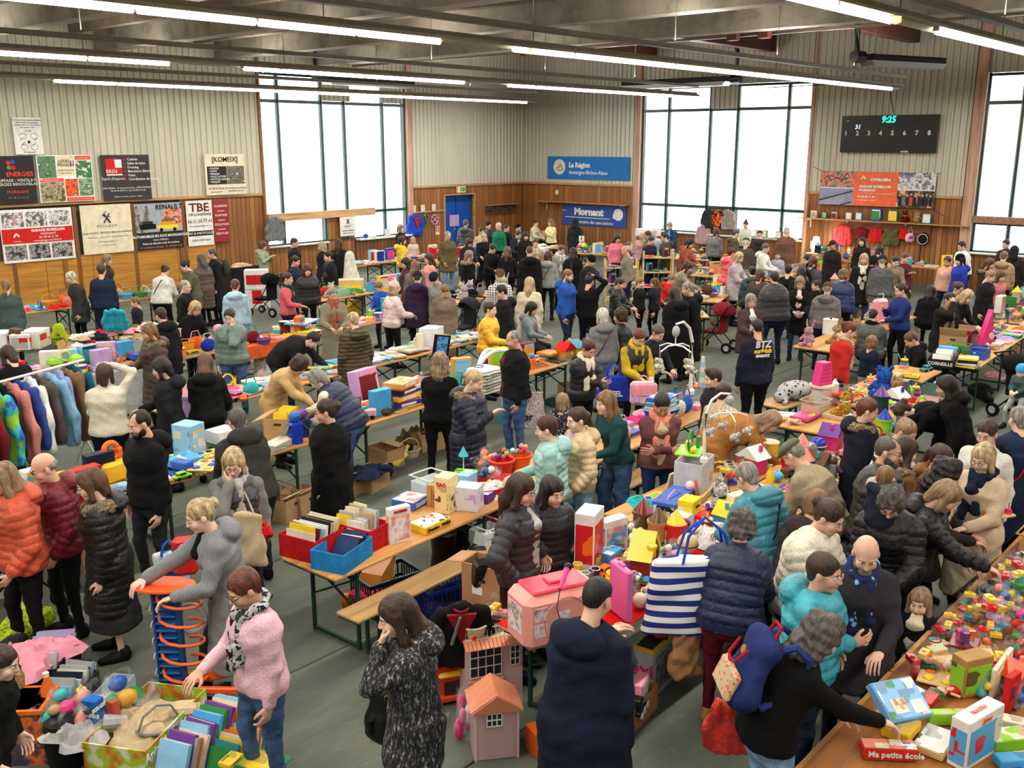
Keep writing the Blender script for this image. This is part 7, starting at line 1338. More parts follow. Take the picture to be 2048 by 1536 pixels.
x_,y_=at(1298,1158,Z);t=thing('farmhouse','toy farmhouse with yellow roof and brown red walls','toy house',(x_,y_+.06,Z),R(20));MB().box((0,0,.1),(.24,.16,.2),.004).prism([(-.1,.2),(.12,.2),(.01,.34)],-.08,.08).build('wall',mat((.5,.17,.13),'plastic'),t);MB().prism([(-.16,.2),(-.11,.2),(.01,.36),(.15,.2),(.18,.22),(.02,.4)],-.1,.1).build('roof',mat((.95,.76,.15),'plastic'),t);MB().box((-.06,-.08,.27),(.07,.08,.12),.02).build('dormer',mat((.95,.76,.15),'plastic'),t);MB().box((-.06,-.125,.25),(.045,.01,.09),.01).build('dormer_opening',mat('dark_brown'),t)
for x in(-.02,.07):MB().box((x,-.082,.08),(.035,.006,.045),.001).build('window',mat('white','plastic'),t)
MB().box((-.11,0,.03),(.06,.17,.06),.004).build('stone_base',mat('green','plastic'),t)
x_,y_=at(1245,1232,Z);t=thing('doll_accessory_case','upright magenta pink plastic case on the red cloth','toy case',(x_,y_+.02,Z),R(65));MB().box((0,0,.2),(.26,.06,.4),.012).build('case',mat((.88,.42,.68),'plastic'),t);MB().box((0,0,.41),(.08,.03,.03),.008).build('handle',mat((.9,.45,.7),'plastic'),t);MB().box((0,-.032,.2),(.18,.004,.26),.002).build('inset_panel',mat((.92,.5,.74),'plastic'),t)
x_,y_=at(1280,1215,Z);t=thing('cow_ball','round cream toy cow with little horns','toy',(x_,y_,Z));MB().ball((0,0,.06),.06,16,12).build('body',mat('cream','plastic'),t);MB().ball((-.03,-.05,.055),(.014,.008,.012)).ball((.0,-.057,.055),(.01,.006,.01)).build('snout',mat('salmon','plastic'),t);MB().ring((.05,0,.11),.03,.006,12,5,None,None,(R(60),0,0)).ring((.09,0,.09),.025,.006,12,5,None,None,(R(60),0,0)).build('horn',mat('cream','plastic'),t)
for px,py,l,c in((1300,1196,'purple cupcake toy with cream icing','purple'),(1323,1186,'brown cupcake toy with cream icing','dark_brown')):t=thing('cupcake_toy',l,'toy',(*at(px,py,Z),Z));MB().lathe((0,0,0),[(.03,0),(.05,.06)],16).build('cup',mat(c,'plastic'),t);MB().lathe((0,0,.055),[(.056,0),(.055,.02),(.03,.04),(.006,.05)],16).build('icing',mat((.93,.87,.65),'plastic'),t)
x_,y_=at(1262,1195,Z);t=thing('owl_toy','grey and white plush owl with a big blue eye','soft toy',(x_,y_,Z));linkm('body',plush_mesh('owl'),mat('light_grey','fur'),t);MB().ball((.04,.06,.24),.03).ball((-.03,.07,.24),.03).build('eye_ring',mat('white','plastic'),t);MB().ball((.042,.085,.24),.014).ball((-.03,.096,.24),.014).build('eye',mat('blue','plastic'),t);t.rotation_euler=(0,0,R(-150));t.scale=(.75,)*3
put('doll',1350,1155,['cream',(.9,.82,.55),'white'],'blond doll lying on the red cloth edge',Z,-60,1.0);put('doll',1125,1125,['green','hot_pink'],'fairy doll with pink hair and green wings standing',Z,20,1.2,rot=(R(90),0,R(30)))
for px,py,c,l in((1170,1168,['mint','cream'],'mint green toy cup by the microphone'),(1155,1150,['yellow','cream'],'yellow ring toy by the red carton'),(1190,1160,['charcoal','white'],'black striped toy near the brick bag'),(1330,1165,['pink','lilac'],'pink and lilac dolls clothes near the cupcakes')):put('cloth0' if 'clothes' in l else 'cup',px,py,c,l,Z,30,1.0)
for px,py,c,l in((1285,1070,['brown','dark_red','charcoal'],'brown toy ship tower with dark red deck'),(1315,1090,['camel','brown','white'],'tall tan toy tower beside the brown ship'),(1350,1095,['red','yellow','orange'],'red and yellow toy slide near the knitted ball')):put('tower',px,py,c,l,Z,0,1.1)
put('ball',1374,1108,[(.85,.75,.5),'dark_brown'],'straw coloured spotted soft ball near the striped tote',Z,0,1.1);put('cloth0',1380,1070,['black','orange'],'black and orange costume heaped near the ball',Z,0,1.2);put('cloth1',1405,1075,['white','red'],'white printed plastic bag near the navy shoulder',Z,20,1.3)
t=ubox('blue and white long boxed toy below the white carton',(1315,1025),(1350,1045),(1388,1010),.17,(.3,.4,.75),(.85,.9,.96),'navy',words=[('front','b',0,.5,'navy')]);t=ubox('yellow upright toy box with a small dark badge',(1356,1058),(1384,1068),(1400,1055),.3,(.93,.82,.15),(.95,.86,.3),'white',words=[('front','chicco',0,.8,'navy')],wsize=.12)
ubox('small plain white and grey carton before the yellow box',(1345,1065),(1372,1078),(1385,1068),.2,(.85,.85,.84),(.88,.88,.88),'light_grey');ubox('red and white toy house box beside the yellow one',(1390,1062),(1402,1070),(1420,1058),.17,(.8,.15,.13),(.85,.2,.15),'white')
o=openbox('big white and grey carton carrying the crib mobile',(1352,975),(1402,990),(1426,965),.3,(.78,.79,.82),.85,.008,flaps=((1,0,25),),hole=False);BX=o
MB().box((0,0,-.04),(o[2]+.08,o[3]+.06,.07),.006).build('tray_under',mat('pale_wood','wood'),o[0]);MB().box((o[2]*.25,-o[3]/2-.004,.1),(.08,.004,.09),0).build('picture_panel',mat('cream','picture','tan','camel',2),o[0])
def mobile(label,x,y,z,rz,s=1.0,hang='white',nm='crib_mobile',clamp=None):
 t=thing(nm,label,'crib mobile',(x,y,z),rz);pts=[(0,0,0),(-.01,0,.3),(0,0,.5),(.05,0,.64),(.14,0,.71),(.24,0,.7)];t.scale=(s,s,s)
 MB().tube(pts,[.02,.017,.016,.015,.013,.011],10).box((0,0,0),(.08,.08,.08),.02).build('arm',mat('white','plastic'),t);MB().ball((.24,0,.63),(.045,.03,.055)).build('music_box',mat('light_grey','plastic'),t)
 c=MB();c.cyl((.24,0,.5),.006,.1,6)
 for a in range(4):c.tube([(.24,0,.5),(.24+.1*math.cos(a*1.57),.1*math.sin(a*1.57),.5),(.24+.2*math.cos(a*1.57),.2*math.sin(a*1.57),.46)],.008,6)
 c.build('cross',mat('white','plastic'),t)
 for a in range(4):
  cx_,cy_=.24+.2*math.cos(a*1.57),.2*math.sin(a*1.57);MB().cyl((cx_,cy_,.34),.002,.12,4).build('string',mat('white'),t);MB().ball((cx_,cy_,.3),(.05,.035,.038)).ball((cx_+.04,cy_,.325),.026).ball((cx_-.02,cy_+.02,.27),.02).ball((cx_+.025,cy_-.02,.265),.02).build('plush_animal',mat(hang,'fur'),t)
 return t
mobile('white crib mobile with plush lambs clamped to the white carton',BX[1][0]-.02,BX[1][1]-.12,1.16,R(-42),.95)
put('easel',1380,905,['lime','green','yellow'],'lime green baby gym part in the white carton',1.12,20,1.3)
x_,y_=at(1385,790,.77);mobile('tall white crib mobile arched over the blue game stack',x_+.1,y_+.1,.775,R(170),1.45,'cream')
# blue stack, glitter tower, pink bag, tote on table
for i,(c,c2,l)in enumerate((('navy','sky_blue','dark blue game box at the base of the blue stack'),('sky_blue','white','sky blue game box second in the blue stack'),('royal_blue','orange','royal blue game box third in the blue stack'),('light_blue','navy','pale blue game box fourth in the blue stack'),('teal','white','teal game box fifth in the blue stack'),('blue','cream','blue game box topping the blue stack'))):x_,y_=at(1362,868,.77);item('gamebox',x_+.1,y_+.35,.775+i*.065,[c,c2,'white'],l,8*(i%3)-6,1.05)
x_,y_=at(1400,775,.77);t=thing('cup_tower','tower of pale stacking cups with stars','toy',(x_+.05,y_,.77))
for i in range(6):MB().lathe((0,0,i*.075),[(.06-i*.006,0),(.054-i*.006,.075)],14).build('stacking_cup',mat(['light_blue','cream','mint','light_pink','light_blue','cream'][i],'plastic'),t)
t=thing('bead_maze','wire bead maze with coloured beads on an orange base','toy',(*at(1392,772,.77),.775));MB().box((0,0,.012),(.26,.18,.024),.006).build('base',mat('orange','plastic'),t);MB().ring((0,0,.12),.1,.004,20,5,None,None,(R(90),0,0)).ring((0,.03,.1),.08,.004,20,5,None,None,(R(80),0,R(30))).build('wire',mat('white','plastic'),t)
for i in range(7):a=i*.8;MB().ball((.1*math.cos(a),0,.12+.1*math.sin(a)),.016,8,6).build('bead',mat(PAL[i*3%12],'plastic'),t)
def tote(label,x,y,z,rz,c,w_=.4,h=.36,d_=.14,hc='blue',kind='cloth',c2=None,words=None,drop=.3,wc='white'):
 F=Fld().seg((0,0,.03),(0,0,h),(1,0,0),(w_/2,d_/2),(w_*.42,d_*.3)).cut((0,0,0),(0,0,-1)).cut((0,0,h),(0,0,1));t=thing('tote_bag',label,'bag',(x,y,z),rz)
 linkm('bag',F.mesh('bag',.014,lambda v,q:v+vnorm(v,q)*lump(v,.012,20,4)[:,None]),mat(c,kind,*(c2 or())),t)
 for s in(-1,1):MB().tube([(-w_*.2,s*d_*.25,h-.02),(-w_*.15,s*d_*.15,h+drop*.6),(0,0,h+drop),(w_*.15,s*d_*.15,h+drop*.6),(w_*.2,s*d_*.25,h-.02)],.011,6).build('handle',mat(hc,'cloth'),t)
 if words:text(words,h*.3,mat(wc),t,(0,-d_/2-.02,h*.35),(R(90),0,0),bold=.004)
 return t
x_,y_=at(1232,805,.6);tote('royal blue shopping bag printed EXEL held by the mustard sweater',x_,y_+.05,.62,R(-50),(.13,.2,.62),.5,.36,.2,'royal_blue',words='EXEL',drop=.2)
x_,y_=at(1310,815,.77);t=thing('pink_satchel','pale pink children\'s satchel with flap and ribbon','bag',(x_,y_+.2,.775),R(-45));MB().box((0,0,.16),(.34,.16,.32),.04).build('bag',mat('light_pink','cloth'),t);MB().box((0,-.07,.22),(.36,.06,.2),.03).build('flap',mat('pink','cloth'),t);MB().ring((0,0,.34),.06,.01,14,6,None,None,(R(90),0,0)).build('handle',mat('pink','cloth'),t);MB().box((-.1,-.09,.1),(.1,.02,.1),.01).box((.1,-.09,.1),(.1,.02,.1),.01).build('pocket',mat('lilac','cloth'),t)
x_,y_=at(1055,850,.45);tote('pale patterned drawstring bag printed br carried by the open black jacket',x_,y_,.42,R(-45),(.75,.7,.7),.52,.5,.2,'light_grey','spots',('brown',None,2.2),'br',.12,'charcoal')
# striped tote, paper bag
T_,ro,an,inf=H_tote;sx_,sy_=at(1400,1245,.75);tote('blue and white striped shopping bag hanging at the burgundy trousers',sx_,sy_,.72,R(-36),(.1,.15,.5),.92,.56,.26,(.13,.3,.8),'stripez',('white',None,.75),None,.3)
t=thing('paper_bag','crumpled brown paper bag hanging under the striped tote','bag',(*at(1368,1345,.4),.42),R(-36));linkm('bag',Fld().seg((0,0,0),(0,0,.34),(1,0,0),(.13,.07),(.09,.04)).mesh('bag',.014,lambda v,q:v+vnorm(v,q)*lump(v,.014,55,2)[:,None]),mat((.62,.45,.3),'cloth'),t)
t=thing('pompom_keyring','white pompom keyring hanging from a handbag','keyring',(*at(1542,1294,.62),.62));MB().ball((0,0,0),.045).build('pompom',mat('white','fur'),t);MB().cyl((0,0,.04),.004,.12,5).build('chain',mat('silver','metal'),t)
# backpack of the curly grey person, coat over the arm
T_,ro,an,inf=H_bp;q=rotz(an)@(inf['chs']+rotx(-R(26))@np.array([0,-.25,-.03]))+np.array(ro);t=thing('backpack','navy backpack with red handles and rainbow patterned pocket','backpack',tuple(q),an);t.rotation_euler=(-R(24),0,an)
linkm('sack',Fld().seg((0,0,-.17),(0,0,.15),(1,0,0),(.17,.1),(.15,.075),k=.02).cap((-.1,.0,-.15),(.1,0,-.15),.085,k=.05).cap((-.08,0,.14),(.08,0,.14),.07,k=.05).mesh('sack',.014,lambda v,q:v+vnorm(v,q)*lump(v,.006,30,2)[:,None]),mat((.14,.2,.42),'cloth'),t);MB().box((0,-.1,-.13),(.29,.05,.18),.02).build('pocket',mat('beige','spots','orange_red',None,2.2),t);MB().tube([(-.08,-.1,.1),(-.06,-.13,.0),(0,-.135,-.02),(.06,-.13,.0),(.08,-.1,.1)],.011,8).tube([(-.06,.02,.21),(-.04,.03,.28),(.04,.03,.28),(.06,.02,.21)],.011,8).build('handle',mat((.65,.12,.16),'cloth'),t)
MB().lathe((0,0,0),[(.026,0),(.026,.008)],16,Matrix.Translation((0,-.088,.07))@Matrix.Rotation(R(90),4,'X')).build('badge',mat('camel'),t)
for s in(-1,1):MB().tube([(s*.1,.06,.17),(s*.12,.12,.235),(s*.13,.22,.2),(s*.14,.27,.0),(s*.13,.1,-.18)],.022,6).build('strap',mat((.17,.24,.5),'cloth'),t)
x_,y_=at(1470,1450,.75);garment('folded_coat','coral red quilted coat with brown lining carried over an arm','clothing',x_,y_,.95,R(-50),(.9,.25,.2),'quilt',.62)
# the orange and blue toy garage in the arms of the grey coat
x_,y_=at(352,1388,.12);gx,gy=x_,y_;t=thing('toy_garage','tall blue and orange toy car garage held by the smiling person','toy garage',(x_,y_,.12),R(-50))
MB().box((0,0,.42),(.16,.05,.84),.006).build('tower_back',mat((.1,.33,.62),'plastic'),t);MB().box((.09,-.03,.42),(.035,.06,.86),.005).box((-.09,-.03,.42),(.02,.06,.84),.005).build('tower_side',mat((.08,.28,.56),'plastic'),t)
for i in range(13):MB().box((0,-.045,.1+i*.058),(.15,.06,.012),.003,Matrix.Translation((0,0,0))).build('ramp_step',mat((.14,.42,.72),'plastic'),t)
MB().box((-.0,-.02,.04),(.3,.16,.08),.008).build('base',mat((.08,.28,.55),'plastic'),t);m=MB()
pts=[(-.06+.24*(1-math.cos(a)),-.12-.2*math.sin(a),.01)for a in[i*math.pi/12 for i in range(13)]]
for i in range(12):a,b=Vector(pts[i]),Vector(pts[i+1]);dd=(b-a).normalized();sd=dd.cross(Vector((0,0,1)))*.05;m.add([tuple(a-sd),tuple(b-sd),tuple(b+sd),tuple(a+sd)],[(0,1,2,3)]);m.bar(a-sd,b-sd,.01);m.bar(a+sd,b+sd,.01)
m.build('track_loop',mat((.95,.38,.15),'plastic'),t);MB().lathe((-.02,.0,.86),[(.02,0),(.2,.035),(.2,.05),(.02,.045)],24,None,1.2,.7).build('landing_pad',mat((.97,.38,.14),'plastic'),t)
m=MB()
for i in range(5):z=.12+i*.15;m.tube([(.1+.16*math.sin(a),-.02+.14*math.cos(a),z+a*.024)for a in[k*.5 for k in range(12)]],.012,6)
m.build('spiral_track',mat((.97,.4,.15),'plastic'),t)
for i in range(5):MB().ring((-.11,-.04,.2+i*.13),.035,.006,14,5,None,None,(0,R(90),0)).build('wheel_ring',mat('silver','plastic'),t)
MB().box((.3,.02,.1),(.36,.05,.09),.01,Matrix.Rotation(R(-12),4,'Y')).box((.36,-.1,.1),(.3,.04,.05),.008).build('side_ramp',mat((.95,.36,.14),'plastic'),t);MB().box((.26,-.02,.04),(.3,.2,.06),.01).build('black_base',mat('black','plastic'),t);MB().box((.3,.05,.45),(.04,.04,.5),.005,Matrix.Rotation(R(10),4,'Y')).build('chute',mat((.92,.3,.14),'plastic'),t)
MB().ring((.16,.03,.62),.1,.022,20,6,None,None,(R(80),0,0)).build('speaker_ring',mat('light_grey','plastic'),t)
x_,y_=at(372,1130,.9);t=thing('toy_guitar_case','red toy speaker unit with a black round grille in a blue bag','toy',(x_,y_,.82),R(-30));MB().box((0,0,.16),(.2,.08,.34),.04).build('body',mat('red','plastic'),t);MB().tube([(0,-.04,.22),(0,-.06,.22)],.06,18).build('grille',mat('black','plastic'),t);MB().ring((0,-.055,.22),.06,.006,20,5,None,None,(R(90),0,0)).build('trim_ring',mat('silver','metal'),t)
x_,y_=at(345,1170,.6);tote('crumpled blue and white plastic bag between the bearded man and garage',x_,y_,.5,R(-30),(.15,.28,.6),.32,.4,.16,'blue','picture',('light_blue','white',.6),None,.1)
x_,y_=at(500,1130,.8);t=thing('fabric_bag','beige cloth bag hanging from the grey coat shoulder','bag',(x_,y_,.82),R(-60));linkm('bag',Fld().seg((0,0,0),(0,0,.42),(1,0,0),(.16,.035),(.14,.03)).mesh('bag',.015,lambda v,q:v+vnorm(v,q)*lump(v,.012,26,2)[:,None]),mat('beige','cloth'),t);MB().tube([(-.08,0,.4),(0,0,.62),(.08,0,.4)],.01,6).build('strap',mat('beige','cloth'),t)
x_,y_=at(505,1075,.9);item('cloth1',x_,y_,.95,['red','orange','white'],'red and white plastic bag behind the beige cloth bag',30,1.1,rot=(R(70),0,R(30)))
# black handbag of the tweed coat
T_,ro,an,inf=H_tw;q=rotz(an)@np.array([-.28,.02,.78])+np.array(ro);x_,y_=at(775,1440,.75);t=thing('handbag','soft black leather handbag with tassel hanging in front of the tweed coat','bag',(x_,y_,.68),R(-40));linkm('bag',Fld().seg((0,0,0),(0,0,.24),(1,0,0),(.15,.085),(.11,.05)).mesh('bag',.014,lambda v,q:v+vnorm(v,q)*lump(v,.012,24,7)[:,None]),mat('black','plastic'),t)
MB().tube([(-.1,0,.22),(-.03,.1,.5),(.04,.14,.72)],.009,6).tube([(.1,0,.22),(.05,.1,.5),(.04,.14,.72)],.009,6).build('strap',mat('black','plastic'),t);MB().cyl((-.1,-.06,.02),.012,.1,6,.02).build('tassel',mat('black'),t);MB().ring((.0,-.05,.25),.016,.004,10,5,None,None,(R(90),0,0)).build('buckle',mat('gold','metal'),t)
# toy tray in the hands of the smiling person, box in the curly person's hand, phones
x_,y_=at(1992,1030,1.1);t=thing('stacking_board','wooden board with four pegs of coloured shapes held out','toy',(x_,y_,1.1),R(-30));MB().box((0,0,0),(.3,.14,.02),.004).build('board',mat('pale_wood','wood'),t)
for i,c in enumerate(('orange','lime','blue','hot_pink')):MB().cyl((-.11+i*.073,.02*(-1)**i,.01),.006,.1,6).build('peg',mat('wood'),t);MB().cyl((-.11+i*.073,.02*(-1)**i,.01),.032,.02,10).cyl((-.11+i*.073,.02*(-1)**i,.03),.026,.018,10).build('disc',mat(c,'plastic'),t)
x_,y_=at(1800,1395,1.0);t=thing('board_game','light blue logic game box held in the hand of the curly person','game box',(x_,y_,.98),R(15));t.rotation_euler=(R(35),R(8),R(-20));MB().box((0,0,0),(.36,.25,.05),.005).build('box',mat((.45,.68,.9)),t);MB().box((0,0,.027),(.34,.23,.003),0).build('cover_print',mat((.5,.74,.95),'print','white','green',1.2),t);MB().box((-.06,-.04,.03),(.12,.09,.003),0).build('grid_print',mat('cream','print','orange','white',3),t);MB().box((.09,-.06,.03),(.11,.08,.003),0).build('card_print',mat('white'),t)
for(px,py,z,l)in((1262,1310,1.15,'black phone in the hand of the long navy coat'),(1911,615,1.35,'black phone held at the ear of the leopard shawl'),(1800,715,.8,'white phone in the hands of the sitting boy')):t=thing('phone',l,'phone',(*at(px,py,z),z),R(20));t.rotation_euler=(R(60),0,R(20));MB().box((0,0,0),(.075,.15,.01),.004).build('case',mat('black' if 'black' in l else 'white','plastic'),t);MB().box((0,0,.006),(.065,.135,.001),0).build('screen',mat('charcoal','plastic'),t)
# big game stall, near part
Z=.79
G=[('light blue and white stack box under the held game',(1745,1425),(1770,1440),(1850,1410),.1,'white','lilac','red','lilac',()),('yellow Mots game box on the big stall',(1752,1440),(1790,1468),(1828,1430),.075,'yellow','cream','gold','yellow',[('front','MOTS',0,0,'charcoal'),('top','MOTS',0,0,'charcoal')]),('plain yellow box with dark dots at the stall edge',(1760,1470),(1815,1492),(1842,1460),.06,'yellow','gold','navy','yellow',()),('red and blue Apprentissage game box at the bottom edge',(1712,1500),(1725,1520),(1835,1525),.08,'salmon','cream','blue',(.8,.2,.14),[('front','Ma petite école',.1,0,'white'),('top','de la maternelle',.2,-.1,'white')]),('lime green farm game box lying flat',(1855,1440),(1858,1452),(1960,1450),.075,'lime','beige','olive','lime',[('front','HABA',.35,0,'orange')]),('red slim game box behind the white boxes',(1848,1400),(1860,1425),(1885,1395),.05,'red','navy','white','red',()),('pale grey counting game box with pink cards',(1960,1430),(1975,1450),(2060,1470),.05,'cream','light_pink','salmon','light_grey',()),('open box of white cards lying at the stall edge',(1830,1490),(1885,1525),(1915,1480),.045,'white','light_grey','olive','pale_wood',()),('lime edged box with pink drawings near the right edge',(1985,1480),(1990,1510),(2070,1500),.08,'cream','lime','salmon','lime',()),('blue jigsaw box at the lower right corner',(1998,1520),(2000,1540),(2080,1535),.05,'sky_blue','white','hot_pink','sky_blue',())]
for l,a,b,c,h,c1,c2,c3,sd,wd in G:gbox(l,a,b,c,h,c1,c2,c3,Z,sd,wd,sc_=1.2)
for l,a,b,c,h,c1,c2,c3,kw in[('large white science toy box with blue edge at the bottom',(1885,1530),(1928,1545),(1998,1500),.3,'white','sky_blue','red',dict(words=[('front','Jouer',0,.9,'orange'),('top','Mon labo',0,0,'salmon')],wsize=.12)),('upright tan and green wooden game box with picture panels',(1908,1375),(1925,1398),(1980,1385),.26,(.68,.52,.32),'lime','olive',{}),('bright red upright box at the right of the stall',(2005,1418),(2015,1428),(2035,1412),.24,'red','red','dark_red',{}),('cream box with lime corner leaning beside the tan one',(1982,1388),(1985,1398),(2020,1350),.2,'cream','cream','lime',{})]:
 ubox(l,a,b,c,h,c1,c2,c3,Z,name='boxed_game',cat='game box',sc_=1.0,**kw)
for l,a,b,c,h,c1,c2 in[('small wooden box with green lid picture',(1855,1318),(1865,1332),(1895,1325),.1,(.86,.7,.46),'mint'),('wooden case beneath the green lid box',(1843,1338),(1885,1350),(1912,1335),.08,(.82,.64,.4),'tan'),('wooden box with dark dotted lid',(1960,1330),(1965,1345),(2022,1350),.09,(.88,.72,.5),'beige'),('wooden box with orange ridged tray',(1965,1352),(1970,1362),(2010,1368),.05,(.85,.66,.42),'orange_red'),('flat wooden board painted with green and orange circles',(1880,1290),(1885,1310),(1990,1320),.03,(.9,.78,.58),'mint'),('wooden box near the elbow of the little girl',(1862,1300),(1868,1312),(1900,1308),.07,(.88,.74,.5),'cream')]:
 gbox(l,a,b,c,h,c1,c2,'tan',Z+.02,c1,(),'wooden_box','box')
t=thing('clear_tub','clear tub with dark red lid carrying magnetic shapes','tub',(*at(1925,1320,Z),Z),R(10));MB().lathe((0,0,0),[(.09,0),(.12,.12)],4,Matrix.Rotation(R(45),4,'Z')).build('tub',mat('clear','glass',.5),t);MB().box((0,0,.13),(.2,.18,.016),.005).build('lid',mat('dark_red','plastic'),t)
m_=[('purple',(-.03,0,.19)),('green',(.03,0,.19)),('orange',(0,-.03,.2)),('hot_pink',(0,.03,.18))]
for c,p in m_:MB().box(p,(.05,.05,.08),.006,None,.5).build('magnetic_shape',mat(c,'glass',.7),t)
put('puzzle',1880,1350,['yellow','orange','grey'],'clear covered wooden puzzle with ring pieces',Z+.03,10,1.1);put('doll',1905,1390,['red','green'],'painted wooden crocodile and clown figures between boxes',Z,60,.9);put('house',2030,1380,['salmon','orange_red','charcoal'],'wooden face shaped house near the right edge',Z,-20,.8)
fill(6.0,.7,.6,1.25,'in the middle of the big game stall',['bricks','oddbag','cup','oddbag'],60,.2,0,dens=1);fill(5.1,.62,.9,.5,'at the right edge of the big game stall','smallbox gamebox puzzle smallbox'.split(),61,.27,0)
x_,y_=at(1845,1290,0);t=thing('folded_pushchair','folded black pushchair under the coat hand','pushchair',(*at(1790,1400,.0),0));MB().tube([(0,0,.1),(.02,0,.8),(.06,0,.88),(.12,0,.8),(.2,0,.1)],.012,6).build('frame',mat('black','plastic'),t)
fill(7.45,3.75,2.1,.6,'on the second red stall table',TOYMIX,70,.21,1,dens=1)
tabs(7.1,4.42,1,'behind the second red stall table',1);ftab(-1,'behind the second red stall table',TOYMIX,72,.24)
fill(5.7,3.98,2.2,.4,'in the back rows of the red cloth','oddbag oddbag figure doll car smallbox bricks teapot rings robot'.split(),73,.17,1,z=.79,dens=.8)
fill(5.5,3.72,1.4,.2,'along the front of the red cloth','doll figure car teapot cup'.split(),74,.2,1,z=.79,dens=.35)
tag(MB().box((0,0,.16),(.7,.45,.32),.01).build('storage_box',mat('charcoal','plastic'),None,(*at(985,1290,0),0),R(-20)),'dark storage box below the radio carton','box')
# ================================================================ more goods, things on the floor, the clothes rail, wall things
for w_,ks in TT.items():
 for k in ks:
  x,y,a,L_,D_,Z_=TABS[k]
  if Z_>.6 and 'red and blue book' not in w_ and 'red cloth' not in w_ and 'teddy' not in w_:fill(x+.15,y+.12,L_-.3,.46,'on the floor under '+w_.split(' ',1)[1],'carton carton tub bag cloth1 basket carton'.split(),100+k,.44,math.degrees(a),0.0,dens=.55,pal=['cardboard','grey','navy','black','blue','dark_red','white','charcoal','brown','tan','green','pink','beige','dark_green','purple','teal','light_grey','orange','taupe','cream'])
for w_,kd,z_,c_ in[('of the toy tank and game stack row',GAMES,.86,.4),('of the long row of white books',BOOKS,.8,.3),('of the far bric-a-brac stall under the banner',TOYMIX,.92,.3),('under the hanging costumes',TOYMIX,.92,.28),('of the toy stall near the sage coat',TOYMIX,.92,.34),('of piled toys at the right edge',TOYMIX,.92,.3),('of the red framed stall at the right',TOYMIX,.92,.34),('of the toy stall nearest row',TOYS,.94,.36),('of mixed toys and white fabrics',CLO,.9,.4)]:
 for k in TT[w_]:x,y,a,L_,D_,Z_=TABS[k];fill(x+.05,y+.06,L_-.1,D_-.1,'stacked higher '+w_,kd,200+k,c_,math.degrees(a),z_,dens=.6,pal=(['white','cream','light_blue','light_grey','lilac','sky_blue','beige','yellow','mint']if 'white books' in w_ else None))
 # clothes rail at the left
t=thing('clothes_rail','white metal clothes rail at the left edge','clothes rail',(3.3,11.3,0),R(20));MB().tube([(0,0,1.52),(2.25,0,1.52)],.016,8).build('bar',mat('white','plastic'),t)
for x in(.1,2.15):MB().tube([(x,-.28,.04),(x,0,.5),(x,0,1.52)],.014,8).tube([(x,.28,.04),(x,0,.5)],.014,8).build('stand',mat('white','plastic'),t)
RC=[('white','white coat'),('cream','cream hooded coat'),((.42,.33,.38),'plum jacket'),('light_grey','pale grey jacket'),((.45,.12,.14),'dark red and grey ski jacket'),((.2,.4,.75),'blue monster print ski jacket'),('black','black jacket'),((.78,.5,.48),'dusty pink coat'),((.2,.3,.6),'dark blue jacket'),('white','second white coat'),((.33,.29,.28),'brown jacket with a white stripe'),((.5,.68,.82),'light blue jacket'),((.55,.6,.8),'lavender blue coat'),((.5,.38,.25),'tan brown coat'),((.12,.35,.45),'teal jacket')]
for i,(c,l)in enumerate(RC):
 q=.16+i*.137;x,y=3.3+q*math.cos(R(20)),11.3+q*math.sin(R(20));g=garment('hanging_garment',l+' hanging on the rail','clothing',x,y,1.46,R(20+90+(i%3)*7-14),c,'camo' if 'monster' in l else 'cloth',1.3+.12*(i%2),fl=.6,c2=('turquoise','lime',.8)if 'monster' in l else None);g['group']='coats on the clothes rail'
 MB().tube([(0,0,-.02),(0,0,.03),(.02,0,.05)],.003,5).build('hanger',mat('silver','metal'),g)
 # pushchairs
def pram(label,x,y,rz,c,s=1.0):
 t=thing('pushchair',label,'pushchair',(x,y,0),rz);t.scale=(s,s,s);m=MB()
 for q in(-.22,.22):m.tube([(q,.3,.12),(q,0,.42),(q,-.3,.95),(q,-.42,1.0)],.012,8).tube([(q,-.3,.12),(q,0,.42)],.012,8)
 m.tube([(-.22,-.42,1.0),(.22,-.42,1.0)],.016,8).build('frame',mat('black','metal'),t)
 for q in(-.24,.24):
  for yy,r in((.32,.09),(-.32,.11)):wh=MB().tube([(q-.02,yy,r),(q+.02,yy,r)],r,18).build('wheel',mat('black'),t);MB().tube([(q-.024,yy,r),(q+.024,yy,r)],r*.55,14).build('hub',mat('light_grey','plastic'),wh)
 MB().box((0,.05,.4),(.38,.36,.06),.02).box((0,-.16,.62),(.38,.06,.5),.02,Matrix.Translation((0,0,0))).build('seat',mat(c,'cloth'),t);linkm('canopy',Fld().ell((0,-.14,.82),(.22,.26,.2),k=.01).ell((0,.05,.72),(.2,.26,.2),sub=True,k=.01).cut((0,0,.76),(0,0,-1)).mesh('canopy',.02),mat(c,'cloth'),t);return t
x,y=at(60,1200,0);pram('black pushchair behind the burgundy down jacket',x,y,R(60),'black');x,y=at(2040,838,0);pram('black pushchair carrying the toddler in the blue hat',x,y,R(160),'black');x,y=at(535,630,0);pram('black and cream pushchair left of the pink fleece',x,y,R(20),'black',1.05);x,y=at(1430,700,0);pram('dark red pushchair behind the large black hood',x,y,R(10),'dark_red');x,y=at(930,690,0);pram('dark pushchair with a red cover behind the yellow jacket',x,y,R(90),'charcoal')
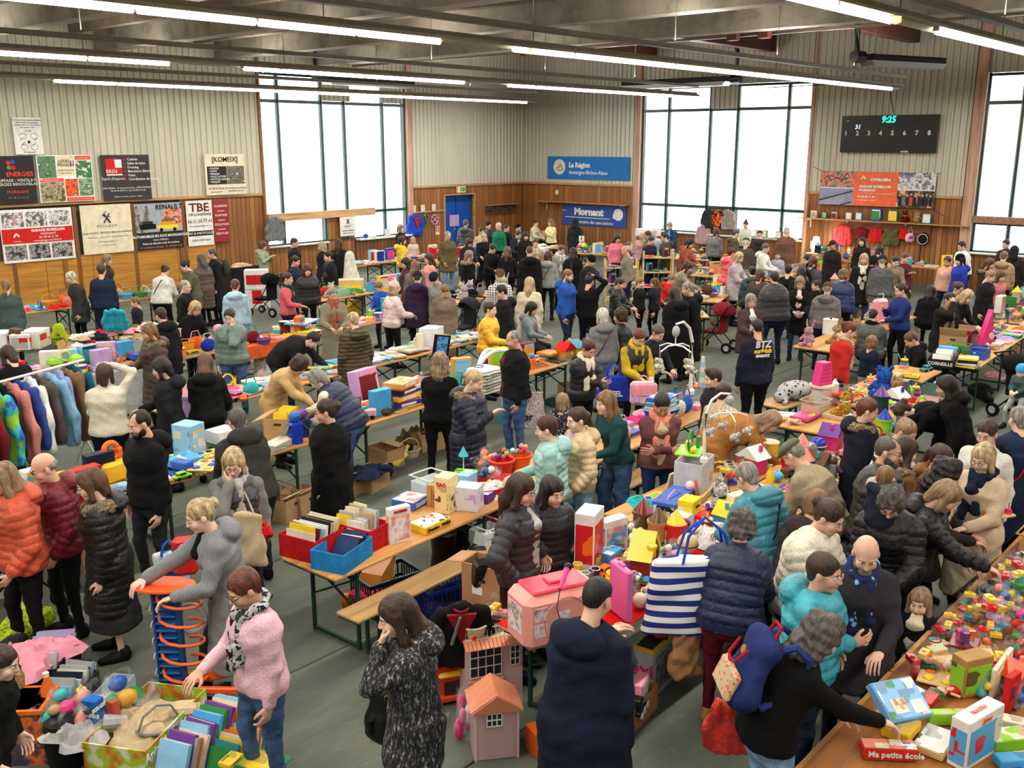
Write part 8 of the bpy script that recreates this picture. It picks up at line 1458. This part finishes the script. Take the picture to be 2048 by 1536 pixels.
# scooter
x,y=at(800,932,0);t=thing('scooter','yellow and black kick scooter lying below the toy tank table','scooter',(x,y,0),R(30));MB().box((0,0,.09),(.5,.1,.03),.01).tube([(.25,0,.09),(.36,0,.17),(.44,0,.12)],.02,8).tube([(-.25,0,.09),(-.33,0,.13),(-.42,0,.1)],.02,8).build('deck',mat((.9,.82,.3),'plastic'),t)
for q in(-.42,.46):MB().tube([(q,-.02,.09),(q,.02,.09)],.09,18).build('wheel',mat('black'),t);
# white play arches, linen, goods near
for k,(px,py,r)in enumerate(((975,752,.33),(1000,765,.4))):
 x,y=at(px,py,.79);t=thing('play_arch',['inner white padded play arch','outer white padded play arch'][k]+' on the linen table','play arch',(x,y,.775),R(15-40*k));MB().tube([(r*math.cos(a),0,1.25*r*math.sin(a))for a in[i*math.pi/14 for i in range(15)]],.032,10).build('arch',mat('white','plastic'),t)
x,y=at(970,785,.77)
for i in range(7):item('folded',x,y,.79+i*.045,[['white','cream','light_grey'][i%3],'grey'],'white folded linen, '+ORD[i]+' from the bottom by the play arches',6*(i%3),1.5,group='linen pile')
x,y=at(925,770,.77);item('tub',x,y,.79,['turquoise','white'],'turquoise lidded tub behind the navy fur hood',0,1.2);gbox('white label box beside the turquoise tub',(893,745),(905,752),(935,742),.16,'white','light_grey','cream',side='white');gbox('red and white travel game box behind the curly hair',(808,770),(835,778),(870,760),.05,'dark_red','white','pink',side='white',z=1.0)
for i,(c,c2,l)in enumerate((('royal_blue','yellow','blue and yellow game box under the wooden one'),('yellow','red','yellow game box second in the tall game stack'),('navy','purple','dark blue game box third in the tall game stack'),((.9,.66,.35),'orange','orange tan game box topping the tall game stack'))):x,y=at(803,812,.77);item('bigbox',x,y,.775+i*.088,[c,c2,'white'],l,6*i,.95)
x,y=at(760,822,.77);t=thing('toy_tank','green camouflage toy tank on the table corner','toy vehicle',(x,y-.1,.775),R(25));MB().box((0,0,.05),(.36,.2,.06),.02).build('hull',mat((.3,.36,.2),'camo','olive','charcoal',1.5),t);MB().lathe((0,0,.08),[(.09,0),(.06,.06)],12).tube([(.05,0,.11),(.24,0,.12)],.012,8).build('turret',mat((.28,.34,.2),'camo','olive','charcoal',1.5),t)
for s in(-1,1):MB().box((0,s*.105,.03),(.38,.05,.06),.025).build('track',mat('charcoal'),t)
put('upbox',735,808,['lilac','dark_red','pink'],'window box of fashion dolls behind the navy body warmer',rz=20,s=1.6,rot=(R(-10),0,R(10)))
# puzzle row
Z=.775
t=ubox('upright game box with orange face and yellow TAP letters',(362,900),(385,912),(413,900),.34,'light_blue',(.6,.78,.9),'cream',words=[('front','TAP\'S',0,.75,'yellow')]);gbox('plain white carton beside the grey haired man',(425,880),(440,892),(480,880),.15,'white','white','white',side='white',kind='plain')
t=thing('toy_chest','yellow plastic toy chest with an orange slide on top','toy',(*at(228,960,.77),.775),R(10));MB().box((0,0,.11),(.34,.26,.22),.03).build('chest',mat((.95,.75,.2),'plastic'),t);MB().ring((0,0,.32),.08,.03,16,8,None,None,(R(80),0,0)).box((.08,0,.28),(.1,.08,.14),.03).build('slide',mat('orange','plastic'),t);MB().ring((-.1,0,.28),.05,.016,14,6,None,None,(R(80),0,0)).build('purple_arch',mat('purple','plastic'),t)
for i in range(4):put('puzzle',412,938-i*2,[['red','yellow','green','blue'][i],'white','orange'],['bottom','second','third','top'][i]+' wooden board in the stack beside the blond hair',.775+i*.018,12*i,1.25)
put('truck',362,945,['sky_blue','blue'],'sky blue toy tractor beside the bearded man',s=1.1,rz=100);put('car',365,958,['lime','yellow'],'lime green toy digger near the table edge',s=1.0)
o=openbox('cardboard box of picture books on the puzzle table',(546,868),(585,884),(612,862),.27,(.7,.56,.4),.775,.006,flaps=((0,1,20),(1,0,15)));bookrow(o[1],o[4],o[2]*.8,o[3]*.6,.8,.3,7,'in the cardboard box on the puzzle row',['purple','sky_blue','cream','blue','salmon','dark_blue','yellow'],6,'x',12)
gbox('grey tray of white craft pieces on the puzzle table',(540,892),(552,905),(592,885),.07,'cream','white','beige',side='light_grey');t=thing('tumbler','red travel tumbler with black lid','cup',(*at(545,872,.77),.775));MB().cyl((0,0,0),.035,.14,14,.042).build('body',mat('red','plastic'),t);MB().cyl((0,0,.14),.044,.04,14).build('lid',mat('black','plastic'),t)
put('robot',592,885,['royal_blue','blue','navy'],'royal blue transforming robot beside the black coat',s=1.7);put('robot',607,872,['dark_blue','purple','blue'],'dark blue robot behind the royal blue one',s=1.5)
# long row
t=thing('jug','tall cream thermos jug at the far end of the book row','jug',(*at(840,702,.77),.775));MB().lathe((0,0,0),[(.075,0),(.07,.26),(.055,.3)],16).build('jug',mat('cream','plastic'),t);MB().tube([(-.07,0,.25),(-.13,0,.22),(-.12,0,.08),(-.07,0,.06)],.012,8).build('handle',mat('cream','plastic'),t)
ubox('white upright appliance box with a blue lid band',(846,692),(870,698),(888,690),.34,'white','white','light_grey',panel='plain');t=thing('picture_tablet','tall black framed blue picture leaning on the book table','picture',(*at(878,718,.77),.7),R(-15));MB().box((0,0,.22),(.3,.03,.5),.005,Matrix.Rotation(R(10),4,'Y')).build('frame',mat('black','plastic'),t);MB().box((0,-.018,.22),(.2,.004,.44),0,Matrix.Rotation(R(10),4,'Y')).build('picture',mat('blue','picture','sky_blue','navy'),t)
put('car',475,800,['hot_pink','white'],'pink doll car on the long row',s=1.5,rz=10);put('bag',503,790,['turquoise','teal'],'turquoise soft bag beside the pink car',s=1.0);put('easel',456,775,['lime','yellow','green'],'lime green toy caterpillar on the long row',s=1.1);put('tower',378,830,['lilac','pink','salmon'],'pink and lilac musical castle',s=1.3);put('ball',487,803,['orange','yellow'],'small orange ball beside the pink car',s=.6)
# orange row, drums
put('drum',570,668,['dark_red','black','salmon'],'djembe drum with dark red pattern',s=1.3,sc3=(1.1,1.1,1.9));put('drum',592,668,['cream','dark_red','brown'],'second djembe drum in cream and brown',s=1.3,sc3=(1.1,1.1,2.0));gbox('light blue magnetic drawing board lying askew',(592,640),(612,652),(640,640),.03,'light_grey','white','grey',z=.98,side='sky_blue')
put('basket',528,688,['purple','purple'],'purple basket on the orange cloth',s=.9);put('gamebox',620,668,['yellow','cream','black'],'yellow game box at the bottom of the drum table pile',s=1.1);put('gamebox',620,668,[(.9,.8,.2),'white','black'],'yellow game box on top of the drum table pile',s=1.05,z=.84)
x,y=at(385,690,.77);t=thing('styling_doll_head','blond styling doll head on the clothes table','doll',(x,y,.775));MB().cyl((0,0,0),.07,.04,14).cyl((0,0,.04),.03,.06,10).ball((0,-.01,.16),(.055,.06,.07)).build('head',mat((.9,.7,.6),'skin'),t);MB().ball((0,.02,.18),(.1,.08,.09)).ball((-.07,.01,.1),(.04,.05,.08)).ball((.07,.01,.1),(.04,.05,.08)).build('hair',mat((.85,.72,.5),'hair'),t)
put('ball',438,670,['pink','light_pink'],'pink balloon ball beside the grey green jacket',s=1.2)
# clothes heap, green cushion, carton
x,y=at(232,668,.9);g=garment('turquoise_coat','bright turquoise child\'s coat thrown over the clothes heap','clothing',x,y,1.35,R(-30),(.2,.68,.8),s=.72,rx=R(20))
t=thing('cushion','lime green pear shaped cushion with small black lettering','cushion',(*at(121,692,.77),.775),R(-40));linkm('cushion',Fld().ell((0,0,.14),(.15,.06,.14)).ell((0,0,.3),(.1,.05,.1),k=.05).mesh('c',.014),mat((.62,.72,.15),'cloth'),t);text('le\nmeuble',.07,mat('black'),t,(0,-.064,.17),(R(90),0,0))
for(a,b,c),h,l,cc in((((0,690),(15,700),(30,690)),.28,'white and red picture box left of the train toy','white'),(((44,690),(60,700),(75,693)),.26,'pale green and white picture box behind the green cushion','light_grey'),(((62,690),(80,698),(103,688)),.3,'white wooden toy box with a red square','cream')):ubox(l,a,b,c,h,'white',cc,'red',sc_=.6)
o=openbox('large closed brown cardboard box before the patterned cloth',(145,735),(185,748),(213,728),.4,(.72,.57,.38),.35,.008,flaps=((0,1,-80),));MB().box((0,0,.4),(o[2],o[3],.01),.001).build('lid',mat('cardboard'),o[0])
x,y=at(135,745,.78);t=thing('mushroom_playhouse','toy play house with two lime green mushroom roofs','toy house',(x,y,.8),R(-20));MB().box((0,0,.02),(.5,.3,.04),.02).build('base',mat('lime','plastic'),t)
for q in(-.16,.14):MB().cyl((q,0,.04),.07,.12,14).build('stem',mat('mustard','plastic'),t);MB().lathe((q,0,.15),[(.13,0),(.11,.06),(.05,.1),(.005,.11)],18).build('mushroom_roof',mat('lime','plastic'),t)
MB().ring((0,0,.24),.07,.014,16,6,None,None,(R(80),0,0)).build('hoop',mat('yellow','plastic'),t)
# right aisle things
x,y=at(1592,800,.52);t=thing('seal_cushion','large grey spotted seal shaped cushion','cushion',(x+.05,y+.1,.5),R(-20));linkm('body',Fld().ell((.06,0,.14),(.3,.19,.14)).ell((-.25,-.03,.08),(.1,.09,.08),k=.05).cap((-.2,-.1,.04),(-.32,-.2,.03),.04,.03).mesh('seal',.016),mat('light_grey','spots','charcoal',None,.9),t)
put('book',1565,832,['white','white'],'sheet of white paper on the seal table',.505,20,1.4);x,y=at(1640,818,.77);t=thing('doll_tower','bright pink plank house tower on a clear toy base','toy house',(x,y,.78),R(-15));MB().cyl((0,0,0),.13,.3,8).build('clear_base',mat('clear','glass',.4),t);MB().cyl((0,0,.3),.16,.03,18).build('platform',mat('cream','plastic'),t)
for i in range(6):MB().box((0,-.07+.0,.36+i*.05),(.24-i*.02,.012,.046),.003).box((0,.07,.36+i*.05),(.24-i*.02,.012,.046),.003).build('plank',mat('hot_pink','plastic'),t)
MB().prism([(-.13,.33),(.13,.33),(.07,.63),(-.07,.63)],-.062,.062).build('wall',mat((.85,.2,.5),'plastic'),t)
t=thing('bottle','white plastic bottle on a red tray behind the pink tower','bottle',(*at(1668,790,.9),.98));MB().cyl((0,0,-.06),.16,.02,18).build('red_tray',mat('red','plastic'),t);MB().lathe((0,0,-.04),[(.055,0),(.055,.12),(.02,.16),(.02,.18)],14).build('bottle',mat('white','plastic'),t);MB().cyl((0,0,-.2),.05,.15,10).build('stand',mat('clear','glass',.5),t)
put('bear',1765,800,['blue','royal_blue'],'large bright blue plush elephant like toy',s=1.5,rz=-60);put('bear',1792,805,['tan','brown'],'tan plush dog beside the blue plush',s=1.2,rz=-30);put('cloth0',1805,778,['dark_grey','grey'],'grey camouflage plush heap near the sitting boy',s=1.4);put('bear',1690,830,['gold','white'],'golden plush dog on the white toy roof',s=1.0,z=.95);put('drum',1537,908,['yellow','yellow'],'plain yellow round tub behind the flat cap',s=1.2)
t=thing('ride_on_rocket','tall magenta pink triangular toy on the right stall','toy',(*at(1975,690,.77),.78),R(-20));MB().prism([(-.28,0),(.28,0),(.05,.1),(-.02,.62)],-.05,.05).build('body',mat('hot_pink','plastic'),t);MB().lathe((0,0,0),[(.06,0),(.06,.02)],16,Matrix.Translation((.0,-.05,.16))@Matrix.Rotation(R(90),4,'X')).build('disc',mat('light_pink','plastic'),t)
o=openbox('black and white comic box lettered CORNEILLE',(1862,722),(1905,738),(1922,712),.13,(.12,.12,.12),.775,.008,hole=False);text('CORNEILLE',.07,mat('white'),o[0],(-o[2]/2-.006,0,.06),(R(90),0,R(-90)),bold=.002);bookrow(o[1],o[4],o[2]*.9,o[3]*.8,.79,.16,8,'in the black comic box',['purple','light_blue','salmon','white','sky_blue'],9,'x',20)
for i in range(4):x,y=at(1935,735,.77);item('slimbox',x,y,.775+i*.04,[['yellow','white','charcoal','yellow'][i],'black'],['bottom','second','third','top'][i]+' yellow and black flat box on the comic table',5*i,.95)
openbox('tall open brown carton behind the comic box',(1885,690),(1930,705),(1950,680),.26,'cardboard',.775,.006,flaps=((-1,0,-60),))
t=thing('suitcase','pale pink child suitcase by the royal blue sweater','suitcase',(*at(1757,645,.8),.8),R(-20));MB().box((0,0,.24),(.32,.18,.46),.05).build('case',mat('pink','plastic'),t);MB().tube([(-.07,0,.46),(-.07,0,.56),(.07,0,.56),(.07,0,.46)],.01,6).build('handle',mat('light_pink','plastic'),t)
t=thing('storage_tin','white tin printed with a bird and yellow chicks','tin',(*at(1660,668,.77),.775));MB().cyl((0,0,0),.14,.27,20).build('tin',mat('white','plastic'),t);MB().lathe((0,0,0),[(.02,0),(.02,.3)],3).build('printed_bird',mat('charcoal'),t);MB().ring((0,0,.27),.14,.008,20,6).build('rim',mat('cream','plastic'),t);MB().box((0,-.141,.15),(.1,.01,.1),.002).build('picture',mat('white','picture','charcoal','yellow',1.4),t)
t=thing('guitar_bag','black and white guitar bag lying on the floor','bag',(*at(1965,800,0),0),R(30));linkm('bag',Fld().cap((-.4,0,.1),(.1,0,.1),.07,.1,k=.05).ell((.2,0,.12),(.24,.2,.12),k=.06).mesh('b',.018),mat('black','cloth'),t)
# racks, white sheet stand, toy kitchens
def rack(label,px,py,rz,h=1.35):
 x,y=at(px,py,0);t=thing('wooden_rack',label,'rack',(x,y,0),rz)
 for sx in(-.4,.4):
  for sy in(-.2,.2):MB().box((sx,sy,h/2),(.05,.04,h),.004).build('post',mat('pale_wood','wood'),t)
 for z in(.35,.75,1.15):
  MB().box((0,0,z),(.8,.38,.03),.004).build('shelf',mat('pale_wood','wood'),t)
  for k,sx in enumerate((-.22,.0,.2)):
   p=Matrix.Translation(Vector((x,y,0)))@Matrix.Rotation(rz,4,'Z')@Vector((sx,0,z+.016));item(['upbox','slimbox','cup'][(k+int(z*4))%3],p.x,p.y,p.z,[PAL[(k*5+int(z*9)+NIT[0])%20],'navy','white'],'%s on the %s shelf of the %s'%(['left goods','middle goods','right goods'][k],['lowest','middle','top'][int(z*2.4)%3 if z>.5 else 0]if z!=.75 else 'middle',label.replace('pale pine ','')),0,.8,name='boxed_item')
 return t
rack('pale pine shelf rack left of the red hooded boy',1240,625,R(-50));rack('pale pine shelf rack behind the boy in red',1312,598,R(-50))
for px,py,l,c in((517,615,'white tall box cabinet with yellow and red stripe','white'),(705,640,'pale wooden toy kitchen beside the tweed coat','pale_wood')):
 x,y=at(px,py,0);t=thing('toy_kitchen',l,'toy kitchen',(x,y,0),R(-40));MB().box((0,0,.5),(.6,.32,1.0),.01).build('cabinet',mat(c),t);MB().box((0,-.165,.3),(.25,.01,.35),.004).box((0,-.165,.75),(.5,.01,.25),.004).build('door_panel',mat('yellow' if c=='pale_wood' else 'red'),t);MB().box((0,-.17,.52),(.56,.02,.03),.003).build('edge',mat('white'),t)
x,y=at(703,610,0);t=thing('sheet_covered_stand','tall stand hidden under a white cloth behind the wooden kitchen','stand',(x,y,0));linkm('cloth',Fld().seg((0,0,0),(0,0,1.2),(1,0,0),(.34,.28),(.16,.14)).ell((0,0,1.3),(.13,.12,.12)).cut((0,0,.01),(0,0,-1)).mesh('c',.024,lambda v,q:v+vnorm(v,q)*lump(v*(1,1,.3),.03,14,3)[:,None]),mat((.86,.85,.8),'cloth'),t)
t=thing('black_crate','black crate of shoes on the stand by the plank wall','crate',(*at(483,575,.3),0));MB().box((0,0,.45),(.9,.5,.9),.01).build('crate',mat((.12,.12,.13),'plastic'),t);MB().add(*(lambda m:(np.concatenate(m.v)+(0,0,.9),m.f))(cloth_mesh(.3,.08,3))).build('shoes',mat('tan','print','beige','brown'),t)
for px,py,l,c in((742,975,'open brown cardboard box with dark clothes by the scooter',.3),(700,985,'brown cardboard box beside the blue jeans',.3),(575,1032,'cardboard box with blue trainers below the puzzle table',.24),(604,1022,'smaller cardboard box next to the trainers box',.22)):
 x,y=at(px,py,0);item('carton',x,y,0,['cardboard',(.1,.12,.2),'navy'],l,R(15)*57,1.0)
x,y=at(738,940,.3);item('cloth1',x,y,.26,[(.12,.15,.25),'navy'],'navy coats heaped in the cardboard box by the scooter',0,1.3);x,y=at(828,895,0);item('cloth0',x,y,0,[(.45,.42,.25),'olive'],'camouflage print duffel under the toy tank table',0,1.6,sc3=(1.6,1.6,4.5));x,y=at(540,770,0);item('frame',x,y,.1,['light_grey','light_pink','pink'],'grey and pink folding mirror case on the floor',-40,1.9)
# ---- floor stall, bottom left
def crate2(l,P,c,pal,seed,tilt=8,h=.26):
 o=openbox(l,*P,h,c,0.02,.012,name='book_crate',cat='crate',hole=False);MB().box((0,-o[3]/2-.004,h*.8),(o[2]*.9,.008,.05),.002).box((-o[2]/2-.004,0,h*.8),(.008,o[3]*.9,.05),.002).build('rib',mat(dk(c,1.4),'plastic'),o[0]);bookrow(o[1],o[4],o[2]-.05,o[3]-.05,.05,h+.03,14,'in the '+l,pal,seed,'x',tilt);return o
crate2('black lattice crate of magazines',((60,1345),(120,1400),(165,1330)),'black',['white','light_blue','teal','light_grey','lilac','cream','light_pink'],11,22);crate2('clear crate of tall picture books',((112,1415),(150,1462),(205,1400)),'charcoal',['white','cream','navy','light_blue','light_grey'],12,14)
o=openbox('clear plastic tub behind the picture books',(205,1420),(235,1440),(275,1395),.2,'clear',0,.006,name='clear_tub',cat='tub',kind='glass',c2=(.5,),hole=False)
o=openbox('printed game carton with orange rim at the left edge',(15,1440),(95,1530),(130,1475),.42,(.3,.26,.36),0,.01,hole=False,kind='picture',c2=('orange','navy',.5));MB().box((0,0,.41),(o[2]+.01,o[3]+.01,.03),0).build('orange_rim',mat('orange'),o[0]);MB().box((0,0,.4),(o[2]-.04,o[3]-.04,.05),0).build('contents',mat('cream','print','orange','blue'),o[0])
gx,gy=o[1]
put('oddbag',130,1440,['turquoise','tan','hot_pink'],'clear bag of bath toys with a turquoise bottle',.3,0,1.6);put('oddbag',185,1440,['salmon','brown','cream'],'clear bag with a brown doll face',.3,30,1.7);put('car',232,1425,['red','charcoal'],'red toy car on the clear bag',.34,20,1.0);put('bottle',100,1415,['orange','cream'],'orange square toy bottle with cream cap',.32,0,1.3);put('ball',66,1410,['yellow','yellow'],'yellow oval toy near the orange bottle',.3,0,.6);put('easel',95,1405,['lime','purple','green'],'green and purple baby toy on the books',.34,0,.7);put('rings',165,1400,['white','mint','red'],'white oval toy lid beside the picture books',.34,0,.7)
F=Fld().cap((-.2,0,.06),(.18,.02,.07),.06,.07).cap((.05,.06,.06),(.25,.1,.06),.05,.06).cap((-.1,-.05,.06),(.2,-.06,.06),.05,.055);x,y=at(30,1282,.1);t=thing('plush_snake','lime green soft plush coil with an orange end','soft toy',(x,y,.1),R(30));t.scale=(1.5,)*3;linkm('body',F.mesh('p',.014),mat((.65,.75,.15),'fur'),t);MB().ball((-.25,0,.06),(.06,.05,.05)).build('orange_end',mat('orange','fur'),t)
put('cloth2',70,1320,['pink','light_pink'],'pink and white garment over the black crate',.26,20,1.5);put('cloth1',10,1320,['charcoal','white'],'dark garment by the pink one at the left edge',.2,70,1.4);put('bear',30,1392,['tan','brown'],'tan plush owl beside the child',.35,60,1.2)
x,y=at(135,1530,0);t=thing('stool','black round drum stool at the bottom left','stool',(x,y,0));MB().lathe((0,0,0),[(.11,0),(.13,.18),(.12,.36),(.06,.4),(.0,.405)],22).build('drum',mat((.08,.08,.085),'plain'),t)
ubox('blue upright SCRABBLE game box',(188,1525),(205,1540),(222,1525),.52,(.1,.4,.75),(.12,.45,.8),'sky_blue',z=0,words=[('front','SCRABBLE',0,.9,'white'),('side','SCRABBLE',0,.8,'white')],name='boxed_game',wsize=.07,panel='plain');ubox('narrow red game box leaning by the blue one',(228,1520),(238,1530),(252,1520),.48,(.72,.3,.25),(.7,.3,.26),'salmon',z=0,panel='plain',name='boxed_game')
o=openbox('wide carton with orange and green picture edge',(215,1540),(300,1600),(420,1465),.36,(.8,.5,.2),0,.012,hole=False,kind='picture',c2=('lime','cream',.6));text('Animal Planet',.09,mat('white'),o[0],(-o[2]*.2,-o[3]/2-.01,.3),(R(90),0,0),bold=.002)
x,y=o[1];item('cloth1',x,y,.28,['beige','tan'],'beige cloth bag in the wide carton',0,1.5);item('oddbag',x-.05,y+.25,.28,['blue','green','gold'],'big clear bag of coloured figures in the wide carton',0,2.0);item('cloth0',x-.35,y+.2,.3,['light_grey','white'],'pale grey cloth with marks behind the clear bag',0,1.3);item('basket',x+.0,y-.15,.25,['grey','taupe'],'grey pouch in the wide carton',0,1.0)
x,y=at(390,1530,.1);bookrow(np.array((x,y)),R(20),.62,.26,.05,.36,15,'in the front book row at the bottom',['white','purple','light_blue','tan','cream','sky_blue','orange','green','light_grey'],21,'x',24);x,y=at(470,1520,.1);bookrow(np.array((x,y)),R(20),.4,.24,.05,.24,16,'in the slim book row right of the front row',['gold','green','cream','orange','yellow','teal'],22,'x',20);put('book',520,1530,['green','yellow','lime'],'green animal picture book leaning at the bottom',.2,20,1.2);put('smallbox',462,1525,['yellow','yellow','grey'],'yellow paper label strip on the books',.28,20,.7)
# ---- wall, sill and shelf things
def onwall(kind,face,u,z,cols,label,s=1.0,off=.18,**k):
 if face=='L':return item(kind,u,WY-off,z,cols,label,0,s,**k)
 return item(kind,WX-off,u,z,cols,label,-90,s,**k)
for i,(px,kd,c,c2,l,s)in enumerate(((1632,'upbox','cream','light_grey','cream picture book standing first on the shelf',.75),(1653,'slimbox','blue','lime','blue and green book on the shelf',.6),(1673,'upbox','salmon','brown','salmon book on the shelf',.7),(1702,'upbox','pink','white','pink book with black drawing on the shelf',.7),(1722,'upbox','sky_blue','white','sky blue book on the shelf',.75),(1757,'upbox','blue','green','big blue boxed toy on the shelf',1.2),(1790,'upbox','green','yellow','green and yellow boxed toy on the shelf',1.1),(1858,'upbox','teal','white','teal boxed truck at the shelf end',.95))):
 u=float((ray(px,440)*(WX/ray(px,440)[0]))[1]);onwall('upbox','B',u,1.86,[c,c2,'white'],l,s)
for px,c,l in((1813,'dark_red','red and black plush toy with big feet on the shelf'),(1838,'tan','tan plush toy leaning on the shelf')):u=float((ray(px,440)*(WX/ray(px,440)[0]))[1]);onwall('bear','B',u,1.86,[c,'yellow'],l,1.1)
def hang(px,c,l,s=.7,kind='cloth',z=1.66,**k):
 u=float((ray(px,460)*(WX/ray(px,460)[0]))[1]);g=garment('hanging_costume',l,'costume',WX-.16,u,z,R(-90),c,kind,s,**k);return g
hang(1690,(.9,.25,.3),'coral red hooded cape glowing beside the lamp',1.0);hang(1726,'dark_red','dark red costume with white fur edges',.62);hang(1757,'red','bright red costume with black belt',.72);hang(1786,'olive','khaki costume hanging under the shelf',.85);hang(1812,'red','small red garment with dark neck',.5);u=10.6;t=thing('hanging_bag','pink and purple drawstring bag on the peg rail','bag',(WX-.16,u,1.3));MB().ball((0,0,.1),(.07,.14,.16)).build('bag',mat('pink','print','purple','white'),t);MB().tube([(0,-.08,.22),(0,0,.45),(0,.08,.22)],.008,6).build('cord',mat('white'),t)
t=thing('hanging_bag','black bag with white trim and a long dark stick','bag',(WX-.16,10.2,1.2));MB().ball((0,0,.2),(.07,.16,.2)).build('bag',mat('black'),t);MB().ring((-.07,0,.2),.15,.01,18,6,None,None,(0,R(90),0)).build('trim',mat('white'),t);MB().cyl((0,.05,-.5),.015,.55,6).build('stick',mat('dark_brown'),t)
for(y,c,l,kd,c2)in((17.5,(.2,.22,.2),'dark green coat hanging on the window post','cloth',None),(17.15,'orange','orange and black costume hanging on the window post','camo',('black',None,.6)),(16.8,(.6,.58,.54),'grey fleece hanging on the window post','cloth',None),(17.7,(.75,.6,.62),'pale pink trousers hanging below the coats','cloth',None)):garment('hanging_coat',l,'clothing',WX-.16,y,1.95 if 'pink' not in l else 1.4,R(-90),c,kd,1.05,c2=c2)
g=garment('costume','blue child\'s costume with a red chest by the blue door','costume',24.15,WY-.16,1.7,0,(.15,.3,.75),s=1.25,extra='red');MB().prism([(-.12,-.1),(.12,-.1),(0,-.4)],-.08,-.062).build('red_chest',mat('red','cloth'),g)
t=thing('hanging_wings','small blue and white strap toy on the peg rail','toy',(24.7,WY-.12,1.3));MB().tube([(-.05,0,0),(-.07,0,.3),(0,0,.42),(.07,0,.3),(.05,0,-.02)],.022,6).build('straps',mat('teal','cloth'),t);MB().box((0,-.02,.1),(.1,.05,.2),.02).build('panel',mat('blue','cloth'),t)
t=thing('dream_hoop','round pink and white hoop toy on the peg rail','toy',(25.15,WY-.12,1.45));MB().ring((0,0,0),.17,.025,20,8,None,None,(R(90),0,0)).build('hoop',mat('lilac','cloth'),t);MB().tube([(-.1,0,-.08),(.1,0,.08)],.02,6).tube([(.1,0,-.08),(-.1,0,.08)],.02,6).build('cross',mat('pink','cloth'),t)
garment('hanging_coat','grey scarf like coat hanging at the first window edge','clothing',18.05,WY-.3,1.95,0,(.45,.46,.48),s=1.2)
for u,kd,c,l in((21.8,'bag','blue','blue bag on the left window sill'),(22.05,'cloth0','white','white crumpled bag on the left window sill'),(22.8,'upbox','light_grey','pale box on the left window sill'),(23.3,'ball','yellow','yellow toy on the left window sill')):onwall(kd,'L',u,1.02,[c,'white'],l,.8)
for i in range(9):y=16.4-i*.26;onwall(['upbox','book','slimbox'][i%3]if i%3!=1 else 'upbox','B',y,1.12,[['blue','red','sky_blue','pink','green','cream','navy','orange','light_pink'][i],'white','yellow'],'%s book standing on the middle window sill'%['blue','red','sky blue','pink','green','cream','navy','orange','light pink'][i],.8)
ubox('white plastic storage box on the sill below the banner end',(1284,470),(1300,474),(1322,472),.24,'white','white','white',z=1.12,panel='plain',name='storage_box',cat='box')
t=thing('number_sign','small white sign with a black figure 1 on the far stall','sign',(*at(1163,485,1.0),1.02),R(-60));MB().box((0,0,.1),(.18,.01,.2),.002).build('card',mat('white'),t);text('1',.2,mat('black'),t,(0,-.008,.11),(R(90),0,0),bold=.003)
t=thing('table_lamp','glowing white lamp standing against the wood below the shelf','lamp',(29.6,13.35,.8));MB().cyl((0,0,.05),.12,.45,16,.09).build('shade',mat((1,.96,.85),'emit',None,None,8.0),t);MB().cyl((0,0,0),.08,.05,14).build('base',mat('white','plastic'),t)
l=bpy.data.lights.new('lamp_light','POINT');l.energy=90;l.color=(1,.85,.6);l.shadow_soft_size=.12;o=bpy.data.objects.new('lamp_light',l);o.location=(29.45,13.3,1.15);col.objects.link(o)
t=thing('number_stand','low stand under the glowing lamp','stand',(29.6,13.35,0));MB().box((0,0,.4),(.4,.5,.8),.01).build('box',mat('wood','wood'),t)
put('bigbox',870,520,['red','dark_red','gold'],'red gift carton standing on the table by the salmon top',.78,90,1.0,sc3=(.7,.7,4.0))
